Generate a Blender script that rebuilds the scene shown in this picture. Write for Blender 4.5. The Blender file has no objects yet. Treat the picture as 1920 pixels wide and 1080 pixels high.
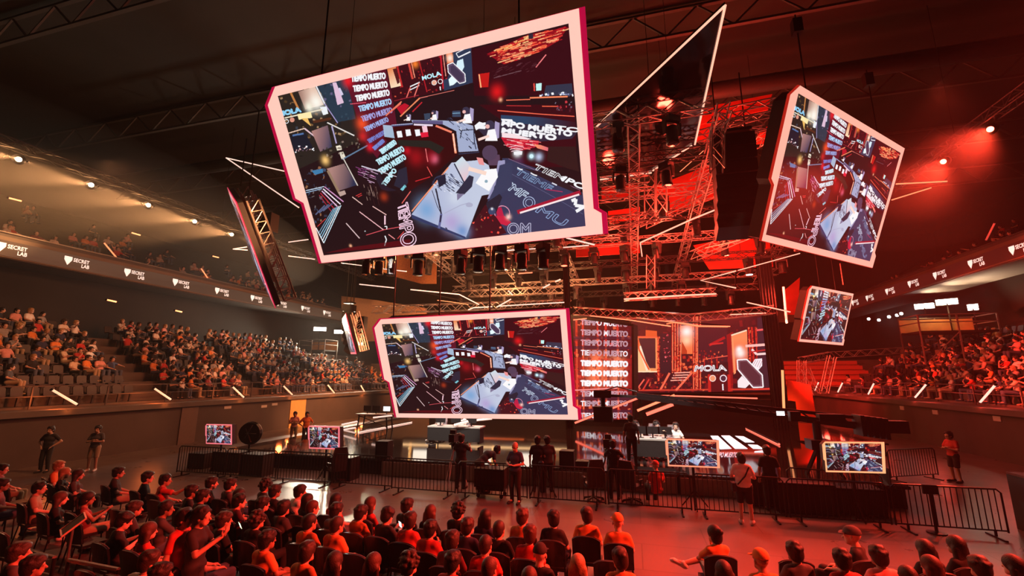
import bpy, bmesh, math, random
import numpy as np
from mathutils import Vector, Matrix, Euler
PI = math.pi
sc = bpy.context.scene
COL = sc.collection
RND = random.Random(11)
# ------------------------------------------------------------------ camera
FPX, HOR = 830.0, 705.0
YAW = math.radians(15.0)
PIT = math.atan((HOR - 540.0) / FPX)
CAM = Vector((0, 0, 3.75))
FWD = Vector((-math.sin(YAW) * math.cos(PIT), math.cos(YAW) * math.cos(PIT), math.sin(PIT)))
RGT = Vector((math.cos(YAW), math.sin(YAW), 0))
UPV = RGT.cross(FWD)
cd = bpy.data.cameras.new('camera')
cd.sensor_width = 36.0
cd.lens = 36.0 * FPX / 1920.0
cd.clip_start, cd.clip_end = 0.1, 300
cam = bpy.data.objects.new('camera', cd)
COL.objects.link(cam)
cam.matrix_world = Matrix(((RGT.x, UPV.x, -FWD.x, CAM.x), (RGT.y, UPV.y, -FWD.y, CAM.y), (RGT.z, UPV.z, -FWD.z, CAM.z), (0, 0, 0, 1)))
sc.camera = cam


def ray(px, py):
    return RGT * ((px - 960.0) / FPX) + UPV * ((540.0 - py) / FPX) + FWD


def at_z(px, py, z):
    d = ray(px, py)
    return CAM + d * ((z - CAM.z) / d.z)


def at_y(px, py, y):
    d = ray(px, py)
    return CAM + d * (y / d.y)


def at_x(px, py, x):
    d = ray(px, py)
    return CAM + d * (x / d.x)


def at_d(px, py, dep):
    return CAM + ray(px, py) * dep


def proj(p):
    v = Vector(p) - CAM
    return (960 + FPX * v.dot(RGT) / v.dot(FWD), 540 - FPX * v.dot(UPV) / v.dot(FWD), v.dot(FWD))


# ------------------------------------------------------------------ materials
MATS = {}


def _set(b, k, v):
    if k in b.inputs:
        b.inputs[k].default_value = v


def mat(name, col, rough=0.6, metal=0.0, emit=None, es=1.0, noise=0.12, scale=6.0, bump=0.0, spec=None):
    if name in MATS:
        return MATS[name]
    m = bpy.data.materials.new(name)
    m.use_nodes = True
    nt = m.node_tree
    b = nt.nodes['Principled BSDF']
    _set(b, 'Roughness', rough)
    _set(b, 'Metallic', metal)
    if spec is not None:
        _set(b, 'Specular IOR Level', spec)
    c = tuple(col) + (1,)
    b.inputs['Base Color'].default_value = c
    if noise > 0 and emit is None:
        tc = nt.nodes.new('ShaderNodeTexCoord')
        nz = nt.nodes.new('ShaderNodeTexNoise')
        nz.inputs['Scale'].default_value = scale
        nz.inputs['Detail'].default_value = 3
        nt.links.new(tc.outputs['Object'], nz.inputs['Vector'])
        mx = nt.nodes.new('ShaderNodeMix')
        mx.data_type = 'RGBA'
        mx.inputs['A'].default_value = tuple(max(0, v * (1 - noise)) for v in col) + (1,)
        mx.inputs['B'].default_value = tuple(min(1, v * (1 + noise)) for v in col) + (1,)
        nt.links.new(nz.outputs['Fac'], mx.inputs['Factor'])
        nt.links.new(mx.outputs['Result'], b.inputs['Base Color'])
        if bump > 0:
            bp = nt.nodes.new('ShaderNodeBump')
            bp.inputs['Strength'].default_value = bump
            bp.inputs['Distance'].default_value = 0.02
            nt.links.new(nz.outputs['Fac'], bp.inputs['Height'])
            nt.links.new(bp.outputs['Normal'], b.inputs['Normal'])
    if emit is not None:
        _set(b, 'Emission Color', tuple(emit) + (1,))
        _set(b, 'Emission Strength', es)
    MATS[name] = m
    return m


BLK = mat('black powder coat', (0.012, 0.012, 0.013), 0.5)
BLKM = mat('black painted metal', (0.02, 0.02, 0.022), 0.35, 0.6)
TRUSSM = mat('truss alloy', (0.42, 0.4, 0.38), 0.4, 0.55)
DTRUSS = mat('dark truss alloy', (0.08, 0.075, 0.07), 0.45, 0.5)
FABB = mat('black drape', (0.015, 0.013, 0.013), 0.9, bump=0.3)
CHAIRB = mat('chair black plastic', (0.014, 0.014, 0.016), 0.38, scale=20)
TUBEP = mat('pink white light strip', (1, .7, .6), 0.4, emit=(1.0, 0.68, 0.56), es=1.15)
TUBEO = mat('orange white light tube', (1, .6, .4), 0.4, emit=(1.0, 0.58, 0.34), es=1.15)
TUBER = mat('red white light tube', (1, .5, .4), 0.4, emit=(1.0, 0.66, 0.52), es=1.25)
STRIPD = mat('dim orange light strip', (1, .5, .3), 0.4, emit=(1.0, 0.3, 0.14), es=1.0)
FRAMEP = mat('pink led border', (1, .75, .7), 0.4, emit=(1.0, 0.60, 0.50), es=1.0)
FRAMEO = mat('orange led border', (1, .6, .4), 0.4, emit=(1.0, 0.36, 0.2), es=0.95)
FRAMER = mat('rose led border', (1, .4, .45), 0.4, emit=(1.0, 0.2, 0.24), es=0.95)
CRIMSON = mat('crimson led edge', (.5, .0, .05), 0.4, emit=(0.55, 0.005, 0.06), es=0.8)
WHITEE = mat('white lamp lens', (1, 1, 1), 0.4, emit=(1.0, 0.88, 0.78), es=14.0)
WARME = mat('warm lamp lens', (1, .8, .6), 0.4, emit=(1.0, 0.72, 0.42), es=30.0)
REDE = mat('red lamp lens', (1, .1, .05), 0.4, emit=(1.0, 0.06, 0.03), es=60.0)
LOGOE = mat('ribbon white lettering', (1, 1, 1), 0.4, emit=(1.0, 0.86, 0.74), es=1.0)


# ------------------------------------------------------------------ mesh building
class MB:
    def __init__(self):
        self.v, self.f, self.m, self.mi = [], [], [], 0

    def add(self, vs, fs):
        o = len(self.v)
        self.v += [tuple(p) for p in vs]
        self.f += [tuple(i + o for i in f) for f in fs]
        self.m += [self.mi] * len(fs)
        return self

    def hexa(self, p):
        return self.add(p, [(0, 3, 2, 1), (4, 5, 6, 7), (0, 1, 5, 4), (1, 2, 6, 5), (2, 3, 7, 6), (3, 0, 4, 7)])

    def box(self, c, s, rot=None):
        hx, hy, hz = s[0] / 2, s[1] / 2, s[2] / 2
        P = [Vector(q) for q in ((-hx, -hy, -hz), (hx, -hy, -hz), (hx, hy, -hz), (-hx, hy, -hz), (-hx, -hy, hz), (hx, -hy, hz), (hx, hy, hz), (-hx, hy, hz))]
        if rot is not None:
            R = rot if isinstance(rot, Matrix) else Euler(rot).to_matrix()
            P = [R @ q for q in P]
        c = Vector(c)
        return self.hexa([q + c for q in P])

    def bar(self, p, q, w, h=None):
        p, q = Vector(p), Vector(q)
        h = w if h is None else h
        d = (q - p)
        if d.length < 1e-6:
            return self
        d.normalize()
        u = d.cross(Vector((0, 0, 1)))
        if u.length < 1e-3:
            u = Vector((1, 0, 0))
        u.normalize()
        v = u.cross(d)
        u, v = u * w / 2, v * h / 2
        return self.hexa([p - u - v, p + u - v, p + u + v, p - u + v, q - u - v, q + u - v, q + u + v, q - u + v])

    def tube(self, pts, r, n=8, cap=True):
        pts = [Vector(p) for p in pts]
        rs = r if isinstance(r, (list, tuple)) else [r] * len(pts)
        ref = None
        rings = []
        for i, p in enumerate(pts):
            d = (pts[min(i + 1, len(pts) - 1)] - pts[max(i - 1, 0)])
            d.normalize()
            if ref is None:
                ref = d.cross(Vector((0, 0, 1)))
                if ref.length < 1e-2:
                    ref = d.cross(Vector((1, 0, 0)))
            u = (ref - d * ref.dot(d))
            u.normalize()
            ref = u
            w = d.cross(u)
            rings.append([p + u * (rs[i] * math.cos(2 * PI * k / n)) + w * (rs[i] * math.sin(2 * PI * k / n)) for k in range(n)])
        vs = [q for rg in rings for q in rg]
        fs = []
        for i in range(len(rings) - 1):
            for k in range(n):
                a, b = i * n + k, i * n + (k + 1) % n
                fs.append((a, b, b + n, a + n))
        if cap:
            fs.append(tuple(range(n - 1, -1, -1)))
            fs.append(tuple(range(len(vs) - n, len(vs))))
        return self.add(vs, fs)

    def lathe(self, prof, n=16, c=(0, 0, 0), rot=None):
        c = Vector(c)
        R = Matrix.Identity(3) if rot is None else (rot if isinstance(rot, Matrix) else Euler(rot).to_matrix())
        vs = [R @ Vector((r * math.cos(2 * PI * k / n), r * math.sin(2 * PI * k / n), z)) + c for r, z in prof for k in range(n)]
        fs = [(i * n + k, i * n + (k + 1) % n, (i + 1) * n + (k + 1) % n, (i + 1) * n + k) for i in range(len(prof) - 1) for k in range(n)]
        fs += [tuple(range(n - 1, -1, -1)), tuple(range(len(vs) - n, len(vs)))]
        return self.add(vs, fs)

    def ell(self, c, r, n=12, k=8):
        c = Vector(c)
        vs = [(0, 0, -1)] + [(math.sin(PI * i / k) * math.cos(2 * PI * j / n), math.sin(PI * i / k) * math.sin(2 * PI * j / n), -math.cos(PI * i / k)) for i in range(1, k) for j in range(n)] + [(0, 0, 1)]
        vs = [c + Vector((x * r[0], y * r[1], z * r[2])) for x, y, z in vs]
        fs = [(0, 1 + (j + 1) % n, 1 + j) for j in range(n)]
        for i in range(k - 2):
            fs += [(1 + i * n + j, 1 + i * n + (j + 1) % n, 1 + (i + 1) * n + (j + 1) % n, 1 + (i + 1) * n + j) for j in range(n)]
        L = len(vs) - 1
        fs += [(L, L - n + j, L - n + (j + 1) % n) for j in range(n)]
        return self.add(vs, fs)

    def prism(self, poly, vec):
        n = len(poly)
        vec = Vector(vec)
        vs = [Vector(p) for p in poly] + [Vector(p) + vec for p in poly]
        fs = [tuple(range(n - 1, -1, -1)), tuple(range(n, 2 * n))] + [(i, (i + 1) % n, n + (i + 1) % n, n + i) for i in range(n)]
        return self.add(vs, fs)

    def mesh(self, name, smooth=False):
        me = bpy.data.meshes.new(name)
        me.from_pydata(self.v, [], self.f)
        if self.m and max(self.m) > 0:
            me.polygons.foreach_set('material_index', self.m)
        if smooth:
            me.polygons.foreach_set('use_smooth', [True] * len(me.polygons))
        me.update()
        return me

    def build(self, name, mats, parent=None, smooth=False, loc=None):
        if loc is not None:
            L = Vector(loc)
            self.v = [(p[0] - L.x, p[1] - L.y, p[2] - L.z) for p in self.v]
        me = self.mesh(name, smooth)
        o = obj(name, me, mats, parent)
        if loc is not None:
            o.location = loc
        return o


def obj(name, me, mats=None, parent=None):
    if mats is not None:
        for mm in (mats if isinstance(mats, (list, tuple)) else [mats]):
            me.materials.append(mm)
    o = bpy.data.objects.new(name, me)
    COL.objects.link(o)
    if parent is not None:
        o.parent = parent
    return o


def empty(name, loc=(0, 0, 0), rz=0.0):
    o = bpy.data.objects.new(name, None)
    o.empty_display_size = 0.2
    COL.objects.link(o)
    o.location = loc
    o.rotation_euler = (0, 0, rz)
    return o


def tag(o, label, cat, group=None, kind=None):
    if label:
        o['label'] = label
    if cat:
        o['category'] = cat
    if group:
        o['group'] = group
    if kind:
        o['kind'] = kind
    return o


def struct(o, label=None):
    o['kind'] = 'structure'
    if label:
        o['label'] = label
    return o


def copy_tree(o, parent=None):
    c = o.copy()
    COL.objects.link(c)
    if parent is not None:
        c.parent = parent
        c.matrix_parent_inverse = o.matrix_parent_inverse.copy()
    for ch in list(o.children):
        copy_tree(ch, c)
    return c


ORD = ['first', 'second', 'third', 'fourth', 'fifth', 'sixth', 'seventh', 'eighth', 'ninth', 'tenth', 'eleventh', 'twelfth', 'thirteenth', 'fourteenth', 'fifteenth', 'sixteenth', 'seventeenth', 'eighteenth', 'nineteenth', 'twentieth']


def ordw(n):
    if n <= 20:
        return ORD[n - 1]
    t = {2: 'twenty', 3: 'thirty', 4: 'forty', 5: 'fifty', 6: 'sixty', 7: 'seventy', 8: 'eighty'}[n // 10]
    if n % 10 == 0:
        return t[:-1] + 'ieth'
    return t + '-' + ORD[n % 10 - 1]


# ------------------------------------------------------------------ homography between a unit square and a quad
def hom(quad):
    A = []
    for (X, Y), (x, y) in zip([(0, 1), (1, 1), (1, 0), (0, 0)], quad):
        A.append([X, Y, 1, 0, 0, 0, -x * X, -x * Y, -x])
        A.append([0, 0, 0, X, Y, 1, -y * X, -y * Y, -y])
    return np.linalg.svd(np.array(A, float))[2][-1].reshape(3, 3)


def happ(H, p):
    p = np.atleast_2d(np.array(p, float))
    q = np.c_[p, np.ones(len(p))] @ H.T
    return q[:, :2] / q[:, 2:]
# ------------------------------------------------------------------ figures: distance fields meshed by surface nets
def surface_net(F, org, h):
    nx, ny, nz = F.shape
    S = F < 0
    c = [S[i:nx - 1 + i, j:ny - 1 + j, k:nz - 1 + k] for i in (0, 1) for j in (0, 1) for k in (0, 1)]
    cnt = sum(a.astype(np.int8) for a in c)
    act = (cnt > 0) & (cnt < 8)
    idx = -np.ones(act.shape, np.int64)
    ii = np.argwhere(act)
    idx[act] = np.arange(len(ii))
    acc = np.zeros((len(ii), 3))
    num = np.zeros(len(ii))
    offs = [(i, j, k) for i in (0, 1) for j in (0, 1) for k in (0, 1)]
    for a in offs:
        for ax in range(3):
            if a[ax] == 0:
                b = list(a)
                b[ax] = 1
                fa = F[ii[:, 0] + a[0], ii[:, 1] + a[1], ii[:, 2] + a[2]]
                fb = F[ii[:, 0] + b[0], ii[:, 1] + b[1], ii[:, 2] + b[2]]
                m = (fa < 0) != (fb < 0)
                t = np.where(m, fa / np.where(m, fa - fb, 1), 0)
                p = np.array(a, float)[None, :].repeat(len(ii), 0)
                p[:, ax] += t
                acc[m] += p[m]
                num[m] += 1
    V = (ii + acc / num[:, None]) * h + org
    faces = []
    for ax in range(3):
        o1, o2 = [(1, 2), (2, 0), (0, 1)][ax]
        sl0 = [slice(1, -1)] * 3
        sl0[ax] = slice(0, -1)
        sl1 = list(sl0)
        sl1[ax] = slice(1, None)
        A, B = S[tuple(sl0)], S[tuple(sl1)]
        for flip in (False, True):
            e = np.argwhere((A & ~B) if not flip else (~A & B))
            if len(e) == 0:
                continue
            base = e + 1
            base[:, ax] = e[:, ax]

            def cell(d1, d2):
                q = base.copy()
                q[:, o1] -= d1
                q[:, o2] -= d2
                return idx[q[:, 0], q[:, 1], q[:, 2]]
            quad = np.stack([cell(1, 1), cell(0, 1), cell(0, 0), cell(1, 0)], 1)
            faces.append(quad[:, ::-1] if flip else quad)
    Fq = np.concatenate(faces)
    Fq = Fq[(Fq >= 0).all(1)]
    return V, Fq


class Field:
    def __init__(self, lo, hi, h):
        self.h = h
        self.org = np.array(lo, float)
        n = np.ceil((np.array(hi) - self.org) / h).astype(int) + 1
        self.F = np.full(tuple(n), 1.0)
        self.ax = [self.org[i] + h * np.arange(n[i]) for i in range(3)]

    def _sub(self, lo, hi):
        s, g = [], []
        for i in range(3):
            a = max(0, int((lo[i] - self.org[i]) / self.h))
            b = min(self.F.shape[i], int((hi[i] - self.org[i]) / self.h) + 2)
            s.append(slice(a, max(a, b)))
            g.append(self.ax[i][a:max(a, b)])
        return tuple(s), np.meshgrid(*g, indexing='ij')

    def _join(self, s, d, k, sub=False):
        f = self.F[s]
        if sub:
            d = -d
            hh = np.clip(0.5 - 0.5 * (d - f) / k, 0, 1)
            self.F[s] = f * (hh) + d * (1 - hh) + k * hh * (1 - hh)
        else:
            hh = np.clip(0.5 + 0.5 * (d - f) / k, 0, 1)
            self.F[s] = d * (1 - hh) + f * hh - k * hh * (1 - hh)

    def cap(self, a, b, r1, r2, k=0.02, flat=None):
        a, b = np.array(a, float), np.array(b, float)
        r1, r2 = r1 * self.hs, r2 * self.hs
        R = max(r1, r2) + k * 2 + 0.02
        s, (X, Y, Z) = self._sub(np.minimum(a, b) - R, np.maximum(a, b) + R)
        if X.size == 0:
            return
        ba = b - a
        L = max(ba @ ba, 1e-9)
        t = np.clip(((X - a[0]) * ba[0] + (Y - a[1]) * ba[1] + (Z - a[2]) * ba[2]) / L, 0, 1)
        dx, dy, dz = X - a[0] - t * ba[0], Y - a[1] - t * ba[1], Z - a[2] - t * ba[2]
        if flat is not None:
            n, sc_ = flat
            n = np.array(n, float) / np.linalg.norm(n)
            pr = dx * n[0] + dy * n[1] + dz * n[2]
            dx, dy, dz = dx + n[0] * pr * (sc_ - 1), dy + n[1] * pr * (sc_ - 1), dz + n[2] * pr * (sc_ - 1)
        d = np.sqrt(dx * dx + dy * dy + dz * dz) - (r1 + (r2 - r1) * t)
        self._join(s, d, k)

    hs = 1.0

    def ell(self, c, r, M=None, k=0.015, sub=False):
        c, r = np.array(c, float), np.array(r, float) * self.hs
        R = max(r) + 2 * k + 0.02
        s, (X, Y, Z) = self._sub(c - R, c + R)
        if X.size == 0:
            return
        P = np.stack([X - c[0], Y - c[1], Z - c[2]], -1)
        if M is not None:
            P = P @ M
        q = np.sqrt(((P / r) ** 2).sum(-1))
        g = np.sqrt(((P / (r * r)) ** 2).sum(-1)) + 1e-6
        self._join(s, q * (q - 1) / g, k, sub)

    def cut(self, p, n, s=None):
        """keep the side the normal points to"""
        n = np.array(n, float) / np.linalg.norm(n)
        X, Y, Z = np.meshgrid(*self.ax, indexing='ij')
        d = -((X - p[0]) * n[0] + (Y - p[1]) * n[1] + (Z - p[2]) * n[2])
        self.F = np.maximum(self.F, d)

    def mesh(self, name, ratio=1.0):
        V, Q = surface_net(self.F, self.org, self.h)
        me = bpy.data.meshes.new(name)
        me.from_pydata(V.tolist(), [], Q.tolist())
        me.update()
        if ratio < 1:
            o = bpy.data.objects.new('temporary', me)
            COL.objects.link(o)
            md = o.modifiers.new('d', 'DECIMATE')
            md.ratio = ratio
            dg = bpy.context.evaluated_depsgraph_get()
            me2 = bpy.data.meshes.new_from_object(o.evaluated_get(dg))
            bpy.data.objects.remove(o)
            bpy.data.meshes.remove(me)
            me = me2
            me.name = name
        me.polygons.foreach_set('use_smooth', [True] * len(me.polygons))
        me.update()
        return me


def rotm(yaw, pitch=0.0, roll=0.0):
    """rows = local axes: multiply row vectors by it to go local -> world with .T"""
    return np.array(Matrix.Rotation(yaw, 3, 'Z') @ Matrix.Rotation(pitch, 3, 'X') @ Matrix.Rotation(roll, 3, 'Y'))


A3 = lambda *v: np.array(v, float)


def pose_seated(lean=0.0, arms='lap', cross=False, spread=0.0):
    P = dict(sit=True)
    P['pel'] = A3(0, -.02, .53)
    P['che'] = A3(0, -.10 + lean * .6, .86)
    P['nek'] = A3(0, -.10 + lean, 1.06)
    P['hed'] = A3(0, -.055 + lean * 1.15, 1.205)
    for s, k in ((-1, 'L'), (1, 'R')):
        P['sh' + k] = A3(s * .155, -.11 + lean * .9, .985)
        P['hip' + k] = A3(s * .095, 0, .53)
        P['kn' + k] = A3(s * (.13 + spread), .43, .55)
        P['an' + k] = A3(s * (.12 + spread), .45, .1)
        P['to' + k] = A3(s * (.14 + spread), .61, .045)
        if arms == 'lap':
            P['el' + k] = A3(s * .23, -.02 + lean * .6, .75)
            P['wr' + k] = A3(s * .12, .22, .67)
            P['hd' + k] = A3(-s * .1, 1, -.2)
        elif arms == 'cross':
            P['el' + k] = A3(s * .225, .02 + lean * .6, .76)
            P['wr' + k] = A3(-s * .06, .17 + lean * .6 + s * .02, .84)
            P['hd' + k] = A3(-s * 1, .0, .1)
        elif arms == 'chin':
            P['el' + k] = A3(s * .2, .2, .76)
            P['wr' + k] = A3(s * .06, .2 + lean, .98) if s > 0 else A3(-.02, .24, .72)
            P['hd' + k] = A3(-s * .2, -.3, 1) if s > 0 else A3(.8, .2, .2)
        elif arms == 'phone':
            P['el' + k] = A3(s * .24, .06, .78)
            P['wr' + k] = A3(s * .07, .27, .88)
            P['hd' + k] = A3(-s * .2, .6, .6)
        elif arms == 'behind':
            P['el' + k] = A3(s * .27, -.02, .77) if s > 0 else A3(-.44, -.14, .93)
            P['wr' + k] = A3(s * .12, .22, .67) if s > 0 else A3(-.66, -.1, .86)
            P['hd' + k] = A3(-s * .1, 1, -.2) if s > 0 else A3(-1, .1, -.3)
        elif arms == 'point':
            P['el' + k] = A3(-.25, .0, .75) if s < 0 else A3(.38, .12, .93)
            P['wr' + k] = A3(-.12, .22, .67) if s < 0 else A3(.56, .28, 1.05)
            P['hd' + k] = A3(.1, 1, -.2) if s < 0 else A3(.6, .6, .35)
    if cross:
        P['knL'] = A3(-.02, .42, .66)
        P['anL'] = A3(-.34, .5, .56)
        P['toL'] = A3(-.48, .6, .58)
    return P


def pose_stand(arms='down', lean=0.0, stride=0.0, bend=0.0):
    P = dict(sit=False)
    b = bend
    P['pel'] = A3(0, -.02 - .12 * b, .93)
    P['che'] = A3(0, -.03 + lean * .5 + .25 * b, 1.26 - .1 * b)
    P['nek'] = A3(0, -.03 + lean + .48 * b, 1.47 - .28 * b)
    P['hed'] = A3(0, .01 + lean * 1.1 + .62 * b, 1.62 - .36 * b)
    for s, k in ((-1, 'L'), (1, 'R')):
        P['sh' + k] = A3(s * .165, -.04 + lean * .9 + .4 * b, 1.40 - .22 * b)
        P['hip' + k] = A3(s * .095, -.02 - .1 * b, .92)
        P['kn' + k] = A3(s * .11, .02 + s * stride * .6, .5)
        P['an' + k] = A3(s * .12, -.03 + s * stride, .09)
        P['to' + k] = A3(s * .15, .14 + s * stride, .04)
        q = {'down': ((.25, -.05, 1.13), (.26, .03, .88), (0, .15, -1)),
             'hips': ((.37, -.1, 1.16), (.2, .05, 1.0), (-.6, .4, -.6)),
             'fold': ((.26, .04, 1.14), (-.04, .21, 1.2), (-1, .1, .1)),
             'front': ((.27, .02, 1.14), (.08, .27, 1.12), (-.5, .7, .3)),
             'cam': ((.3, .12, 1.22), (.16, .36, 1.36), (-.3, .8, .3)),
             'reach': ((.27, .18, 1.2), (.18, .48, 1.24), (-.1, 1, .1)),
             'clap': ((.26, .1, 1.16), (.05, .34, 1.33), (-.2, .5, .8)),
             'work': ((.24, .3, .98), (.16, .5, .76), (-.1, .4, -.8))}[arms]
        P['el' + k] = A3(s * q[0][0], q[0][1] + lean * .5, q[0][2])
        P['wr' + k] = A3(s * q[1][0], q[1][1] + lean * .5 + (.03 * s if arms == 'fold' else 0), q[1][2] + (.03 * s if arms == 'fold' else 0))
        P['hd' + k] = A3(s * q[2][0], q[2][1], q[2][2])
    return P


def bounds(P, pad=.22):
    pts = np.array([v for k, v in P.items() if isinstance(v, np.ndarray) and not k.startswith('hd')])
    lo, hi = pts.min(0) - pad, pts.max(0) + pad
    lo[2] = -.03
    return lo, hi


def nrm(v):
    return v / (np.linalg.norm(v) + 1e-9)


def add_hand(f, w, d, s, bend=0.45):
    d = nrm(d)
    up = A3(0, 0, 1) if abs(d[2]) < .8 else A3(0, 1, 0)
    sd = nrm(np.cross(d, up))
    pn = nrm(np.cross(sd, d))
    f.cap(w, w + d * .085, .024, .034, .012, flat=(pn, 1.55))
    for i, (o, L) in enumerate(((-.031, .062), (-.0105, .072), (.0105, .068), (.031, .052))):
        a = w + d * .088 + sd * o
        m = a + nrm(d - pn * bend * .5 + sd * o * 2.0) * L * .55
        e = m + nrm(d - pn * bend * 1.5 + sd * o * 2.0) * L * .5
        f.cap(a, m, .0092, .0086, .005)
        f.cap(m, e, .0086, .007, .004)
    t0 = w + d * .03 + sd * (-s * .03)
    t1 = t0 + nrm(d * .7 - sd * s * .8 - pn * .3) * .045
    f.cap(t0, t1, .013, .0105, .008)
    f.cap(t1, t1 + nrm(d - sd * s * .2 - pn * .4) * .035, .0105, .008, .005)


HS = 1.14


def add_head(f, c, yaw, pitch):
    M = rotm(yaw, pitch)
    f.hs = HS

    def W(x, y, z):
        return c + M @ A3(x, y, z) * HS
    f.ell(W(0, -.012, .03), (.076, .098, .092), M, .02)
    f.ell(W(0, .022, -.04), (.058, .07, .078), M, .03)
    f.cap(W(-.03, .05, -.085), W(.03, .05, -.085), .026, .026, .03)
    f.cap(W(-.045, .068, .012), W(.045, .068, .012), .018, .018, .02)
    f.ell(W(-.032, .096, -.012), (.017, .014, .012), M, .012, sub=True)
    f.ell(W(.032, .096, -.012), (.017, .014, .012), M, .012, sub=True)
    f.ell(W(-.031, .076, -.012), (.014, .012, .010), M, .004)
    f.ell(W(.031, .076, -.012), (.014, .012, .010), M, .004)
    f.cap(W(0, .088, -.005), W(0, .108, -.038), .009, .014, .012)
    f.cap(W(-.02, .084, -.066), W(.02, .084, -.066), .009, .009, .006)
    for s in (-1, 1):
        f.ell(W(s * .077, -.005, -.015), (.011, .02, .032), M, .006)
    f.hs = 1.0


SHAPES = {}


def figure_meshes(key, P, h=.0085, yaw=0.0, pitch=0.0, fem=False, wide=1.0, hair='short', top='tee', legs='long', ratio=.55):
    """body, hair, top, legwear and shoe meshes of one posed figure"""
    lo, hi = bounds(P)
    w = wide
    body = Field(lo, hi, h)
    pel, che, nek, hed = P['pel'], P['che'], P['nek'], P['hed']
    mid = (pel + che) / 2 + A3(0, .01, 0)
    X = A3(1, 0, 0)

    def torso(f, g, k=.05):
        f.cap(pel - X * .075 * w, pel + X * .075 * w, .105 * w + g, .105 * w + g, k)
        f.cap(mid - X * .06 * w, mid + X * .06 * w, .095 * w + g, .095 * w + g, k)
        f.cap(che - X * .075 * w, che + X * .075 * w, (.105 if not fem else .1) * w + g, .105 * w + g, k)
        f.cap(pel, che, .1 * w + g, .105 * w + g, k)
        sh = (P['shL'] + P['shR']) / 2
        f.cap(P['shL'] * .8 + sh * .2, P['shR'] * .8 + sh * .2, .062 * w + g, .062 * w + g, k)
        f.cap(che, nek, .08 + g, .055 + g, k)
        if fem:
            for s in (-1, 1):
                f.ell(che + A3(s * .07, .085, .03), (.06 + g, .05 + g, .055 + g), None, .03)
    torso(body, 0)
    body.cap(nek - A3(0, 0, .03), (nek + hed) / 2, .058, .052, .02)
    add_head(body, hed, yaw, pitch)
    aw = (.9 if fem else 1.0) * (.5 + .5 * w)
    for s, K in ((-1, 'L'), (1, 'R')):
        body.cap(P['sh' + K], P['el' + K], .05 * aw, .04 * aw, .025)
        body.cap(P['el' + K], P['wr' + K], .042 * aw, .026, .015)
        add_hand(body, P['wr' + K], P['hd' + K], s)
        body.cap(P['hip' + K], P['kn' + K], .085 * w, .06, .03)
        body.cap(P['kn' + K], P['an' + K], .058, .04, .02)
        body.cap(P['an' + K], P['to' + K], .04, .032, .02)
    out = {'body': body.mesh(key + ' body', ratio)}
    # hair
    M = rotm(yaw, pitch)

    def W(x, y, z):
        return hed + M @ A3(x, y, z) * HS
    if hair != 'none':
        hf = Field(hed - A3(.24, .26, .5), hed + A3(.24, .26, .25), h)
        hf.hs = HS
        if hair in ('short', 'fuzz'):
            g = .02 if hair == 'short' else .010
            hf.ell(W(0, -.014, .032), (.076 + g, .098 + g, .093 + g), M, .01)
            hf.ell(W(0, -.055, -.025), (.064 + g, .05 + g, .06 + g), M, .03)
            if hair == 'short':
                rr = random.Random(sum(map(ord, key)) % 97)
                for q in range(22):
                    a, b = rr.uniform(0, 6.28), rr.uniform(.15, 1.2)
                    hf.ell(W(.078 * math.cos(a) * math.cos(b), -.014 + .1 * math.sin(a) * math.cos(b), .034 + .094 * math.sin(b)), (.03, .03, .024), M, .02)
            hf.ell(W(0, .105, -.06), (.115, .07, .125), M, .014, sub=True)
            hf.ell(W(-.085, .02, -.085), (.04, .05, .075), M, .01, sub=True)
            hf.ell(W(.085, .02, -.085), (.04, .05, .075), M, .01, sub=True)
        elif hair in ('long', 'tail', 'bun'):
            g = .016
            hf.ell(W(0, -.014, .034), (.08 + g, .1 + g, .096 + g), M, .01)
            hf.ell(W(0, -.045, -.03), (.075 + g, .06 + g, .08 + g), M, .02)
            if hair == 'long':
                for s in (-1, -.5, 0, .5, 1):
                    hf.cap(W(s * .075, -.045, -.02), W(s * .1, -.1 + abs(s) * .03, -.34 + abs(s) * .03), .045, .034, .03)
            elif hair == 'tail':
                hf.cap(W(0, -.12, .04), W(0, -.15, -.02), .03, .036, .02)
                hf.cap(W(0, -.15, -.02), W(0, -.13, -.25), .036, .018, .02)
            else:
                hf.ell(W(0, -.12, .07), (.045, .045, .045), M, .02)
            hf.ell(W(0, .085, -.055), (.066, .085, .1), M, .012, sub=True)
        elif hair == 'curly':
            hf.ell(W(0, -.02, .04), (.105, .12, .11), M, .01)
            hf.ell(W(0, -.06, -.04), (.09, .06, .07), M, .02)
            rr = random.Random(5)
            for q in range(46):
                a, b = rr.uniform(0, 6.28), rr.uniform(-.4, 1.4)
                hf.ell(W(.108 * math.cos(a) * math.cos(b), -.02 + .12 * math.sin(a) * math.cos(b), .04 + .11 * math.sin(b)), (.024, .024, .024), M, .01)
            hf.ell(W(0, .095, -.05), (.085, .08, .09), M, .012, sub=True)
        elif hair in ('cap', 'capback'):
            hf.ell(W(0, -.012, .045), (.09, .112, .1), M, .01)
            hf.cut(W(0, 0, .03), M @ A3(0, .1, 1))
            sgn = 1 if hair == 'cap' else -1
            hf.cap(W(-.045, sgn * .1, .036), W(.045, sgn * .1, .036), .055, .055, .01, flat=(M @ A3(0, .15 * sgn, 1), 5.5))
        out['hair'] = hf.mesh(key + ' hair', ratio)
    # top
    tf = Field(lo, hi, h * 1.25)
    g = .014
    torso(tf, g)
    sl = {'tee': .62, 'long': 2.0, 'tank': 0.0, 'dress': .3}[top]
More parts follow.
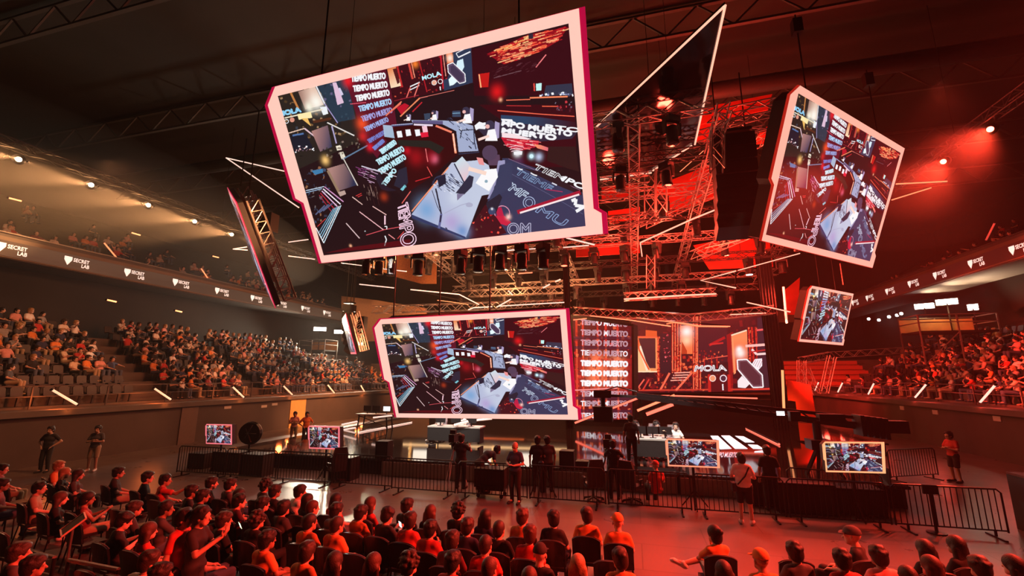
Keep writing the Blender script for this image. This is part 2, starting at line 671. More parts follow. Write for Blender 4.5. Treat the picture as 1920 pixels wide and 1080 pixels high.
    for s, K in ((-1, 'L'), (1, 'R')):
        a, e, wv = P['sh' + K], P['el' + K], P['wr' + K]
        if sl >= 2:
            tf.cap(a, e, .05 * aw + g, .046 * aw + g, .02)
            tf.cap(e, e + (wv - e) * .93, .046 * aw + g, .031 + g, .015)
        elif sl > 0:
            tf.cap(a, a + (e - a) * sl, .05 * aw + g, .052 * aw + g, .02)
    # neckline and hem
    up = nrm(nek - che)
    tf.cut(nek + up * .03, -up)
    tf.ell(nek + up * .035 + A3(0, .015, 0), (.078, .08, .075) if top != 'tank' else (.12, .12, .11), None, .006, sub=True)
    if top != 'dress' and not P['sit']:
        tf.cut(pel - A3(0, 0, .015), A3(0, 0, 1))
    elif P['sit']:
        tf.cut(pel + A3(0, .17, 0), A3(0, -1, .25))
    if top == 'dress' and not P['sit']:
        tf.cap(pel, pel - A3(0, 0, .3), .15, .2, .04)
        tf.cut(pel - A3(0, 0, .36), A3(0, 0, 1))
    out['shirt'] = tf.mesh(key + ' top', ratio)
    if legs != 'none':
        lf = Field(lo, hi, h * 1.25)
        lf.cap(pel - X * .075 * w, pel + X * .075 * w, .108 * w + .008, .108 * w + .008, .04)
        for s, K in ((-1, 'L'), (1, 'R')):
            a, kn, an = P['hip' + K], P['kn' + K], P['an' + K]
            if legs == 'long':
                lf.cap(a, kn, .09 * w + .01, .066 + .01, .03)
                lf.cap(kn, an + (kn - an) * .03, .066 + .008, .05 + .008, .015)
            else:
                lf.cap(a, a + (kn - a) * .85, .09 * w + .012, .085, .03)
        lf.cut(pel + A3(0, 0, .10), A3(0, 0, -1))
        out['trousers' if legs == 'long' else 'shorts'] = lf.mesh(key + ' legwear', ratio)
    for s, K in ((-1, 'L'), (1, 'R')):
        an, to = P['an' + K], P['to' + K]
        d = nrm(to - an)
        sf = Field(np.minimum(an, to) - .12, np.maximum(an, to) + .14, h)
        fl = nrm((to - an) * A3(1, 1, 0) + 1e-6)
        sf.cap(an - fl * .03 - A3(0, 0, .035), to, .047, .042, .02)
        sf.cap(an, an - A3(0, 0, .03), .05, .05, .02)
        sf.cap(to, to + fl * .045, .042, .034, .02)
        if P['sit'] is False or P['to' + K][2] < .1:
            sf.cut(A3(0, 0, .002), A3(0, 0, 1))
        out['shoe' + K] = sf.mesh(key + ' shoe', ratio)
    SHAPES[key] = out
    return out


SKIN = [mat('skin light', (0.62, 0.40, 0.30), 0.55), mat('skin tan', (0.48, 0.29, 0.20), 0.55), mat('skin brown', (0.30, 0.17, 0.11), 0.55)]
HAIRS = {'dark': mat('hair dark', (0.009, 0.007, 0.006), 0.6, scale=60, bump=.3), 'brown': mat('hair brown', (0.03, 0.017, 0.011), 0.6, scale=60, bump=.3),
         'blond': mat('hair blond', (0.36, 0.22, 0.10), 0.55, scale=60, bump=.3), 'red': mat('hair auburn', (0.06, 0.024, 0.013), 0.6, scale=60, bump=.3), 'grey': mat('hair grey', (.3, .28, .26), .6)}
CLOTH = {}
for _n, _c in {'white': (.78, .75, .72), 'cream': (.66, .56, .44), 'black': (.016, .016, .018), 'charcoal': (.06, .06, .065), 'grey': (.3, .3, .31), 'red': (.55, .05, .04), 'orange': (.75, .25, .06), 'navy': (.03, .04, .1), 'blue': (.08, .14, .35), 'maroon': (.2, .03, .04), 'pink': (.7, .35, .33), 'green': (.07, .16, .09), 'denim': (.07, .1, .17), 'khaki': (.38, .3, .2)}.items():
    CLOTH[_n] = mat('cloth ' + _n, _c, .85, scale=14, bump=.15)


def setmat(o, m):
    if not o.data.materials:
        o.data.materials.append(m)
    o.material_slots[0].link = 'OBJECT'
    o.material_slots[0].material = m


def person(shape, loc, rz, label, skin=0, hair='dark', top='black', legs='denim', shoe='white', group=None, scale=1.0, hat=None):
    S = SHAPES[shape]
    o = bpy.data.objects.new('person', S['body'])
    COL.objects.link(o)
    setmat(o, SKIN[skin])
    o.location = loc
    o.rotation_euler = (0, 0, rz)
    o.scale = (scale,) * 3
    tag(o, label, 'person', group)
    for k, me in S.items():
        if k == 'body':
            continue
        nm = {'shoeL': 'shoe', 'shoeR': 'shoe'}.get(k, k)
        if k == 'hair' and hat:
            nm = 'cap'
        c = bpy.data.objects.new(nm, me)
        COL.objects.link(c)
        c.parent = o
        if k == 'hair':
            setmat(c, CLOTH[hat] if hat else HAIRS[hair])
        elif k == 'shirt':
            setmat(c, CLOTH[top])
        elif k in ('trousers', 'shorts'):
            setmat(c, CLOTH[legs])
        else:
            setmat(c, CLOTH[shoe])
    return o
# ------------------------------------------------------------------ pictures shown on the led screens, drawn stroke by stroke
def lin(c):
    c = np.array(c, float) / 255.0
    return np.where(c <= .04045, c / 12.92, ((c + .055) / 1.055) ** 2.4)


GLY = {}


def glyphs(s):
    """triangles and outline edges of a line of text scaled to a 1x1 box"""
    if s in GLY:
        return GLY[s]
    cu = bpy.data.curves.new('lettering', 'FONT')
    cu.body = s
    cu.size = 1
    cu.resolution_u = 4
    cu.offset = 0.012
    o = bpy.data.objects.new('lettering', cu)
    COL.objects.link(o)
    dg = bpy.context.evaluated_depsgraph_get()
    me = bpy.data.meshes.new_from_object(o.evaluated_get(dg))
    bpy.data.objects.remove(o)
    bpy.data.curves.remove(cu)
    V = np.array([(v.co.x, v.co.y) for v in me.vertices])
    bm = bmesh.new()
    bm.from_mesh(me)
    bmesh.ops.remove_doubles(bm, verts=bm.verts, dist=1e-5)
    bmesh.ops.triangulate(bm, faces=bm.faces)
    V = np.array([(v.co.x, v.co.y) for v in bm.verts])
    bm.verts.index_update()
    T = [[v.index for v in f.verts] for f in bm.faces]
    E = [[v.index for v in e.verts] for e in bm.edges if len(e.link_faces) == 1]
    bm.free()
    bpy.data.meshes.remove(me)
    lo, hi = V.min(0), V.max(0)
    asp = (hi - lo)[0] / (hi - lo)[1]
    GLY[s] = ((V - lo) / (hi - lo), T, E, asp)
    return GLY[s]


class Canvas:
    def __init__(self, W, H, quad, base):
        self.W, self.H = W, H
        self.Hi = np.linalg.inv(hom(quad))
        self.I = np.zeros((H, W, 3))
        self.I[:] = lin(base)
        self.Z = (0, 0, 1.0)
        self.r = random.Random(3)

    def z(self, ox, oy, s):
        self.Z = (ox, oy, s)
        return self

    def px(self, pts):
        ox, oy, s = self.Z
        p = np.array([(ox + x / s, oy + y / s) for x, y in pts])
        return happ(self.Hi, p) * [self.W, self.H]

    def _fill(self, P, col, a=1.0, col2=None, ax=None):
        W, H = self.W, self.H
        x0, y0 = np.floor(P.min(0)).astype(int)
        x1, y1 = np.ceil(P.max(0)).astype(int) + 1
        x0, y0, x1, y1 = max(0, x0), max(0, y0), min(W, x1), min(H, y1)
        if x0 >= x1 or y0 >= y1:
            return
        X, Y = np.meshgrid(np.arange(x0, x1) + .5, np.arange(y0, y1) + .5)
        ins = np.zeros(X.shape, bool)
        n = len(P)
        for i in range(n):
            (xa, ya), (xb, yb) = P[i], P[(i + 1) % n]
            if ya == yb:
                continue
            c = ((ya > Y) != (yb > Y)) & (X < (xb - xa) * (Y - ya) / (yb - ya) + xa)
            ins ^= c
        t = self.I[y0:y1, x0:x1]
        if col2 is not None:
            A, B = ax
            d = B - A
            f = np.clip(((X - A[0]) * d[0] + (Y - A[1]) * d[1]) / (d @ d), 0, 1)[..., None]
            C = lin(col) * (1 - f) + lin(col2) * f
            C = C[ins]
        else:
            C = lin(col)
        t[ins] = t[ins] * (1 - a) + C * a

    def poly(self, pts, col, a=1.0, col2=None, ax=None):
        self._fill(self.px(pts), col, a, col2, None if ax is None else self.px(ax))

    def line(self, pts, w, col, a=1.0):
        for p, q in zip(pts[:-1], pts[1:]):
            p, q = np.array(p, float), np.array(q, float)
            d = q - p
            L = np.hypot(*d)
            if L < 1e-6:
                continue
            n = np.array([-d[1], d[0]]) / L * w / 2
            self.poly([p - n, q - n, q + n, p + n], col, a)

    def disc(self, c, r, col, a=1.0, r2=None):
        r2 = r if r2 is None else r2
        self.poly([(c[0] + r * math.cos(t * PI / 10), c[1] + r2 * math.sin(t * PI / 10)) for t in range(20)], col, a)

    def ring(self, c, r, w, col):
        self.line([(c[0] + r * math.cos(t * PI / 12), c[1] + r * math.sin(t * PI / 12)) for t in range(25)], w, col)

    def glow(self, c, r, col, a=1.0):
        P = self.px([c, (c[0] + r, c[1]), (c[0], c[1] + r)])
        rr = max(np.hypot(*(P[1] - P[0])), np.hypot(*(P[2] - P[0])))
        x0, y0 = np.maximum(0, (P[0] - 2 * rr)).astype(int)
        x1, y1 = int(min(self.W, P[0][0] + 2 * rr)), int(min(self.H, P[0][1] + 2 * rr))
        if x0 >= x1 or y0 >= y1:
            return
        X, Y = np.meshgrid(np.arange(x0, x1) + .5, np.arange(y0, y1) + .5)
        g = (np.exp(-((X - P[0][0]) ** 2 + (Y - P[0][1]) ** 2) / (rr * rr) * 1.5) * a)[..., None]
        t = self.I[y0:y1, x0:x1]
        t[:] = t * (1 - g) + lin(col) * g

    def text(self, s, quad, col, ow=0.0, fill=True, a=1.0, part=None):
        """quad: top-left, top-right, bottom-right, bottom-left of the lettering"""
        V, T, E, _ = glyphs(s)
        Hq = hom([tuple(p) for p in quad])
        Q = happ(Hq, V)
        if fill:
            for t in T:
                if part and not (part[0] <= V[t, 0].mean() <= part[1]):
                    continue
                self.poly(Q[t], col, a)
        if ow:
            for e in E:
                self.line([Q[e[0]], Q[e[1]]], ow, col, a)

    def row(self, s, L, R, h, col, slant=0.0, **k):
        """lettering standing on the baseline L-R with height h (zoom units)"""
        L, R = np.array(L, float), np.array(R, float)
        d = (R - L) / np.hypot(*(R - L))
        u = np.array([d[1], -d[0]]) * h + d * slant
        self.text(s, [L + u, R + u, R, L], col, **k)

    def specks(self, poly, n, size, cols, streak=None, a=1.0):
        P = np.array(poly, float)
        lo, hi = P.min(0), P.max(0)
        k = 0
        while k < n:
            c = np.array([self.r.uniform(lo[0], hi[0]), self.r.uniform(lo[1], hi[1])])
            ins = False
            for i in range(len(P)):
                (xa, ya), (xb, yb) = P[i], P[(i + 1) % len(P)]
                if (ya > c[1]) != (yb > c[1]) and c[0] < (xb - xa) * (c[1] - ya) / (yb - ya) + xa:
                    ins = not ins
            k += 1
            if not ins:
                continue
            col = self.r.choice(cols)
            if streak is not None:
                d = np.array(streak, float) * self.r.uniform(.4, 1.3)
                self.line([c - d / 2, c + d / 2], self.r.uniform(*size), col, a)
            else:
                s1, s2 = self.r.uniform(*size), self.r.uniform(*size)
                t = self.r.uniform(-.5, .5)
                e1, e2 = np.array([math.cos(t), math.sin(t)]) * s1 / 2, np.array([-math.sin(t), math.cos(t)]) * s2 / 2
                self.poly([c - e1 - e2, c + e1 - e2, c + e1 + e2, c - e1 + e2], col, a)

    def image(self, name):
        im = bpy.data.images.new(name, self.W, self.H, float_buffer=True)
        im.colorspace_settings.name = 'Non-Color'
        A = np.ones((self.H, self.W, 4), np.float32)
        A[..., :3] = self.I
        im.pixels.foreach_set(A.ravel())
        im.update()
        im.pack()
        return im


def screen_mat(name, canvas, strength=1.0):
    m = bpy.data.materials.new(name)
    m.use_nodes = True
    nt = m.node_tree
    b = nt.nodes['Principled BSDF']
    b.inputs['Base Color'].default_value = (.01, .01, .01, 1)
    b.inputs['Roughness'].default_value = .5
    ti = nt.nodes.new('ShaderNodeTexImage')
    ti.image = canvas.image(name)
    ti.extension = 'EXTEND'
    nt.links.new(ti.outputs['Color'], b.inputs['Emission Color'])
    b.inputs['Emission Strength'].default_value = strength
    return m


S1Q = [(520.8, 180), (1066, 44), (1098, 424), (607, 479)]
TM = 'TIEMPO MUERTO'


def feed_canvas():
    c = Canvas(1280, 720, S1Q, (38, 20, 24))
    W = (246, 246, 250)
    # upper left: golden set screens
    c.z(510, 140, 6.75)
    c.poly([(60, 260), (600, 110), (1000, 60), (1200, 800), (330, 1200)], (44, 36, 32))
    c.specks([(60, 260), (600, 110), (1000, 700), (330, 1060)], 150, (8, 40), [(90, 66, 40), (150, 110, 70), (28, 30, 34), (64, 70, 84), (30, 24, 22), (190, 150, 110)], a=.7)
    c.line([(235, 225), (335, 435)], 26, (196, 126, 70))
    c.poly([(330, 215), (545, 150), (655, 380), (420, 440)], (140, 96, 86), 1, (232, 196, 176), [(330, 330), (520, 300)])
    c.glow((560, 350), 95, (255, 250, 238))
    c.glow((470, 410), 60, (250, 246, 226))
    c.poly([(570, 135), (940, 40), (1060, 560), (830, 600), (690, 370)], (42, 58, 74))
    c.specks([(570, 135), (940, 40), (1060, 560), (830, 600)], 60, (6, 34), [(60, 80, 96), (30, 40, 50), (120, 110, 150), (44, 34, 48)], a=.6)
    c.line([(556, 140), (665, 365)], 17, (236, 236, 242))
    c.line([(665, 365), (832, 612)], 12, (164, 154, 206))
    c.poly([(765, 105), (812, 95), (910, 355), (828, 385)], (226, 192, 216))
    c.poly([(840, 170), (862, 165), (905, 250), (875, 268)], (214, 206, 232))
    c.text('MOLA', [(84, 470), (350, 410), (372, 470), (96, 528)], (150, 218, 255), fill=False, ow=11)
    c.poly([(608, 415), (690, 398), (712, 495), (648, 512)], (240, 244, 248))
    c.line([(160, 548), (640, 440)], 16, (238, 226, 200))
    c.poly([(320, 500), (490, 470), (510, 545), (340, 570)], (255, 236, 176))
    c.poly([(370, 555), (450, 550), (496, 655)], (242, 190, 104))
    c.disc((255, 572), 30, (224, 150, 130))
    c.ring((185, 590), 24, 8, W)
    c.line([(520, 600), (740, 556)], 34, (86, 46, 30))
    c.line([(205, 742), (410, 680)], 13, (238, 204, 184))
    c.line([(410, 680), (725, 925)], 18, (226, 192, 202))
    c.line([(698, 606), (1042, 772)], 15, (232, 226, 222))
    c.poly([(500, 715), (705, 640), (760, 915), (610, 975)], (176, 128, 122), 1, (54, 58, 88), [(520, 760), (760, 860)])
    c.line([(757, 650), (815, 870)], 18, (174, 164, 204))
    c.poly([(230, 770), (420, 730), (520, 930), (280, 980)], (30, 30, 42))
    c.line([(260, 770), (400, 745)], 22, (84, 116, 168))
    c.specks([(260, 900), (520, 900), (540, 960), (280, 990)], 26, (8, 22), [W, (220, 170, 170), (120, 90, 110)])
    c.poly([(808, 905), (872, 888), (884, 950), (825, 962)], (246, 236, 214))
    c.poly([(850, 985), (900, 975), (935, 1050), (880, 1070)], (236, 226, 206))
    c.line([(890, 1072), (1210, 895)], 17, (98, 124, 154))
    c.specks([(560, 960), (1100, 760), (1180, 900), (700, 1080)], 70, (8, 36), [(60, 60, 50), (110, 96, 80), (34, 30, 32), (150, 130, 120)], a=.8)
    # text column
    c.poly([(925, 40), (1470, -110), (1580, 640), (1330, 1060), (1160, 830)], (96, 22, 40))
    c.glow((960, 80), 70, (232, 34, 44))
    c.glow((1140, 620), 80, (240, 80, 40))
    c.glow((1150, 780), 60, (200, 40, 40))
    c.glow((1240, 920), 50, (220, 30, 50))
    for L, R, h, col in (((1008, 92), (1438, 52), 78, W), ((1034, 218), (1464, 160), 78, W), ((1068, 340), (1490, 262), 76, W), ((1108, 470), (1516, 372), 74, (176, 214, 250)), ((1146, 596), (1528, 478), 70, (170, 170, 232)), ((1188, 724), (1480, 590), 62, (160, 180, 236)), ((1230, 870), (1440, 750), 54, (120, 130, 206)), ((1300, 960), (1430, 850), 50, (120, 140, 216))):
        c.row(TM, L, R, h, col, ow=9 if col == W else 6, fill=col == W or h == 74)
    c.line([(990, 372), (1190, 352)], 9, (240, 90, 110))
    c.line([(1440, 520), (1640, 340)], 16, (244, 130, 100))
    # back wall of the set
    c.z(720, 60, 6.75)
    c.poly([(20, 460), (1110, 170), (1140, 640), (120, 900)], (62, 16, 24))
    c.specks([(30, 460), (880, 230), (800, 740), (120, 880)], 130, (6, 26), [(200, 40, 44), (150, 24, 34), (90, 14, 24), (230, 90, 60), (40, 12, 20)], a=.85)
    c.poly([(40, 470), (150, 440), (216, 682), (88, 712)], (236, 130, 70), 1, (255, 226, 190), [(60, 460), (150, 700)])
    c.poly([(110, 470), (160, 455), (200, 640), (170, 660)], (90, 30, 30))
    for p, q, w, col in (((165, 425), (232, 700), 22, (196, 44, 44)), ((310, 380), (362, 596), 26, (214, 70, 60)), ((345, 372), (390, 580), 12, (250, 150, 120)), ((715, 275), (752, 720), 22, (196, 30, 44)), ((745, 270), (782, 560), 10, (250, 160, 140)), ((440, 350), (545, 760), 14, (180, 30, 40))):
        c.line([p, q], w, col)
    c.glow((395, 405), 45, (250, 130, 50))
    c.poly([(785, 265), (860, 240), (880, 380), (800, 400)], (244, 130, 80))
    c.glow((835, 330), 45, (255, 232, 214))
    c.poly([(880, 240), (1102, 180), (1124, 640), (760, 745), (750, 610), (800, 590), (880, 380)], (48, 58, 84))
    c.line([(1052, 198), (912, 270), (942, 322)], 9, W)
    c.line([(940, 322), (1092, 250)], 16, W)
    c.poly([(928, 365), (1000, 338), (1016, 440), (990, 492), (916, 420)], (216, 242, 252))
    c.poly([(818, 600), (862, 552), (926, 626), (880, 668), (830, 684)], (232, 252, 255))
    hx = [(805, 415), (872, 388), (1024, 530), (1032, 632), (956, 650), (814, 512)]
    c.poly(hx, (96, 76, 104))
    c.poly([(840, 435), (875, 420), (1000, 540), (1005, 610), (950, 625), (845, 510)], (56, 46, 70), .7)
    c.line(hx + hx[:1], 11, W)
    c.text('MOLA', [(478, 562), (712, 492), (730, 548), (488, 612)], (196, 242, 255), ow=4)
    c.disc((634, 642), 30, (240, 176, 150))
    c.ring((634, 642), 30, 6, W)
    c.ring((713, 626), 28, 8, W)
    c.line([(708, 690), (716, 738)], 14, W)
    c.line([(330, 692), (452, 636)], 14, W)
    c.line([(326, 735), (446, 676)], 12, W)
    c.line([(446, 640), (382, 822)], 14, (240, 120, 110))
    c.line([(334, 700), (284, 834)], 14, (240, 110, 100))
    c.line([(130, 870), (440, 800)], 8, (160, 40, 50))
    c.line([(205, 1070), (452, 836)], 17, (244, 140, 96))
    c.line([(450, 836), (890, 738)], 9, (226, 120, 110))
    c.line([(360, 1010), (482, 888)], 14, (200, 40, 50))
    c.poly([(160, 960), (260, 900), (320, 930), (220, 1050)], (190, 24, 44))
    c.line([(60, 1030), (215, 905)], 13, (240, 110, 90))
    # red grandstand in the picture's corner
    c.z(880, 30, 6.75)
    c.poly([(40, 420), (1260, 110), (1300, 560), (1330, 1010), (60, 1010)], (58, 14, 22))
    c.poly([(220, 480), (740, 235), (1255, 140), (1120, 320), (900, 450), (440, 615)], (150, 18, 30))
    c.specks([(220, 480), (740, 235), (1255, 140), (1120, 320), (900, 450), (440, 615)], 420, (6, 15), [(255, 110, 70), (235, 60, 50), (255, 190, 130), (200, 30, 40), (255, 150, 110), (110, 12, 24)], streak=(120, -36))
    c.specks([(320, 440), (740, 250), (720, 330), (420, 450)], 90, (6, 16), [(255, 196, 130), (255, 160, 90)], streak=(60, -22))
    c.poly([(748, 232), (806, 222), (810, 284), (752, 294)], (52, 40, 56))
    c.line([(842, 650), (972, 488)], 13, (255, 130, 134))
    c.specks([(200, 560), (900, 520), (880, 700), (320, 780)], 60, (3, 6), [(110, 60, 70), (90, 40, 50)], streak=(60, -26))
    c.line([(310, 785), (660, 690)], 10, (110, 76, 84))
    c.poly([(112, 735), (255, 715), (240, 900), (130, 905)], (196, 28, 26))
    c.line([(124, 738), (148, 905)], 15, (255, 186, 130))
    c.glow((350, 960), 90, (220, 26, 30))
    c.glow((395, 1060), 24, (255, 180, 140))
    c.poly([(842, 858), (916, 848), (912, 942), (846, 946)], (196, 246, 242))
    c.line([(818, 850), (824, 950)], 16, (240, 80, 70))
    c.poly([(970, 880), (1300, 852), (1312, 1000), (940, 1010)], (52, 54, 74))
    c.specks([(860, 980), (1310, 960), (1315, 1010), (860, 1010)], 30, (10, 30), [W, (160, 170, 210), (80, 80, 110)])
    c.line([(765, 1036), (1245, 1020)], 18, (255, 140, 98))
    c.line([(465, 1066), (772, 1055)], 11, (255, 120, 90))
    # led floor, upper half
    c.z(880, 180, 6.75)
    c.poly([(120, 110), (1330, 110), (1360, 900), (560, 900), (400, 300)], (62, 14, 22))
    c.line([(355, 184), (930, 232), (1330, 258)], 12, (250, 106, 80))
    c.line([(920, 130), (1110, 132)], 12, (240, 100, 70))
    c.line([(470, 122), (780, 126)], 7, (220, 60, 60))
    c.specks([(1080, 70), (1310, 70), (1310, 200), (1100, 190)], 26, (8, 30), [(40, 20, 30), (210, 60, 70), (120, 110, 130), (90, 30, 40)])
    c.poly([(400, 240), (900, 270), (1345, 330), (1352, 420), (900, 380), (400, 320)], (46, 68, 100), 1, (60, 24, 34), [(700, 300), (1300, 380)])
    c.poly([(60, 370), (400, 330), (640, 350), (1360, 470), (1300, 540), (860, 580), (400, 520), (240, 560)], (54, 44, 62))
    for q in ([(100, 350), (240, 330), (250, 360), (80, 400)], [(80, 372), (210, 380), (200, 420), (70, 410)]):
        c.poly(q, W)
    c.poly([(402, 288), (540, 296), (560, 330), (410, 310)], W)
    c.row('MPO MUERTO', (410, 372), (1292, 512), 66, W, ow=13)
    c.row('MUERTO', (410, 468), (1092, 560), 66, W, ow=15)
    c.row('RTO', (960, 412), (1400, 464), 56, W, ow=7)
    c.poly([(410, 462), (560, 478), (790, 545), (640, 566), (412, 520)], (250, 226, 230))
    c.poly([(400, 522), (880, 566), (870, 640), (660, 690), (470, 640)], (206, 32, 54))
    c.specks([(400, 522), (880, 566), (870, 640), (620, 690), (470, 640)], 60, (5, 12), [(255, 120, 120), (140, 16, 36), (255, 190, 190)], streak=(90, 12))
    for i in range(3):
        c.line([(500 + 14 * i, 650 + 26 * i), (590, 628 + 30 * i), (690 - 12 * i, 650 + 26 * i)], 8, (250, 200, 214))
    c.glow((608, 728), 50, W)
    c.poly([(560, 705), (672, 700), (665, 745), (566, 745)], W)
    c.poly([(820, 612), (900, 620), (1100, 690), (1060, 716), (860, 660)], (255, 150, 104), 1, (206, 60, 130), [(840, 630), (1090, 700)])
    c.glow((786, 762), 40, (196, 240, 255))
    c.disc((786, 762), 26, (214, 248, 255))
    c.glow((880, 770), 50, (190, 200, 232))
    c.glow((620, 830), 70, (92, 52, 92), .7)
    c.poly([(1000, 640), (1340, 640), (1390, 960), (1200, 900), (980, 820)], (52, 28, 28))
    # led floor, lower half
    c.z(880, 290, 6)
    c.poly([(370, 40), (440, 40), (740, 150), (1300, 440), (1320, 820), (300, 910), (180, 640), (230, 420), (370, 200)], (56, 58, 88))
    c.line([(440, 45), (760, 180), (1250, 400)], 5, (150, 110, 140))
    c.line([(480, 220), (940, 470), (1280, 670)], 4, (100, 104, 140))
    c.poly([(600, 150), (900, 210), (1260, 420), (1270, 460), (1000, 350)], (48, 30, 36))
    c.row('TIEMPO', (706, 150), (1284, 398), 62, W, ow=6, fill=False, slant=26)
    c.row('TIEMPO', (706, 150), (1284, 398), 62, W, part=(.55, 1.0), slant=26)
    c.row('TIEMF', (500, 206), (902, 410), 66, (142, 172, 214), ow=5, fill=False, slant=20)
    c.row('EMF', (366, 350), (600, 500), 92, (206, 222, 244), ow=8, fill=False, slant=24)
    c.ring((672, 540), 66, 8, (176, 190, 224))
    c.ring((672, 540), 40, 6, (176, 190, 224))
    c.row('MU', (740, 640), (1050, 810), 92, (150, 176, 220), ow=7, fill=False, slant=26)
    c.line([(540, 145), (572, 165), (600, 168)], 13, W)
    c.line([(690, 205), (730, 228), (762, 236)], 13, W)
    c.line([(930, 318), (985, 344)], 14, (224, 224, 236))
    c.line([(1150, 520), (1200, 500), (1190, 570), (1290, 585), (1200, 640)], 36, W)
    c.line([(540, 648), (1250, 424)], 46, (168, 28, 52))
    c.line([(570, 655), (1236, 448)], 20, (255, 232, 234))
    c.line([(860, 390), (1050, 418)], 10, (180, 50, 90))
    c.ring((370, 660), 84, 9, (224, 150, 176))
    c.poly([(260, 690), (400, 690), (470, 760), (420, 800), (290, 760)], (206, 36, 66))
    c.poly([(300, 600), (360, 590), (390, 690), (310, 690)], (190, 34, 70))
    c.glow((440, 700), 34, (255, 200, 190))
    c.row('OM', (430, 900), (690, 900), 130, (188, 186, 214), ow=8, fill=False)
    c.poly([(0, 830), (180, 560), (300, 700), (420, 880), (300, 920), (0, 940)], (70, 20, 28))
    c.specks([(0, 830), (160, 600), (300, 700), (400, 900)], 46, (6, 26), [(210, 40, 40), (255, 90, 70), (60, 20, 26), (100, 60, 50)])
    # inner part of the set and desk
    c.z(700, 200, 6.75)
    c.poly([(300, 220), (780, 240), (1010, 330), (1070, 600), (720, 900), (440, 1080), (380, 600), (130, 400)], (58, 14, 16))
    c.glow((540, 640), 110, (150, 18, 26))
    c.glow((430, 560), 50, (190, 20, 34))
    c.glow((770, 660), 50, (244, 120, 150))
    c.glow((740, 640), 90, (170, 20, 36), .7)
    c.poly([(300, 420), (720, 430), (900, 520), (830, 600), (700, 520), (320, 490)], (40, 36, 32))
    c.line([(660, 530), (690, 700)], 10, (240, 120, 120))
    c.line([(680, 760), (745, 880)], 10, (236, 90, 84))
    c.line([(530, 945), (720, 888)], 10, (210, 44, 50))
    for x, y in ((330, 350), (440, 330), (560, 330), (650, 285)):
        c.poly([(x - 36, y - 38), (x + 26, y - 44), (x + 40, y + 34), (x - 20, y + 44)], W if x != 650 else (250, 200, 214))
    c.poly([(590, 330), (690, 320), (700, 380), (610, 390)], (226, 30, 60))
    c.poly([(120, 230), (240, 240), (270, 400), (140, 380)], (180, 206, 232), .8)
    for L, R, h in (((110, 605), (300, 470), 66), ((66, 742), (398, 560), 74), ((96, 858), (420, 660), 72), ((150, 1012), (300, 810), 60)):
        c.row(TM if h > 60 else 'TIEMPO', L, R, h, (196, 238, 248), ow=8)
    c.poly([(20, 780), (90, 870), (160, 1010), (300, 1060), (120, 1080), (20, 900)], (44, 36, 52), .6)
    c.line([(0, 790), (350, 905)], 8, (220, 210, 220))
    c.poly([(320, 800), (420, 760), (440, 960), (380, 1050), (260, 1000)], (44, 40, 56))
    c.row('TIEMPO', (368, 1070), (420, 1010), 34, (130, 210, 224), ow=4)
    c.line([(230, 240), (500, 218)], 26, (72, 76, 116))
    c.line([(232, 234), (500, 214)], 8, (190, 196, 226))
    c.line([(512, 226), (752, 236)], 22, (236, 220, 240))
    c.poly([(480, 170), (900, 175), (1080, 190), (1260, 240), (1330, 560), (1080, 575), (1050, 310), (880, 225), (500, 205)], (164, 174, 206))
    c.poly([(500, 175), (880, 180), (880, 225), (500, 205)], (96, 86, 128))
    c.line([(790, 242), (992, 324)], 25, (250, 132, 104))
    c.line([(1008, 340), (1042, 590)], 27, (255, 156, 118))
    c.line([(1010, 340), (1038, 570)], 10, (255, 224, 206))
    for x, y, s in ((440, 140, .42), (770, 115, .6), (1185, 120, 1.0), (1490, 320, 1.25)):
        c.poly([(x + 40 * s, y - 110 * s), (x + 86 * s, y - 90 * s), (x + 80 * s, y + 60 * s), (x + 30 * s, y + 80 * s)], (170, 156, 196))
        c.poly([(x - 60 * s, y + 90 * s), (x - 30 * s, y - 20 * s), (x + 40 * s, y - 30 * s), (x + 66 * s, y + 90 * s)], (252, 250, 252))
        c.disc((x - 12 * s, y - 70 * s), 48 * s, (60, 52, 74))
        c.disc((x - 36 * s, y - 55 * s), 22 * s, (236, 180, 176))
        c.line([(x - 20 * s, y + 40 * s), (x - 130 * s, y + 80 * s)], 26 * s, (250, 216, 206))
    c.poly([(640, 90), (720, 80), (720, 160), (650, 165)], (58, 70, 92))
    c.poly([(1000, 55), (1100, 50), (1110, 130), (1000, 130)], (60, 70, 96))
    c.line([(1000, 85), (1100, 80)], 8, (130, 180, 210))
    c.specks([(920, 160), (1120, 110), (1300, 480), (1220, 560), (1070, 300)], 80, (5, 14), [(40, 42, 62), (70, 76, 104), (200, 206, 226)], streak=(40, 34))
    c.line([(1100, 400), (1120, 300), (1270, 290), (1280, 450), (1300, 540)], 12, (44, 46, 66))
    c.line([(1080, 600), (1340, 575)], 14, (52, 54, 78))
    c.poly([(1280, 240), (1340, 190), (1430, 220), (1300, 300)], W)
    # front desk and player
    c.z(720, 300, 6)
    c.poly([(310, 612), (760, 30), (1080, 0), (1180, 60), (1240, 380), (1100, 400), (920, 874), (315, 650)], (178, 186, 216), 1, (196, 204, 226), [(500, 300), (1000, 300)])
    c.glow((480, 560), 130, (128, 168, 214))
    c.glow((760, 700), 120, (182, 166, 212))
    c.glow((880, 800), 90, (122, 154, 206))
    c.glow((800, 420), 90, (206, 214, 232))
    c.poly([(310, 612), (315, 655), (915, 886), (920, 866)], (52, 60, 100))
    c.line([(312, 578), (724, 84)], 14, (250, 152, 112))
    c.line([(540, 340), (600, 520), (648, 610)], 7, (44, 40, 60))
    c.line([(582, 320), (645, 606)], 17, (40, 38, 54))
    c.line([(645, 606), (618, 770)], 26, (96, 100, 150))
    c.line([(640, 620), (632, 700)], 17, (48, 44, 66))
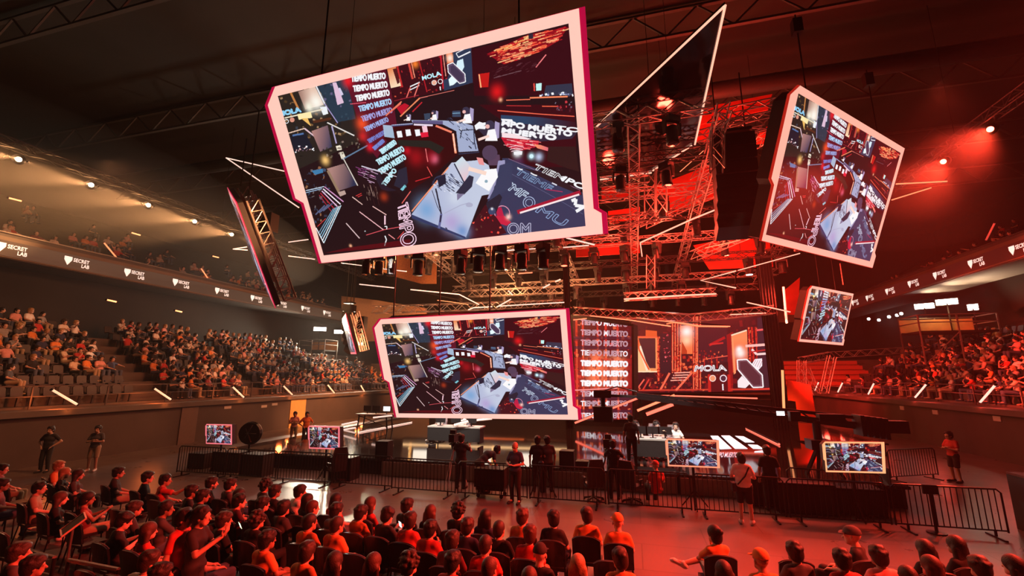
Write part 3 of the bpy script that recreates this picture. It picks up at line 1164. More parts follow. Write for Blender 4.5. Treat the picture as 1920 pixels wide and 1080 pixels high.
    c.line([(690, 760), (710, 775), (700, 790)], 11, (60, 58, 84))
    c.line([(680, 600), (860, 510), (960, 480)], 8, (170, 172, 200))
    c.disc((960, 505), 40, (168, 168, 196), .8, 26)
    c.specks([(540, 250), (640, 160), (780, 150), (900, 270), (760, 380), (600, 330)], 110, (4, 10), [(40, 40, 60), (70, 76, 110), (220, 224, 240), (50, 60, 90)], streak=(36, 26))
    c.poly([(590, 180), (690, 160), (700, 260), (620, 310)], (36, 34, 52))
    c.line([(540, 280), (580, 200), (660, 170)], 13, (50, 54, 80))
    c.poly([(792, 40), (880, -40), (980, 80), (900, 262)], (206, 222, 232), 1, (232, 196, 206), [(820, 20), (920, 220)])
    c.line([(790, 40), (905, 262)], 15, (44, 46, 68))
    c.poly([(1150, -60), (1300, -60), (1310, 60), (1180, 60)], (92, 66, 90))
    c.disc((1190, -80), 86, (84, 64, 88))
    c.poly([(1285, 10), (1360, 0), (1366, 110), (1240, 300), (1220, 420), (1160, 440), (1240, 250)], (156, 152, 190))
    c.poly([(1300, 60), (1440, 20), (1440, 300), (1310, 380), (1180, 560), (1190, 420), (1250, 300)], (58, 62, 92))
    c.poly([(1130, 110), (1265, 96), (1282, 190), (1180, 352), (1030, 260)], (252, 250, 252))
    c.disc((1150, 240), 18, (140, 170, 186))
    c.line([(950, 96), (1150, 152)], 44, (252, 218, 204))
    c.poly([(1040, -30), (1110, -20), (1130, 60), (1070, 50)], (240, 150, 150))
    c.poly([(806, 372), (960, 170), (1010, 190), (990, 300), (900, 390)], (48, 46, 66))
    c.poly([(820, 380), (905, 380), (824, 456)], (128, 118, 150))
    c.poly([(1150, 480), (1300, 380), (1330, 420), (1260, 600), (1180, 620)], (40, 36, 50))
    c.disc((1215, 575), 42, (60, 70, 104))
    c.glow((1215, 550), 14, W)
    # lower left: neon chevrons and stray lines
    c.z(530, 290, 5.684)
    c.poly([(250, 420), (600, 420), (900, 330), (1240, 420), (1330, 560), (1300, 980), (450, 1060)], (34, 18, 22))
    c.specks([(200, 180), (440, 120), (620, 380), (600, 640), (330, 740)], 90, (6, 34), [(56, 60, 80), (30, 26, 30), (120, 110, 110), (70, 90, 120), (160, 110, 80)], a=.75)
    c.poly([(470, 150), (655, 95), (795, 322), (600, 385)], (176, 132, 124), 1, (48, 50, 76), [(520, 160), (760, 260)])
    c.line([(480, 170), (610, 420)], 26, (150, 122, 98))
    c.line([(620, -10), (800, 330)], 11, (216, 206, 196))
    c.glow((455, 60), 44, (252, 200, 120))
    c.poly([(308, 172), (425, 148), (432, 190), (345, 216)], (64, 124, 170))
    c.poly([(590, 400), (660, 380), (676, 420), (612, 446)], (190, 160, 150))
    c.line([(840, 122), (1040, 182)], 11, (216, 206, 224))
    c.line([(800, 180), (990, 240)], 7, (196, 110, 170))
    c.specks([(800, 130), (1000, 180), (960, 320), (820, 250)], 40, (4, 8), [(150, 70, 130), (200, 160, 190), (60, 40, 60)], streak=(60, 24))
    c.specks([(860, 330), (1010, 330), (1040, 540), (900, 500)], 34, (4, 8), [(90, 66, 60), (150, 120, 110), (60, 30, 30)], streak=(16, 60))
    c.glow((1080, 450), 44, (180, 60, 30), .7)
    for i, (w, col) in enumerate(((11, (214, 150, 196)), (12, (250, 236, 246)), (11, (238, 190, 226)), (10, (190, 40, 60)), (8, (170, 40, 60)))):
        c.line([(445 - 14 * i, 342 + 22 * i), (648 - 32 * i, 502 + 26 * i)], w, col)
    for i, col in enumerate(((206, 232, 246), (238, 248, 255), (150, 200, 226), (140, 190, 214), (110, 150, 176))):
        c.line([(622 - 20 * i, 540 + 8 * i), (438 - 14 * i, 942 - 26 * i)], 9, col)
    c.line([(246, 384), (440, 340)], 9, (196, 214, 236))
    c.line([(246, 406), (420, 362)], 9, (150, 176, 206))
    c.line([(356, 780), (438, 942)], 9, W)
    for i in range(3):
        c.line([(350 + 40 * i, 640 - 20 * i), (450 + 40 * i, 540 - 10 * i)], 14, (90, 96, 130))
    c.line([(370, 766), (460, 680)], 8, (196, 60, 60))
    for pts, w, col in (([(742, 450), (850, 532)], 9, (230, 190, 180)), ([(780, 440), (840, 412)], 7, (220, 60, 60)), ([(800, 452), (846, 430)], 7, (220, 60, 60)), ([(818, 608), (1076, 802)], 9, (244, 186, 190)), ([(958, 550), (1106, 642)], 9, (240, 190, 184)), ([(890, 857), (1080, 800), (1290, 762)], 7, (230, 90, 100)), ([(676, 730), (820, 892)], 10, (220, 190, 190)), ([(1128, 850), (1196, 900)], 9, (240, 150, 150)), ([(1292, 820), (1224, 896)], 8, (220, 70, 70)), ([(1364, 390), (1270, 520)], 10, (236, 104, 96)), ([(1090, 650), (1090, 745)], 16, (246, 200, 214)), ([(1086, 765), (1112, 765), (1108, 796)], 9, W)):
        c.line(pts, w, col)
    c.line([(1090, 865), (1106, 905), (1086, 972)], 11, W)
    c.glow((724, 972), 16, (255, 180, 140))
    c.disc((878, 816), 7, (200, 210, 214))
    c.poly([(440, 1050), (1364, 965), (1364, 900), (700, 990)], (96, 12, 22), .8)
    c.text('TIEMPO', [(1330, 505), (1440, 960), (1262, 990), (1226, 545)], (255, 214, 236), fill=False, ow=9)
    return c


def column_canvas():
    c = Canvas(420, 720, [(1074, 596), (1184, 612), (1186, 786), (1080, 789)], (92, 12, 22))
    W = (250, 246, 250)
    c.z(1060, 560, 3.375)
    for x in (70, 110, 205, 255, 330):
        c.line([(x, 130), (x + 6, 790)], 14, (214, 48, 34))
        c.line([(x + 3, 300), (x + 8, 790)], 5, (255, 130, 80))
    c.poly([(40, 370), (420, 380), (420, 600), (40, 610)], (190, 22, 26), .55)
    for y in (385, 440, 505):
        c.glow((200, y), 60, (255, 120, 80))
        c.glow((330, y + 10), 50, (255, 140, 100), .8)
    c.specks([(45, 130), (420, 140), (430, 780), (60, 790)], 240, (5, 22), [(230, 50, 40), (60, 14, 26), (110, 20, 40), (255, 110, 70), (140, 16, 26)], a=.7)
    for y in (238, 300, 620, 700):
        c.poly([(45, y), (420, y + 4), (420, y + 22), (45, y + 18)], (70, 26, 48), .8)
    ys = (152, 216, 280, 344, 410, 472, 536, 602, 664, 740)
    for i, y in enumerate(ys):
        k = 8 - i * 1.2
        L, R = (98, y + 16 - k * .4), (394, y + 18 + k)
        full = i in (4, 5, 6)
        if full:
            c.row(TM, L, R, 34, W, ow=7)
        else:
            c.row(TM, L, R, 34, (226, 190, 206), ow=2.6, fill=False)
            for p in ({0: [(.32, .75)], 1: [(.5, .56)], 3: [(0, .17), (.86, 1)], 7: [(.2, .45), (.5, .62)], 8: [(0, .1), (.45, .6)], 9: [(.05, .3), (.5, .7)]}.get(i, [])):
                c.row(TM, L, R, 34, W, ow=0, part=p)
    c.line([(45, 580), (330, 566)], 7, (255, 150, 150))
    return c


def wall_canvas():
    c = Canvas(1000, 540, [(1184, 598), (1449, 588), (1449, 733), (1184, 737)], (60, 16, 24))
    W = (252, 246, 248)
    c.z(1060, 560, 3.375)
    c.specks([(420, 130), (1310, 130), (1310, 590), (420, 590)], 200, (6, 40), [(70, 18, 28), (44, 12, 20), (96, 18, 26), (130, 22, 28)], a=.7)
    fr = [(120, 14, 18), (206, 40, 30), (255, 110, 66), (170, 26, 24)]
    # left arch with bright flame panel
    c.poly([(425, 240), (585, 240), (585, 465), (432, 465)], (255, 150, 90))
    c.poly([(462, 250), (570, 250), (572, 440), (520, 440)], (74, 34, 40))
    c.poly([(426, 315), (470, 320), (545, 462), (432, 462)], (255, 196, 140))
    c.line([(470, 300), (520, 455)], 18, (255, 226, 196))
    c.line([(462, 260), (466, 320), (530, 450)], 10, (240, 90, 50))
    c.line([(425, 243), (585, 243), (590, 520)], 12, (255, 96, 60))
    c.line([(432, 462), (580, 462)], 8, (255, 220, 180))
    c.poly([(508, 198), (580, 205), (580, 240), (508, 240)], (230, 90, 44))
    for x in (588, 596):
        c.specks([(x - 6, 240), (x + 8, 240), (x + 8, 540), (x - 6, 540)], 40, (4, 10), fr)
    c.poly([(600, 220), (668, 220), (668, 470), (600, 470)], (48, 22, 32))
    c.specks([(606, 220), (664, 220), (664, 400), (606, 400)], 30, (3, 12), [(250, 120, 130), (200, 60, 70), (40, 16, 24)])
    # middle bay
    for x0, x1, y0, y1 in ((672, 735, 150, 470), (805, 860, 90, 580)):
        c.poly([(x0, y0), (x1, y0), (x1, y1), (x0, y1)], (120, 18, 22))
        for x in (x0 + 6, x0 + 22, x1 - 24, x1 - 6):
            c.line([(x, y0), (x, y1)], 8, (230, 56, 36))
            c.line([(x + 2, y0), (x + 2, y1)], 3, (255, 160, 110))
        c.specks([(x0, y0), (x1, y0), (x1, y1), (x0, y1)], 60, (4, 12), fr, a=.8)
    c.poly([(733, 172), (805, 165), (805, 350), (735, 350)], (255, 120, 70))
    c.glow((768, 210), 42, (255, 250, 244))
    c.glow((768, 265), 36, (255, 210, 170))
    c.poly([(738, 270), (770, 330), (770, 350), (736, 350)], (190, 60, 30))
    c.specks([(690, 350), (830, 350), (830, 470), (690, 470)], 60, (6, 20), fr, a=.8)
    c.line([(640, 160), (690, 150), (840, 175), (1030, 178)], 9, (255, 140, 90))
    c.line([(520, 100), (680, 150)], 9, (240, 90, 60))
    # dark bay with red beams
    c.poly([(840, 180), (1025, 185), (1025, 400), (840, 420)], (66, 24, 34))
    c.line([(910, 295), (1010, 245)], 16, (180, 24, 30))
    c.line([(915, 290), (1000, 280)], 10, (210, 40, 40))
    for x in (880, 925, 960):
        c.line([(x, 360), (x, 440)], 7, (196, 34, 36))
    c.line([(870, 385), (1040, 360)], 6, (240, 90, 70))
    c.specks([(845, 330), (1020, 330), (1020, 420), (845, 430)], 40, (4, 14), fr, a=.8)
    # right arch with white flame
    c.poly([(1020, 230), (1060, 210), (1060, 590), (1040, 590)], (150, 22, 26))
    c.poly([(1050, 235), (1150, 200), (1156, 400), (1060, 470)], (255, 140, 90), 1, (206, 60, 40), [(1100, 250), (1100, 460)])
    c.poly([(1052, 250), (1062, 246), (1080, 470), (1066, 480)], (255, 150, 100))
    c.glow((1108, 345), 34, (255, 246, 240))
    c.glow((1100, 320), 20, (255, 255, 255))
    c.line([(1050, 232), (1148, 200)], 9, (255, 220, 190))
    for x in (1160, 1180, 1205):
        c.line([(x, 180), (x + 12, 400)], 12, (206, 44, 34))
        c.specks([(x, 180), (x + 12, 180), (x + 16, 400), (x, 400)], 30, (4, 10), fr)
    c.poly([(1215, 120), (1310, 120), (1310, 560), (1215, 560)], (58, 32, 44))
    c.line([(1210, 200), (1300, 190)], 12, (250, 90, 90))
    c.line([(1140, 300), (1308, 288)], 16, (255, 190, 180))
    c.line([(1180, 320), (1210, 352), (1308, 345)], 14, (255, 214, 210))
    c.line([(1160, 340), (1308, 318)], 8, (200, 40, 40))
    # floor line of the picture, stairs
    c.line([(440, 580), (1310, 572)], 10, (210, 60, 44))
    c.line([(660, 470), (600, 580)], 13, (255, 110, 80))
    c.line([(800, 470), (700, 580)], 13, (255, 110, 80))
    for i in range(4):
        c.line([(690 - 8 * i, 470 + 16 * i), (790 - 10 * i, 466 + 16 * i)], 7, (255, 170, 150))
    c.line([(500, 510), (450, 578)], 9, (255, 100, 80))
    c.line([(530, 510), (490, 578)], 9, (220, 60, 50))
    c.specks([(440, 470), (1060, 470), (1060, 580), (440, 580)], 90, (4, 16), fr, a=.7)
    # mola and rounds
    c.poly([(905, 480), (1030, 480), (1030, 590), (905, 590)], (84, 14, 22))
    for x in (910, 1035):
        c.line([(x, 480), (x + 4, 590)], 18, (200, 34, 30))
    c.text('MOLA', [(826, 424), (1010, 420), (1022, 456), (816, 460)], (70, 44, 70))
    c.text('MOLA', [(826, 424), (1010, 420), (1022, 456), (816, 460)], W, fill=False, ow=5)
    c.disc((932, 504), 20, (240, 150, 110))
    c.ring((932, 504), 19, 5, (255, 220, 210))
    c.disc((1000, 504), 20, (70, 40, 56))
    c.ring((1000, 504), 20, 6, (255, 230, 236))
    c.line([(996, 540), (998, 580)], 8, W)
    # capsule mark
    c.poly([(1180, 415), (1200, 382), (1245, 378), (1246, 425), (1222, 452)], (250, 240, 246))
    for i in range(4):
        c.line([(1186 + 14 * i, 424 + 4 * i), (1206 + 14 * i, 388)], 3, (190, 120, 130))
    c.poly([(1090, 520), (1118, 488), (1166, 540), (1140, 566), (1092, 562)], (250, 236, 240))
    hx = [(1088, 388), (1148, 384), (1246, 482), (1252, 560), (1188, 562), (1092, 448)]
    c.poly(hx, (118, 76, 88))
    c.poly([(1106, 400), (1146, 398), (1232, 488), (1236, 546), (1192, 548), (1106, 446)], (84, 44, 54))
    c.line(hx + hx[:1], 8, W)
    c.line([(1200, 574), (1310, 566)], 6, (240, 60, 50))
    return c


def gold_canvas():
    c = Canvas(900, 460, [(0, 0), (900, 0), (900, 460), (0, 460)], (50, 34, 24))
    W = (255, 250, 240)
    c.specks([(0, 0), (900, 0), (900, 460), (0, 460)], 260, (8, 60), [(90, 60, 36), (30, 22, 20), (140, 90, 50), (60, 50, 50)], a=.7)
    for x, w in ((60, 120), (330, 150), (620, 130)):
        c.poly([(x, 90), (x + w, 90), (x + w, 400), (x, 400)], (240, 180, 120), 1, (255, 244, 226), [(x, 90), (x + w, 400)])
        c.glow((x + w / 2, 260), 70, W)
        for k in (-18, w + 8):
            c.line([(x + k, 40), (x + k, 440)], 14, (220, 150, 80))
            c.specks([(x + k - 8, 40), (x + k + 8, 40), (x + k + 8, 440), (x + k - 8, 440)], 40, (4, 10), [(255, 210, 140), (120, 70, 30)])
    c.text('MOLA', [(760, 200), (890, 200), (890, 235), (760, 235)], W, fill=False, ow=4)
    c.line([(0, 430), (900, 430)], 12, (255, 200, 140))
    return c
# ------------------------------------------------------------------ arena shell
CONC = mat('dark concrete', (0.10, 0.085, 0.075), 0.75, scale=1.5, noise=.25, bump=.15)
WALLM = mat('dark wall paint', (0.065, 0.05, 0.043), 0.8, scale=.8, noise=.3, bump=.1)
WALLD = mat('black wall cladding', (0.018, 0.015, 0.013), 0.85, scale=.8, noise=.3)
CEILM = mat('ceiling black steel', (0.035, 0.035, 0.03), 0.85, scale=.4, noise=.35)
FASC = mat('balcony front board', (0.20, 0.15, 0.11), 0.6, scale=.7)
RAILM = mat('rail steel', (0.30, 0.28, 0.26), 0.35, 0.8)


def floor_mat():
    m = bpy.data.materials.new('polished arena floor')
    m.use_nodes = True
    nt = m.node_tree
    b = nt.nodes['Principled BSDF']
    tc = nt.nodes.new('ShaderNodeTexCoord')
    nz = nt.nodes.new('ShaderNodeTexNoise')
    nz.inputs['Scale'].default_value = .9
    nz.inputs['Detail'].default_value = 8
    nt.links.new(tc.outputs['Object'], nz.inputs['Vector'])
    br = nt.nodes.new('ShaderNodeTexBrick')
    br.inputs['Scale'].default_value = .35
    br.inputs['Color1'].default_value = (.15, .125, .11, 1)
    br.inputs['Color2'].default_value = (.125, .10, .09, 1)
    br.inputs['Mortar'].default_value = (.07, .055, .05, 1)
    br.inputs['Mortar Size'].default_value = .004
    br.inputs['Brick Width'].default_value = 1.0
    br.inputs['Row Height'].default_value = .5
    nt.links.new(tc.outputs['Object'], br.inputs['Vector'])
    mx = nt.nodes.new('ShaderNodeMix')
    mx.data_type = 'RGBA'
    mx.blend_type = 'MULTIPLY'
    mx.inputs['Factor'].default_value = .7
    rp = nt.nodes.new('ShaderNodeValToRGB')
    rp.color_ramp.elements[0].position = .3
    rp.color_ramp.elements[0].color = (.8, .78, .77, 1)
    rp.color_ramp.elements[1].position = .7
    nt.links.new(nz.outputs['Fac'], rp.inputs['Fac'])
    nt.links.new(br.outputs['Color'], mx.inputs['A'])
    nt.links.new(rp.outputs['Color'], mx.inputs['B'])
    nt.links.new(mx.outputs['Result'], b.inputs['Base Color'])
    rr = nt.nodes.new('ShaderNodeMapRange')
    rr.inputs['To Min'].default_value = .2
    rr.inputs['To Max'].default_value = .42
    nt.links.new(nz.outputs['Fac'], rr.inputs['Value'])
    nt.links.new(rr.outputs['Result'], b.inputs['Roughness'])
    return m


XL, XR = -24.6, 15.8
Y0, Y1 = -7.0, 47.0
LIP = 2.3
ROW, RISE, NR = 0.85, 0.52, 8


def slab(name, x0, x1, y0, y1, z0, z1, m):
    return struct(MB().box(((x0 + x1) / 2, (y0 + y1) / 2, (z0 + z1) / 2), (x1 - x0, y1 - y0, z1 - z0)).build(name, m))


slab('floor', XL - .3, XR + .3, Y0, Y1 + .3, -.2, 0, floor_mat())
slab('wall_left', XL - .3, XL, Y0, Y1, 0, LIP - .2, WALLM)
slab('wall_right', XR, XR + .3, Y0, Y1, 0, LIP - .2, WALLM)
slab('wall_back', XL, XR, Y1, Y1 + .3, 0, LIP - .2, WALLM)
slab('ceiling', -46, 38, Y0 - 1, 66, 21.5, 21.9, CEILM)
slab('wall_left_upper', -46, -45.6, Y0 - 1, 66, 10, 21.5, WALLD)
slab('wall_right_upper', 37.6, 38, Y0 - 1, 66, 10, 21.5, WALLD)
slab('wall_back_upper', -46, 38, 65.6, 66, 0, 21.5, WALLD)
slab('wall_front', -46, 38, Y0 - 1.4, Y0 - 1, 0, 21.5, WALLD)


def terrace(name, side):
    """stepped seating from the lip outward; profile swept along y"""
    x = (XL - .3 if side < 0 else XR + .3)
    prof = [(x - side * .5, LIP - .25), (x - side * .5, LIP), (x + side * 1.1, LIP)]
    for r in range(NR):
        xa = x + side * (1.1 + r * ROW)
        z = LIP + .1 + r * RISE
        prof += [(xa, z), (xa + side * ROW, z)]
    xe = x + side * (1.1 + NR * ROW)
    prof += [(xe + side * 1.6, LIP + .1 + (NR - 1) * RISE), (xe + side * 1.6, LIP - .25)]
    n = len(prof)
    vs = [(a, Y0, b) for a, b in prof] + [(a, Y1 + .5, b) for a, b in prof]
    fs = [(i, (i + 1) % n, n + (i + 1) % n, n + i) for i in range(n)] + [tuple(range(n - 1, -1, -1)), tuple(range(n, 2 * n))]
    struct(MB().add(vs, fs).build(name, CONC))
    zt = LIP + .1 + (NR - 1) * RISE
    slab('wall_%s_concourse' % ('left' if side < 0 else 'right'), min(xe + side * 1.6, xe + side * 1.9), max(xe + side * 1.6, xe + side * 1.9), Y0, 65, zt - 3, 11, WALLD)


terrace('terrace_left', -1)
terrace('terrace_right', 1)
# the far end: lip, steps with benches
prof = [(Y1 - .5, LIP - .25), (Y1 - .5, LIP), (Y1 + 1.2, LIP)]
for r in range(7):
    prof += [(Y1 + 1.2 + r * 1.0, LIP + .1 + r * .5), (Y1 + 2.2 + r * 1.0, LIP + .1 + r * .5)]
prof += [(Y1 + 12, LIP + .1 + 6 * .5), (Y1 + 12, LIP - .25)]
n = len(prof)
struct(MB().add([(XL - 10, a, b) for a, b in prof] + [(XR + 10, a, b) for a, b in prof], [(i, n + i, n + (i + 1) % n, (i + 1) % n) for i in range(n)] + [tuple(range(n)), tuple(range(2 * n - 1, n - 1, -1))]).build('terrace_back', CONC))
struct(MB().box((-6, Y1 + 12.3, 6), (70, .5, 10)).build('wall_back_concourse', WALLD))

# upper balconies: sloping tier behind a front board; the ribbon board hangs on the front board
BXL, BXR, BZ = -32.0, 20.4, 10.0
for side, bx, nm in ((-1, BXL, 'left'), (1, BXR, 'right')):
    pr = [(bx, BZ - .1), (bx, BZ + 1.25), (bx + side * .25, BZ + 1.25), (bx + side * .25, BZ + .5), (bx + side * 13.4, BZ + 7.2), (bx + side * 13.4, BZ + 6.6), (bx + side * 3, BZ - .1)]
    n = len(pr)
    vs = [(a, Y0, b) for a, b in pr] + [(a, 58, b) for a, b in pr]
    struct(MB().add(vs, [(i, (i + 1) % n, n + (i + 1) % n, n + i) for i in range(n)] + [tuple(range(n - 1, -1, -1)), tuple(range(n, 2 * n))]).build('balcony_' + nm, CONC))
    struct(MB().box((bx - side * .04, 25.5, BZ + .5), (.08, 65, 1.1)).build('trim_balcony_' + nm, FASC))
    struct(MB().bar((bx - side * .03, Y0, BZ + 1.28), (bx - side * .03, 58, BZ + 1.28), .12, .06).build('trim_balcony_cap_' + nm, RAILM))
struct(MB().box((-6, 58.2, BZ + .6), (52.5, .4, 1.4)).build('balcony_back', FASC))

# ceiling beams
for i, y in enumerate((4, 12, 20, 28, 36, 44)):
    m = MB()
    m.bar((-45.6, y, 21.3), (37.6, y, 21.3), .18, .12).bar((-45.6, y, 19.9), (37.6, y, 19.9), .18, .12)
    for k in range(28):
        x = -45.6 + k * 3
        m.bar((x, y, 19.9), (x + 1.5, y, 21.3), .08).bar((x + 1.5, y, 21.3), (x + 3, y, 19.9), .08)
    struct(m.build('ceiling_beam', mat('roof steel', (.10, .095, .085), .6, .3)))
# ventilation ducts below the roof
m = MB()
for y in (8, 24):
    m.tube([(-42, y, 19.2), (34, y, 19.2)], .45, 12)
struct(m.build('ceiling_duct', mat('duct grey', (.12, .11, .1), .5, .4), smooth=True))


def spot(name, p, aim, energy, col, angle, blend=.4, r=.08, vol=1.0):
    l = bpy.data.lights.new(name, 'SPOT')
    l.energy = energy
    l.color = col
    l.spot_size = math.radians(angle)
    l.spot_blend = blend
    l.shadow_soft_size = r
    o = bpy.data.objects.new(name, l)
    COL.objects.link(o)
    o.location = p
    o.rotation_euler = (Vector(aim) - Vector(p)).to_track_quat('-Z', 'Y').to_euler()
    return o


def point(name, p, energy, col, r=.15):
    l = bpy.data.lights.new(name, 'POINT')
    l.energy = energy
    l.color = col
    l.shadow_soft_size = r
    o = bpy.data.objects.new(name, l)
    COL.objects.link(o)
    o.location = p
    return o


# ribbon boards with the repeated shield and lettering
def text_mesh(s, size, depth=0.0, width=None, bold=0.012, align='LEFT', sx=1.0):
    cu = bpy.data.curves.new('lettering', 'FONT')
    cu.body = s
    cu.size = size
    cu.extrude = depth
    cu.offset = bold
    cu.align_x = align
    cu.resolution_u = 2
    o = bpy.data.objects.new('lettering', cu)
    COL.objects.link(o)
    dg = bpy.context.evaluated_depsgraph_get()
    me = bpy.data.meshes.new_from_object(o.evaluated_get(dg))
    bpy.data.objects.remove(o)
    bpy.data.curves.remove(cu)
    if sx != 1.0:
        for v in me.vertices:
            v.co.x *= sx
    return me


def sponsor_mesh():
    m = MB()
    m.add([(0, .72, 0), (.62, .72, 0), (.62, .45, 0), (.31, 0, 0), (0, .45, 0)], [(0, 4, 3, 2, 1)])
    a, b = text_mesh('SECRET', .42, bold=.008, sx=.92), text_mesh('LAB', .42, bold=.008, sx=.92)
    for me, x, y in ((a, .72, .38), (b, 1.42, .0)):
        m.add([(v.co.x + x, v.co.y + y, 0) for v in me.vertices], [tuple(p.vertices) for p in me.polygons])
    return m.mesh('sponsor mark')


LOGO = sponsor_mesh()
LOGO.materials.append(LOGOE)
RIBB = mat('ribbon board face', (0.05, 0.038, 0.03), 0.4, emit=(.085, .05, .032), es=.6)
RIBR = mat('ribbon board face red', (0.05, 0.02, 0.02), 0.4, emit=(.10, .012, .008), es=.5)
for side, bx, rx, mm in ((-1, BXL, 'left stand', RIBB), (1, BXR, 'right stand', RIBR)):
    xf = bx - side * .1
    rb = empty('ribbon_board', (xf, 25, BZ + .42))
    tag(rb, 'long ribbon board with white marks on the balcony of the ' + ('warm lit stand' if side < 0 else 'red lit stand'), 'led board')
    MB().box((0, 0, 0), (.06, 62, .82)).build('display_face', mm, rb)
    MB().box((side * .06, 0, 0), (.05, 62.2, .95)).build('housing', BLK, rb)
    ys = []
    for px, py in ([(20, 466), (142, 493), (250, 515), (338, 531), (415, 546), (480, 558), (527, 571), (572, 580), (612, 590), (648, 597)] if side < 0 else [(1908, 455), (1828, 483), (1760, 506), (1711, 523), (1668, 540), (1630, 553), (1603, 563)]):
        p = at_x(px, py, xf)
        ys.append(p.y)
    for y in ys:
        o = bpy.data.objects.new('sponsor_mark', LOGO)
        COL.objects.link(o)
        o.parent = rb
        R = Matrix(((0, 0, -side * 1.0, 0), (-side * -1.0, 0, 0, 0), (0, 1.0, 0, 0), (0, 0, 0, 1))) if False else None
        # local x runs to the viewer's right along the board, local y is up
        if side < 0:
            o.matrix_local = Matrix(((0, 0, 1, .035), (.62, 0, 0, y - 25 - .6), (0, .72, 0, -.25), (0, 0, 0, 1)))
        else:
            o.matrix_local = Matrix(((0, 0, -1, -.035), (-.62, 0, 0, y - 25 + .6), (0, .72, 0, -.25), (0, 0, 0, 1)))


# handrail, little plates and slanted neon tubes on each lip
def lip_rail(side):
    x = (XL - .3 if side < 0 else XR + .3) + side * .95
    m = MB()
    m.bar((x, Y0, LIP + 1.0), (x, Y1, LIP + 1.0), .05, .05).bar((x, Y0, LIP + .55), (x, Y1, LIP + .55), .035)
    r = m.build('handrail', DTRUSS)
    tag(r, 'thin steel handrail along the front of the ' + ('warm lit stand' if side < 0 else 'red lit stand'), 'railing')
    for k in range(int((Y1 - Y0) / 3)):
        MB().bar((x, Y0 + 3 * k, LIP), (x, Y0 + 3 * k, LIP + 1.0), .05).build('post', DTRUSS, r)


lip_rail(-1)
lip_rail(1)


def lit_tube(name, p, q, r, m, label, group=None, cat='light tube', mount=True):
    p, q = Vector(p), Vector(q)
    c = (p + q) / 2
    d = (q - p).normalized()
    e = empty(name, c)
    tag(e, label, cat, group)
    MB().tube([p - c, q - c], r, 8).build('glowing_tube', m, e, smooth=True)
    if mount:
        MB().tube([p - c - d * .06, p - c], r * 1.25, 8).build('end_cap', BLKM, e)
        MB().tube([q - c, q - c + d * .06], r * 1.25, 8).build('end_cap', BLKM, e)
    return e


xl, xr = XL - .05, XR + .05
for i, (a, b) in enumerate((((98, 731), (144, 758)), ((289, 728), (320, 749)), ((436, 725), (457, 745)), ((531, 723), (548, 740)), ((614, 721), (627, 737)), ((676, 722), (684, 735)))):
    pa, pb = at_x(a[0], a[1], xl), at_x(b[0], b[1], xl)
    point('neon glow', (pa + pb) / 2 + Vector((-.3, 0, -.1)), 60, (1, .16, .03), .2)
    point('neon glow', pb + Vector((.22, -.45, -.22)), 22, (1, .2, .04), .15)
    lit_tube('neon_tube', pa, pb, .05, TUBEO, 'slanted orange neon tube on the warm lit stand ledge, %s from the camera' % ORD[i], 'neon tubes on the warm stand ledge')
for i, (a, b) in enumerate((((1866, 722), (1838, 754)), ((1737, 720), (1716, 745)), ((1639, 718), (1628, 739)), ((1580, 717), (1571, 735)), ((1535, 716), (1528, 732)))):
    pa, pb = at_x(a[0], a[1], xr), at_x(b[0], b[1], xr)
    point('neon glow', (pa + pb) / 2 + Vector((.3, 0, -.1)), 40, (1, .05, .03), .2)
    point('neon glow', pb + Vector((-.22, -.3, -.2)), 16, (1, .05, .03), .15)
    lit_tube('neon_tube', pa, pb, .045, TUBER, 'slanted pale red neon tube on the red lit stand ledge, %s from the camera' % ORD[i], 'neon tubes on the red stand ledge')
for i, (a, b, x) in enumerate((((195, 455), (220, 485), -32.6), ((377, 503), (391, 524), -32.6), ((1865, 418), (1849, 450), 21.0))):
    lit_tube('neon_tube', at_x(a[0], a[1], x), at_x(b[0], b[1], x), .045, mat('amber tube', (1, .5, .3), .4, emit=(1, .3, .12), es=1.4) if x < 0 else mat('dull red tube', (1, .2, .1), .4, emit=(.8, .06, .04), es=.8), ['slanted amber tube on the upper balcony rail above the second lit ribbon mark', 'slanted amber tube on the upper balcony rail near the edge-on hanging screen', 'slanted dull red tube standing on the upper balcony of the red stand'][i], 'tubes on the balcony rails')
# downlight bars over the stair mouths
for i, (a, b, x) in enumerate((((16, 371), (40, 377), -38), ((246, 436), (263, 441), -38), ((398, 480), (410, 483), -38), ((200, 562), (218, 566), -33.2), ((328, 582), (341, 585), -33.2))):
    lit_tube('exit_light_bar', at_x(a[0], a[1], x), at_x(b[0], b[1], x), .05, mat('exit bar glow', (1, .5, .2), .4, emit=(1, .32, .12), es=3.0), ['orange light bar over the upper tier stair mouth, nearest the camera', 'orange light bar over the upper tier stair mouth, second from the camera', 'small orange light bar over the upper tier stairs by the edge-on screen', 'orange light bar on the dark wall above the lower stand crowd, nearer one', 'orange light bar on the dark wall above the lower stand crowd, farther one'][i], 'stair light bars')
# little white plates on the ledges
for i, (px, py) in enumerate(((358, 766), (427, 764), (495, 762), (515, 758), (569, 752))):
    p = at_x(px, py, XL + .02)
    tag(MB().box(p, (.03, .5, .16)).build('sign_plate', mat('plate grey', (.45, .42, .38), .6)), 'small pale sign plate on the wall below the warm stand ledge, %s from the camera' % ORD[i], 'sign', 'plates below the stand ledge')
for i, (px, py) in enumerate(((1692, 765), (1754, 773), (1870, 785))):
    p = at_x(px, py, XR - .02)
    tag(MB().box(p, (.05, .45, .22)).build('sign_plate', mat('plate grey', (.45, .42, .38), .6)), 'small pale fixture box on the wall below the red stand ledge, %s from the stage' % ORD[i], 'sign', 'boxes below the stand ledge')
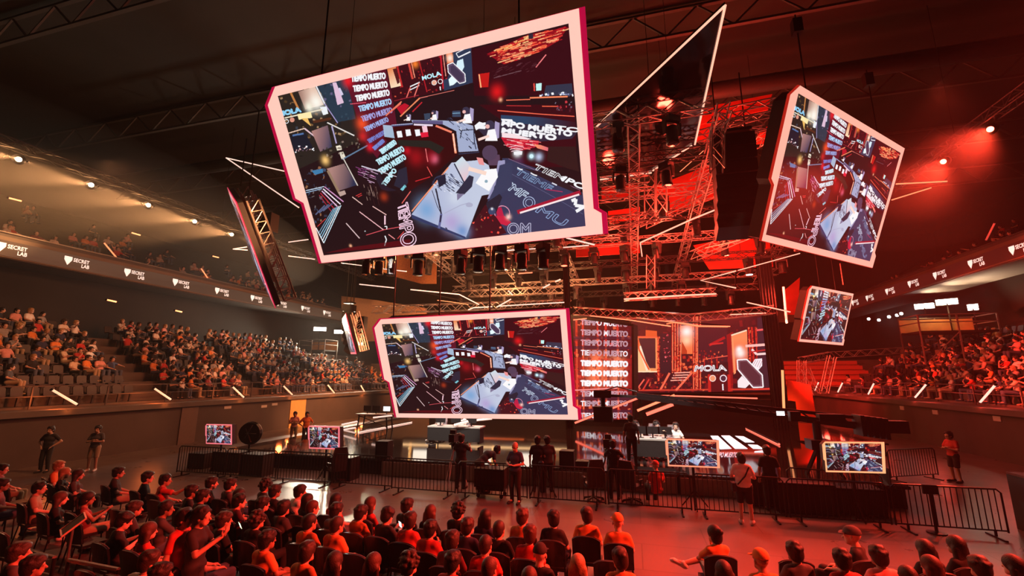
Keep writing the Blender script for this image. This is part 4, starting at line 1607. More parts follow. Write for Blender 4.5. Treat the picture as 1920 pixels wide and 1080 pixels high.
# yellow door and darker doors in the side wall
for i, (px, py, w, h, m) in enumerate(((556, 793, 1.6, 2.1, mat('ochre door', (.55, .33, .10), .6)), (352, 800, 1.0, 2.0, mat('brown door', (.12, .08, .06), .6)))):
    p = at_x(px, py, XL + .03)
    d = MB().box((p.x, p.y, h / 2), (.06, w, h)).build('door_%d' % (i + 1), m)
    struct(d)

# bright flood lamps on far platforms
def flood(p, aim, w, label, group):
    e = empty('flood_light', p)
    d = (Vector(aim) - Vector(p)).normalized()
    e.rotation_euler = d.to_track_quat('-Z', 'Y').to_euler()
    tag(e, label, 'flood light', group)
    MB().box((0, 0, .12), (w + .1, .5, .24)).build('housing', BLKM, e)
    MB().box((0, 0, -.01), (w, .38, .03)).build('lens', WHITEE, e)
    MB().bar((-w / 2 - .1, 0, .1), (-w / 2 - .1, 0, .6), .05).bar((w / 2 + .1, 0, .1), (w / 2 + .1, 0, .6), .05).bar((-w / 2 - .1, 0, .6), (w / 2 + .1, 0, .6), .05).build('yoke', BLKM, e)
    dr = e.rotation_euler.to_matrix().inverted() @ Vector((0, 0, -1))
    MB().bar(dr * .1, dr * 2.2, .07).build('mast', BLKM, e)
    return e


FL = []
for i, (px, py, Y, w) in enumerate(((600, 617, 40, 1.2), (636, 622, 42, 1.0), (674, 645, 45, .6), (1733, 574, 40, 1.1), (1775, 566, 37, 1.1), (1824, 576, 36, .5))):
    p = at_y(px, py, Y)
    aim = CAM + Vector((-6 if i < 3 else 4, 6, 0))
    flood(p, aim, w, 'glaring white flood lamp %s' % ['above the far scaffold box of the warm stand, nearer the crowd', 'above the far scaffold box, second one toward the hanging screen', 'small one low by the black speaker cluster', 'over the railed platform of the red stand, stage side', 'over the railed platform of the red stand, middle', 'small dim one at the outer end of the railed platform'][i], 'flood lamps on the platforms')
    FL.append((p, aim))
for i, (px, py) in enumerate(((1629, 598), (1667, 594), (1682, 591), (1690, 588), (1648, 600))):
    p = at_x(px, py, 24.7)
    e = empty('wash_light', p)
    tag(e, 'tiny white wash lamp on the far wall behind the small hanging screen, %s along' % ORD[i], 'lamp', 'far wall wash lamps')
    MB().ell((0, 0, 0), (.14, .1, .14), 10, 6).build('lens', WHITEE, e)
    MB().box((0, .2, 0), (.3, .25, .3)).build('housing', BLKM, e)


# scaffold platforms with rails
def platform(c, sx, sy, h, label, mm):
    e = empty('camera_platform', c)
    tag(e, label, 'platform')
    MB().box((0, 0, -.06), (sx, sy, .12)).build('deck', BLK, e)
    for x in (-sx / 2, 0, sx / 2):
        for y in (-sy / 2, sy / 2):
            MB().bar((x, y, -h), (x, y, 1.05), .07).build('upright', RAILM, e)
    m = MB()
    for z in (.55, 1.05):
        for y in (-sy / 2, sy / 2):
            m.bar((-sx / 2, y, z), (sx / 2, y, z), .06)
        for x in (-sx / 2, sx / 2):
            m.bar((x, -sy / 2, z), (x, sy / 2, z), .06)
    m.build('guard_rail', RAILM, e)
    MB().box((0, sy / 2 - .03, .5), (sx, .03, .9)).build('back_panel', mm, e)
    b = MB()
    b.bar((-sx / 2, -sy / 2, -h), (0, -sy / 2, -.1), .05).bar((0, -sy / 2, -h), (sx / 2, -sy / 2, -.1), .05)
    b.build('brace', RAILM, e)
    return e


AMBP = mat('amber plywood', (.62, .36, .14), .6, scale=2, noise=.3)
p1 = at_y(596, 657, 40.5)
platform(p1, 3.2, 2.0, 1.2, 'scaffold camera platform with amber panels at the far end of the warm stand', AMBP)
p2 = at_y(1777, 622, 36)
platform(p2, 4.2, 2.2, max(.5, p2.z - 4.5), 'railed camera platform with amber panels above the red lit crowd', AMBP)
# end benches; the orange and red light on them is put into the colours
for s, (x0, x1, cl, mm) in enumerate(((-23, -12.5, 'orange', mat('bench orange light tint', (.6, .25, .1), .5)), (8.5, 22, 'red', mat('bench red light tint', (.6, .12, .08), .5)))):
    for r in range(5):
        y, z = Y1 + 1.75 + r, LIP + .1 + r * .5
        e = empty('bench', ((x0 + x1) / 2, y, z))
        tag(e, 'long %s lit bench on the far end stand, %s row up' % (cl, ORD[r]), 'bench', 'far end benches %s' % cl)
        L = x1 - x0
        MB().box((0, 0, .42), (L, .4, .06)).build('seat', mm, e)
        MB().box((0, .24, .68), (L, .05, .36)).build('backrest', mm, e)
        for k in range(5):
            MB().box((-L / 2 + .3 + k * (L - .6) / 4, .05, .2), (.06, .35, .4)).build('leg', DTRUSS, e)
# ------------------------------------------------------------------ stage, led walls and hanging screens
STZ = 0.6
SX0, SX1, SY0, SY1 = -17.5, 10.5, 16.2, 36.0
STAGEM = mat('glossy black stage floor', (0.022, 0.02, 0.02), 0.055, scale=3, noise=.3, spec=.8)
for nm, x0, x1, y0, y1 in (('', SX0, 7.6, SY0, 26), ('_rear', SX0, 11.6, 26, SY1)):
    struct(MB().box(((x0 + x1) / 2, (y0 + y1) / 2, STZ - .04), (x1 - x0, y1 - y0, .08)).build('floor_stage' + nm, STAGEM))
    struct(MB().box(((x0 + x1) / 2, (y0 + y1) / 2, (STZ - .08) / 2), (x1 - x0 - .2, y1 - y0 - .2, STZ - .08)).build('trim_stage_skirt' + nm, FABB))


def plane_quad(px_quad, P0, N, n=16, off=0.0):
    """grid mesh of a picture whose corners are seen at px_quad, on the plane through P0 with normal N"""
    H = hom(px_quad)
    N = Vector(N).normalized()
    P0 = Vector(P0) + N * off

    def W(u, v):
        q = happ(H, (u, v))[0]
        d = ray(*q)
        return CAM + d * ((P0 - CAM).dot(N) / d.dot(N))
    return W


def picture(name, W, mats, parent, c, n=14):
    vs, fs, uv = [], [], []
    for j in range(n + 1):
        for i in range(n + 1):
            vs.append(W(i / n, j / n) - c)
            uv.append((i / n, 1 - j / n))
    for j in range(n):
        for i in range(n):
            a = j * (n + 1) + i
            fs.append((a, a + 1, a + n + 2, a + n + 1))
    me = bpy.data.meshes.new(name)
    me.from_pydata(vs, [], fs)
    ul = me.uv_layers.new(name='map')
    for l in me.loops:
        u, v = uv[l.vertex_index]
        ul.data[l.index].uv = (u, 1 - v)
    me.update()
    return obj(name, me, mats, parent)


FRAME_UV = [(0, 1.052), (1.031, 1.052), (1.029, .092), (1.052, .062), (1.052, -.054), (-.02, -.05), (-.022, .36), (-.051, .396), (-.051, .965)]
FEED = screen_mat('live feed picture', feed_canvas(), 1.0)


def fit_plane(quad, H, f=FPX):
    """pose of a 16:9 rectangle of height H seen at quad: returns centre and normal (world)"""
    q = [(x - 960, -(y - 540)) for x, y in quad]
    M = hom(q)
    K = np.array([f, f, -1.0])
    v1, v2, t = M[:, 0] / K, M[:, 1] / K, M[:, 2] / K
    if t[2] > 0:
        v1, v2, t = -v1, -v2, -t
    s = H / np.linalg.norm(v2)
    c = (t + .5 * v1 + .5 * v2) * s
    nn = np.cross(v1, v2)
    nn /= np.linalg.norm(nn)
    tw = lambda v: RGT * v[0] + UPV * v[1] - FWD * v[2]
    return CAM + tw(c), tw(nn)


def led_screen(name, quad, P0, N, label, fm, depth=.35, frame=FRAME_UV, side=CRIMSON, cat='led screen', group=None, pm=None, hang=None, rim=.016):
    N = Vector(N).normalized()
    W = plane_quad(quad, P0, N)
    c = W(.5, .5)
    e = empty(name, c)
    tag(e, label, cat, group)
    Wp = plane_quad(quad, P0, N, off=.02)
    # the picture is pushed 2 cm out along the normal; its corners stay where they are seen
    picture('picture', Wp, pm or FEED, e, c)
    outer = [W(u, v) - c for u, v in frame]
    m = MB()
    n = len(outer)
    back = [p - N * .06 for p in outer]
    m.add(outer + back, [tuple(range(n))])
    m.mi = 1
    o0 = 0
    m.f += [(i, n + i, n + (i + 1) % n, (i + 1) % n) for i in range(n)]
    m.m += [1] * n
    b = m.build('led_border', [fm, side], e)
    # face orientation toward the viewer
    bm = bmesh.new()
    bm.from_mesh(b.data)
    bmesh.ops.recalc_face_normals(bm, faces=bm.faces)
    bm.to_mesh(b.data)
    bm.free()
    ed = MB()
    grow = [(u + (rim if u > .5 else -rim), v + (.003 if v > .5 else -.004)) for u, v in frame]
    ge = [W(u, v) - c - N * .03 for u, v in grow]
    ed.prism(ge, -N * .05)
    if name != 'floor_monitor':
        ed.build('edge_light', side, e)
    hs = MB()
    ins = [Vector(p) * .965 - N * .14 for p in outer]
    hs.prism(ins, -N * depth)
    hs.build('housing', BLK, e)
    if hang:
        for u in hang[1]:
            top = W(u, 1.0) - c - N * (depth * .6)
            z = hang[0] - c.z
            MB().tube([top, (top.x, top.y, z)], .025, 6).build('cable', BLKM, e)
            MB().box((top.x, top.y, z - .5), (.3, .3, .55)).build('hoist', BLKM, e)
    return e


S1 = S1Q
S2 = [(715.8, 608), (1050, 591), (1065, 777.5), (747.5, 775)]
S3 = [(1497, 175), (1688.7, 286.7), (1631, 490), (1436, 440)]
S4 = [(1522, 540.8), (1597.4, 555), (1578.6, 642.6), (1500.8, 635.7)]
P, N = fit_plane(S1, 5.0)
led_screen('hanging_screen', S1, P, N, 'largest tilted hanging screen with pink lit border above the walkway', FRAMEP, .5, hang=(16.5, (.15, .85)))
P, N = fit_plane(S2, 3.4)
led_screen('hanging_screen', S2, P, N, 'wide low hanging screen with pink border in front of the stage', FRAMEP, .4, hang=(11.0, (.05, .33, .62)))
P, N = fit_plane(S3, 4.6)
led_screen('hanging_screen', S3, P, N, 'big tilted hanging screen turned toward the red lit stand', mat('peach led border', (1, .6, .5), .4, emit=(1.0, .47, .36), es=1.0), .5, side=mat('red led edge', (.5, .02, .01), .4, emit=(.5, .02, .01), es=.7), hang=(16.5, (.15, .85)), rim=.005)
P, N = fit_plane(S4, 3.0)
led_screen('hanging_screen', S4, P, N, 'small hanging screen beside the black drape, under the big tilted one', mat('peach led border', (1, .6, .5), .4), .4, side=mat('red led edge', (.5, .02, .01), .4), hang=(13.0, (.3, .7)), rim=.005)


def edge_screen(A, B, D, dA, dB, dD, label, hz):
    """screen seen almost edge on: A near top, B far top, D near bottom"""
    a, b, d = at_d(A[0], A[1], dA), at_d(B[0], B[1], dB), at_d(D[0], D[1], dD)
    ex, ey = b - a, a - d
    N = ey.cross(ex).normalized()
    if N.dot(CAM - a) < 0:
        N = -N
    c = d + ex / 2 + ey / 2
    e = empty('hanging_screen', c)
    tag(e, label, 'led screen')

    def W(u, v):          # u from the far edge (left for its own audience) to the near edge
        return d + ex * (1 - u) + ey * v

    Wp = lambda u, v: W(.02 + .955 * u, .05 + .9 * v) + N * .03
    picture('picture', Wp, FEED, e, c, 8)
    q = [W(u, v) - c for u, v in ((0, 0), (1, 0), (1, 1), (.05, 1), (0, .93))]
    m = MB()
    n = len(q)
    m.add(q + [p - N * .035 for p in q], [tuple(range(n))] + [(i, n + i, n + (i + 1) % n, (i + 1) % n) for i in range(n)])
    m.m = [0] + [1] * n
    b_ = m.build('led_border', [FRAMER, CRIMSON], e)
    MB().prism([p * .97 - N * .035 for p in q], -N * .25).build('housing', BLK, e)
    fr = MB()
    for u in (.12, .4, .68, .95):
        p0, p1 = W(u, .02) - c - N * .45, W(u, .98) - c - N * .45
        p2, p3 = p0 - N * .5, p1 - N * .5
        fr.bar(p0, p1, .07).bar(p2, p3, .07)
        for k in range(9):
            fr.bar(p0.lerp(p1, k / 9), p2.lerp(p3, (k + 1) / 9), .035).bar(p0.lerp(p1, k / 9), p2.lerp(p3, k / 9), .035)
    fr.build('rear_frame', TRUSSM, e)
    for k in range(4):
        MB().box(W(.2 + .2 * k, .55 + .05 * k) - c - N * 1.1, (.5, .5, .9)).build('processor_box', BLK, e)
    for u in (.15, .85):
        t = W(u, 1) - c - N * .6
        MB().tube([t, (t.x, t.y, hz - c.z)], .03, 6).build('cable', BLKM, e)
    return e


edge_screen((442, 379), (425, 350), (516, 578), 20, 24, 19.6, 'hanging screen seen edge-on in front of the warm lit stand, dark frame behind it', 16.5)
edge_screen((648, 587), (641, 599), (668, 664), 32, 38, 32, 'small hanging screen seen edge-on by the glaring flood lamps', 12.5)

# led column, back walls
CQ = [(1074, 596), (1184, 612), (1186, 786), (1080, 789)]
cp = at_y(1132, 788, 30)
struct(MB().box((cp.x, cp.y + .75, (STZ + cp.z) / 2), (3.7, 1.6, cp.z - STZ)).build('trim_column_plinth', BLK))
CN = Vector((-.22, -1, 0))
e = empty('led_column', (cp.x, cp.y, cp.z))
tag(e, 'tall led column showing stacked red and white lettering on the stage', 'led wall')
W = plane_quad(CQ, cp, CN)
picture('picture', W, screen_mat('column picture', column_canvas()), e, Vector((cp.x, cp.y, cp.z)), 8)
cN = CN.normalized()
MB().prism([W(u, v) - Vector((cp.x, cp.y, cp.z)) - cN * .03 for u, v in ((-.04, 0), (1.04, 0), (1.04, 1.03), (-.04, 1.03))], -cN * 1.2).build('housing', BLK, e)
WQ = [(1184, 598), (1449, 588), (1449, 733), (1184, 737)]
wp = at_y(1316, 735, 34)
e = empty('led_wall', wp)
tag(e, 'wide led back wall showing red machinery, the word MOLA and a capsule mark', 'led wall')
W = plane_quad(WQ, wp, (-.1, -1, 0))
picture('picture', W, screen_mat('red set picture', wall_canvas()), e, wp, 8)
MB().prism([W(u, v) - wp + Vector((0, .05, 0)) for u, v in ((-.01, -.02), (1.01, -.02), (1.01, 1.02), (-.01, 1.02))], (0, .5, 0)).build('housing', BLK, e)
wp = at_y(900, 735, 34)
GQ = [(760, 597), (1062, 596), (1066, 737), (760, 737)]
e = empty('led_wall', wp)
tag(e, 'golden led back wall hidden behind the low hanging screen, mirrored in the stage floor', 'led wall')
W = plane_quad(GQ, wp, (.1, -1, 0))
picture('picture', W, screen_mat('golden set picture', gold_canvas(), 2.4), e, wp, 6)
MB().prism([W(u, v) - wp + Vector((0, .05, 0)) for u, v in ((-.01, -.02), (1.01, -.02), (1.01, 1.02), (-.01, 1.02))], (0, .5, 0)).build('housing', BLK, e)
# black drapes either side of the set and the slim tower before the column
for (a, b, Y, lab) in (((1450, 1478), 470, 31.5, 'tall black drape at the outer side of the red led wall'), ((1061, 1073), 455, 28.2, 'slim black drape tower beside the led column')):
    p0, p1 = at_y(a[0], 760, Y), at_y(a[1], 760, Y)
    top = at_y((a[0] + a[1]) / 2, b, Y).z
    m = MB()
    n = 14
    vs = []
    for k in range(n + 1):
        p = p0.lerp(p1, k / n)
        vs += [(p.x, p.y + .08 * math.sin(k * 2.2), STZ), (p.x, p.y + .08 * math.sin(k * 2.2), top)]
    m.add(vs, [(2 * k, 2 * k + 2, 2 * k + 3, 2 * k + 1) for k in range(n)])
    m.add([(v[0], v[1] + .4, v[2]) for v in vs], [(2 * k, 2 * k + 1, 2 * k + 3, 2 * k + 2) for k in range(n)])
    tag(m.build('stage_drape', FABB), lab, 'drape')

# glowing lines lying on or around the stage
def strip_px(pts, depth_fn, r, m, label, group=None):
    P = [depth_fn(*p) for p in pts]
    c = P[0]
    e = empty('light_strip', c)
    tag(e, label, 'light strip', group)
    MB().tube([p - c for p in P], r, 6).build('glowing_tube', m, e)
    n = P[0] - P[-1]
    MB().bar(P[0] - c + Vector((0, .04, .03)), P[-1] - c + Vector((0, .04, .03)), r * 1.6).build('profile', BLKM, e)
    return e


sz = lambda z: (lambda x, y: at_z(x, y, z))
sy = lambda y0: (lambda x, y: at_y(x, y, y0))
G = 'light strips on the stage'
for pts, fn, r, m, lab in (
        ([(672, 810), (772, 791)], sz(STZ + .05), .045, TUBEP, 'white strip on the stage rim below the side desk'),
        ([(641, 796), (670, 790)], sy(24), .05, TUBEP, 'upper white strip left of the side desk'),
        ([(641, 806), (667, 802)], sy(24), .05, TUBEP, 'lower white strip left of the side desk'),
        ([(700, 783), (735, 779)], sy(24), .05, TUBEP, 'white strip on the front edge of the side desk riser'),
        ([(1399, 803), (1461, 833)], sz(STZ + .05), .045, mat('stage red strip', (1, .2, .1), .4, emit=(1, .16, .1), es=1.8), 'slanted red strip on the stage floor beside the white floor bars'),
        ([(1184, 742), (1262, 742), (1420, 747)], sy(33), .05, mat('stage red strip', (1, .2, .1), .4), 'long red strip along the foot of the red led wall'),
        ([(1078, 793), (1200, 745)], sy(26.5), .06, mat('stage red strip', (1, .2, .1), .4), 'slanted red riser strip crossing the foot of the led column'),
        ([(1195, 770), (1265, 741)], sy(25), .07, mat('stage orange strip', (1, .3, .1), .4, emit=(1, .25, .12), es=1.6), 'orange riser strip behind the players desk'),
        ([(1212, 777), (1262, 758)], sy(24), .09, mat('stage red strip', (1, .2, .1), .4), 'broad red riser strip right behind the players'),
        ([(852, 797), (878, 790)], sy(20), .06, TUBEP, 'short white strip on the near desk under the low screen'),
        ([(880, 789), (922, 785)], sy(20.5), .05, TUBEP, 'thin white strip behind the cameraman under the low screen')):
    strip_px(pts, fn, r, m, lab, G)
# led floor bars
WBAR = mat('led floor white', (1, 1, 1), .3, emit=(.9, .93, 1.0), es=1.1)
e = empty('led_floor', at_z(1390, 835, STZ + .004))
tag(e, 'led floor panel with slanted white bars and lettering in front of the red wall', 'led floor')
c = e.location.copy()
for q in (((1332, 817), (1346, 817), (1372, 841), (1350, 842)), ((1352, 816.5), (1368, 816.5), (1402, 841), (1378, 841)), ((1378, 817), (1394, 818), (1415, 829), (1397, 829)), ((1402, 833), (1420, 834), (1433, 842), (1412, 841)), ((1415, 846), (1432, 844), (1435, 848), (1414, 848))):
    m = MB()
    P = [at_z(x, y, STZ + .012) - c for x, y in q]
    m.add(P, [(0, 3, 2, 1)])
    m.build('floor_bar', WBAR, e)
V, T, E_, _ = glyphs(TM)
q4 = [at_z(x, y, STZ + .012) - c for x, y in ((1338, 848), (1384, 848), (1382, 857), (1334, 857))]
m = MB()
vs = []
for u, v in V:
    a, b = q4[3].lerp(q4[2], u), q4[0].lerp(q4[1], u)
    vs.append(a.lerp(b, v))
m.add(vs, [tuple(t) for t in T])
m.build('floor_lettering', mat('led floor lettering', (1, 1, 1), .3, emit=(.6, .62, .75), es=.8), e)

# players' desks: slanted table with monitors and five seated players
DESK = mat('desk pale laminate', (.55, .52, .5), .4)


def gaming_chair(name):
    e = empty(name, (0, 0, 0))
    m = MB()
    m.box((0, 0, .47), (.5, .5, .1))
    m.build('seat', CHAIRB, e)
    m = MB()
    m.prism([(-.24, -.2, .5), (.24, -.2, .5), (.27, -.26, .95), (.2, -.3, 1.25), (-.2, -.3, 1.25), (-.27, -.26, .95)], (0, -.09, 0))
    m.build('backrest', mat('gaming chair shell', (.35, .33, .36), .5), e)
    m = MB()
    m.tube([(0, 0, .42), (0, 0, .12)], .03, 8)
    for k in range(5):
        a = k * 2 * PI / 5
        m.bar((0, 0, .12), (.3 * math.cos(a), .3 * math.sin(a), .06), .05)
    m.build('leg_star', BLKM, e)
    for k in range(5):
        a = k * 2 * PI / 5
        MB().ell((.3 * math.cos(a), .3 * math.sin(a), .035), (.035, .035, .035), 8, 6).build('caster', BLK, e)
    for s in (-1, 1):
        MB().box((s * .28, .02, .68), (.06, .28, .04)).bar((s * .28, 0, .5), (s * .28, 0, .67), .04).build('armrest', BLK, e)
    return e


def desk(p, q, w, label, monitors):
    p, q = Vector(p), Vector(q)
    c = (p + q) / 2
    rz = math.atan2((q - p).y, (q - p).x)
    L = (q - p).length
    e = empty('player_desk', (c.x, c.y, STZ + .3), rz)
    tag(e, label, 'desk')
    MB().box((0, 0, .72), (L, w, .06)).build('tabletop', DESK, e)
    MB().box((0, -w / 2 + .03, .4), (L, .04, .6)).build('front_panel', FABB, e)
    for x in (-L / 2 + .1, L / 2 - .1):
        MB().box((x, 0, .35), (.08, w * .8, .7)).build('leg', BLK, e)
    return e


for ((a, b), lab, Y) in (((1186, 1262), 'long pale players desk in front of the red led wall', 18.6), ((808, 905), 'players desk under the low hanging screen, lit white', 20.5)):
    pa, pb = at_y(a, 812, Y), at_y(b, 812, Y)
    pa.z = pb.z = 0
    d_ = desk(pa, pb, .8, lab, 3)
    d_.location.z = STZ + .08
    for k in range(3):
        t = .2 + .3 * k
        p = pa.lerp(pb, t)
        e = empty('monitor', (p.x, p.y - .1, STZ + .83))
        tag(e, 'slim black gaming monitor on the %s, %s along' % (lab.split(',')[0].replace(' in front of the red led wall', ' by the red wall'), ORD[k]), 'monitor', 'monitors on the ' + lab.split(',')[0])
        MB().box((0, 0, .28), (.5, .04, .28)).build('display', BLK, e)
        MB().box((0, .024, .28), (.46, .006, .25)).build('panel', mat('monitor glow', (.6, .8, 1), .3, emit=(.55, .7, 1.0), es=1.6), e)
        MB().bar((0, 0, 0), (0, 0, .2), .05).box((0, 0, .01), (.24, .18, .02)).build('stand', BLKM, e)
GCH = None
struct(MB().box((5.4, 35.0, 1.35), (9.8, 2.0, 1.5)).build('trim_riser_right', FABB))
struct(MB().box((-10.5, 35.0, 1.35), (11, 2.0, 1.5)).build('trim_riser_left', FABB))
# ------------------------------------------------------------------ rig: trusses, moving heads, strips
def truss_mesh(L, w=.42, r=.028, cell=.55):
    m = MB()
    h = w / 2
    for y in (-h, h):
        for z in (-h, h):
            m.tube([(0, y, z), (L, y, z)], r, 6)
    k = max(2, int(L / cell))
    for i in range(k):
        a, b = L * i / k, L * (i + 1) / k
        for (y0, z0, y1, z1) in ((-h, -h, -h, h), (h, h, h, -h), (-h, h, h, h), (h, -h, -h, -h)):
            p, q = ((a, y0, z0), (b, y1, z1)) if i % 2 == 0 else ((a, y1, z1), (b, y0, z0))
            m.bar(p, q, r * 1.2)
    return m


TRC = {}


def truss(p, q, label, w=.42, m=TRUSSM, group='lighting trusses', cables=False):
    p, q = Vector(p), Vector(q)
    L = round((q - p).length, 1)
    key = (L, w)
    if key not in TRC:
        TRC[key] = truss_mesh(L, w).mesh('truss')
    o = bpy.data.objects.new('truss', TRC[key])
    COL.objects.link(o)
    if not o.data.materials:
        o.data.materials.append(m)
    o.material_slots[0].link = 'OBJECT'
    o.material_slots[0].material = m
    d = (q - p).normalized()
    o.matrix_world = Matrix.Translation(p) @ d.to_track_quat('X', 'Z').to_matrix().to_4x4()
    tag(o, label, 'truss', group)
    if cables:
        for t in (.12, .5, .88):
            a = Vector((L * t, 0, w / 2))
            b = o.matrix_world.inverted() @ Vector(((o.matrix_world @ a).x, (o.matrix_world @ a).y, 21.4))
            MB().tube([a, b], .012, 5).build('hanging_cable', BLKM, o)
    return o


def moving_head():
    e = empty('moving_head_light', (0, 0, 0))
    MB().box((0, 0, -.1), (.42, .36, .2)).build('base', BLK, e)
    MB().tube([(0, 0, .12), (0, 0, 0)], .03, 6).build('clamp', BLKM, e)
    y = MB()
    for s in (-1, 1):
        y.prism([(s * .24, -.1, -.22), (s * .24, .1, -.22), (s * .24, .06, -.62), (s * .24, -.06, -.62)], (s * .05, 0, 0))
    y.box((0, 0, -.22), (.56, .2, .06))
    y.build('yoke', BLK, e)
    h = MB()
    h.lathe([(.10, .28), (.17, .24), (.19, .05), (.18, -.2), (.2, -.26), (.2, -.32)], 12, (0, 0, -.58))
    hd = h.build('head', BLK, e, smooth=True)
    MB().lathe([(.17, -.318), (.17, -.33), (.05, -.34)], 12, (0, 0, -.58)).build('lens', mat('dark lens', (.03, .03, .04), .1), hd)
    return e


MH = moving_head()
MHN = [0]
LENSW = mat('white stage lamp lens', (1, 1, 1), .4, emit=(1.0, .93, .88), es=9.0)
LENSR = mat('red stage lamp lens', (1, .1, .1), .4, emit=(1.0, .1, .05), es=7.0)


def blocks_screen(p):
    x, y, d = proj(p)
    for q, dd in ((S3, 19.5), (S4, 31)):
        xs, ys = [a for a, b in q], [b for a, b in q]
        if min(xs) - 30 < x < max(xs) + 25 and min(ys) - 40 < y < max(ys) + 30 and d < dd:
            return True
    return False


def put_head(p, label, tilt=(0, 0), lens=None, s=1.0, group='moving heads in the rig'):
    o = MH if MHN[0] == 0 else copy_tree(MH)
    MHN[0] += 1
    o.location = p
    o.scale = (s, s, s)
    o.rotation_euler = (0, 0, RND.uniform(0, 3))
    tag(o, label, 'stage light', group)
    for ch in o.children:
        if ch.name.startswith('head'):
            ch.rotation_euler = (0, 0, 0)
            if lens is not None:
                for l in ch.children:
                    l.material_slots[0].link = 'OBJECT'
                    l.material_slots[0].material = lens
    return o


# main grid over the stage
ZG = 12.6
gx0, gx1 = -14.0, 10.0
rows = [(15.5, ZG + .6), (18.5, ZG + .3), (21.5, ZG), (24.5, ZG - .2), (27.5, ZG - .6), (30.5, ZG - 1.2), (33.5, ZG - 1.8), (36.5, ZG - 2.2)]
for i, (y, z) in enumerate(rows):
    truss((gx0, y, z), (gx1 if y > 24 else 4.4 if y > 17 else 3.2, y, z), 'long lighting truss across the rig, %s from the camera side' % ORD[i], cables=True, m=DTRUSS if i % 2 else TRUSSM)
for i, x in enumerate((-13, -8.5, -4, .5, 3.6, 9.5)):
    truss((x, 15.5 if x < 9 else 25, ZG + .45), (x, 37, ZG - 1.6), 'truss running away toward the back of the rig, %s from the warm stand' % ORD[i])
# slanted members seen in the red part and vertical ladder beams
for i, (a, b, ya, yb) in enumerate((((1290, 265), (1440, 225), 20, 18), ((1300, 330), (1440, 250), 22, 19), ((1125, 345), (1215, 335), 19, 19), ((1140, 420), (1230, 405), 23, 23), ((1205, 420), (1350, 350), 26, 22), ((1300, 480), (1440, 420), 28, 24), ((1330, 225), (1455, 200), 18, 17), ((1090, 440), (1190, 430), 24, 24))):
    truss(at_y(a[0], a[1], ya), at_y(b[0], b[1], yb), 'slanted red lit truss between the two biggest screens, %s counted from above' % ORD[i], .5)
for i, (px, y0, y1, Y) in enumerate(((1218, 322, 402, 20), (1240, 322, 402, 20), (1345, 235, 320, 17), (1220, 480, 540, 26))):
    truss(at_y(px, y1, Y), at_y(px, y0, Y), 'upright ladder truss hanging in the red rig, %s from the largest screen' % ORD[i], .45)
# lower stage roof
for i, (a, b, y) in enumerate((((700, 590), (1070, 578), 29), ((1075, 592), (1290, 606), 29.5), ((1290, 606), (1450, 590), 31), ((880, 560), (1060, 552), 33), ((1170, 566), (1345, 556), 31))):
    truss(at_y(a[0], a[1] - 9, y), at_y(b[0], b[1] - 9, y), 'low truss of the stage roof, %s piece counted from the low hanging screen' % ORD[i], .5, group='stage roof trusses')
# side lighting trusses (lamps over both stands)
truss((-27, 4, 14.2), (-27, 42, 14.2), 'long dark truss carrying the golden lamps over the warm stand', .4, DTRUSS, cables=True)
truss((14.7, 4, 14.2), (14.7, 42, 14.2), 'long dark truss carrying the red lamps over the red stand', .4, DTRUSS, cables=True)
# rear truss frames of the far end stand on the red side
for i, (a, b, ya, yb) in enumerate((((1503, 676), (1560, 665), 41, 44), ((1503, 735), (1503, 676), 41, 41), ((1530, 740), (1510, 690), 41, 41), ((1570, 665), (1720, 655), 44.5, 46.5), ((1560, 668), (1545, 735), 43, 43))):
    truss(at_y(a[0], a[1], ya), at_y(b[0], b[1], yb), 'red lit frame truss beside the far benches, %s piece outward from the drape' % ORD[i], .5, group='frame trusses by the red benches')

# moving heads hanging in rows
k = 0
for i, (y, z) in enumerate(rows):
    xs = np.linspace(gx0 + .6, gx1 - .6, 13)
    for j, x in enumerate(xs):
        if (i * 7 + j * 3) % 5 == 0:
            continue
        if blocks_screen((float(x), y, z - .5)) or (x > 3 and y < 24):
            continue
        lens = None
        if (i * 5 + j) % 11 == 3 and i > 1:
            lens = LENSW if (i + j) % 3 else LENSR
        put_head((float(x), y, z - .28), 'black moving head under the %s cross truss, %s from the warm stand' % (ORD[i], ORD[j]), lens=lens, s=1.15)
# silhouettes close below the largest screen
for i, (px, py) in enumerate(((688, 478), (712, 478), (735, 480))):
    put_head(at_y(px, py, 17), 'dark moving head silhouetted against the amber wall patch, %s one' % ORD[i], s=1.0, group='heads before the amber patch')
for i, (px, py) in enumerate(((785, 474), (864, 470), (897, 466), (937, 462), (978, 460), (1018, 458))):
    put_head(at_y(px, py, 15), 'large black moving head hanging just under the largest screen, %s along' % ORD[i], s=.98, group='heads under the largest screen')
# black speaker clusters
def line_array(p, n, w, h, label):
    e = empty('line_array_speaker', p)
    tag(e, label, 'speaker')
    for k in range(n):
        a = -.02 * k * k
        MB().box((0, .02 * k * k, -k * h), (w, .8, h * .94), (a * .6, 0, 0)).build('speaker_box', BLK, e)
    MB().box((0, 0, h * .8), (w * .9, .7, .12)).build('flying_frame', BLKM, e)
    for s in (-1, 1):
        MB().tube([(s * w * .35, 0, h * .8), (s * w * .35, 0, 16.0 - p[2])], .025, 6).build('cable', BLKM, e)
    return e


line_array(at_y(1373, 270, 18), 7, 1.5, .55, 'big black speaker cluster hanging in the middle of the red rig')
line_array(at_y(655, 578, 34), 7, .9, .6, 'black speaker cluster by the small edge-on screen')
line_array(at_y(1470, 330, 22), 6, 1.0, .5, 'black speaker stack half hidden behind the big turned screen')

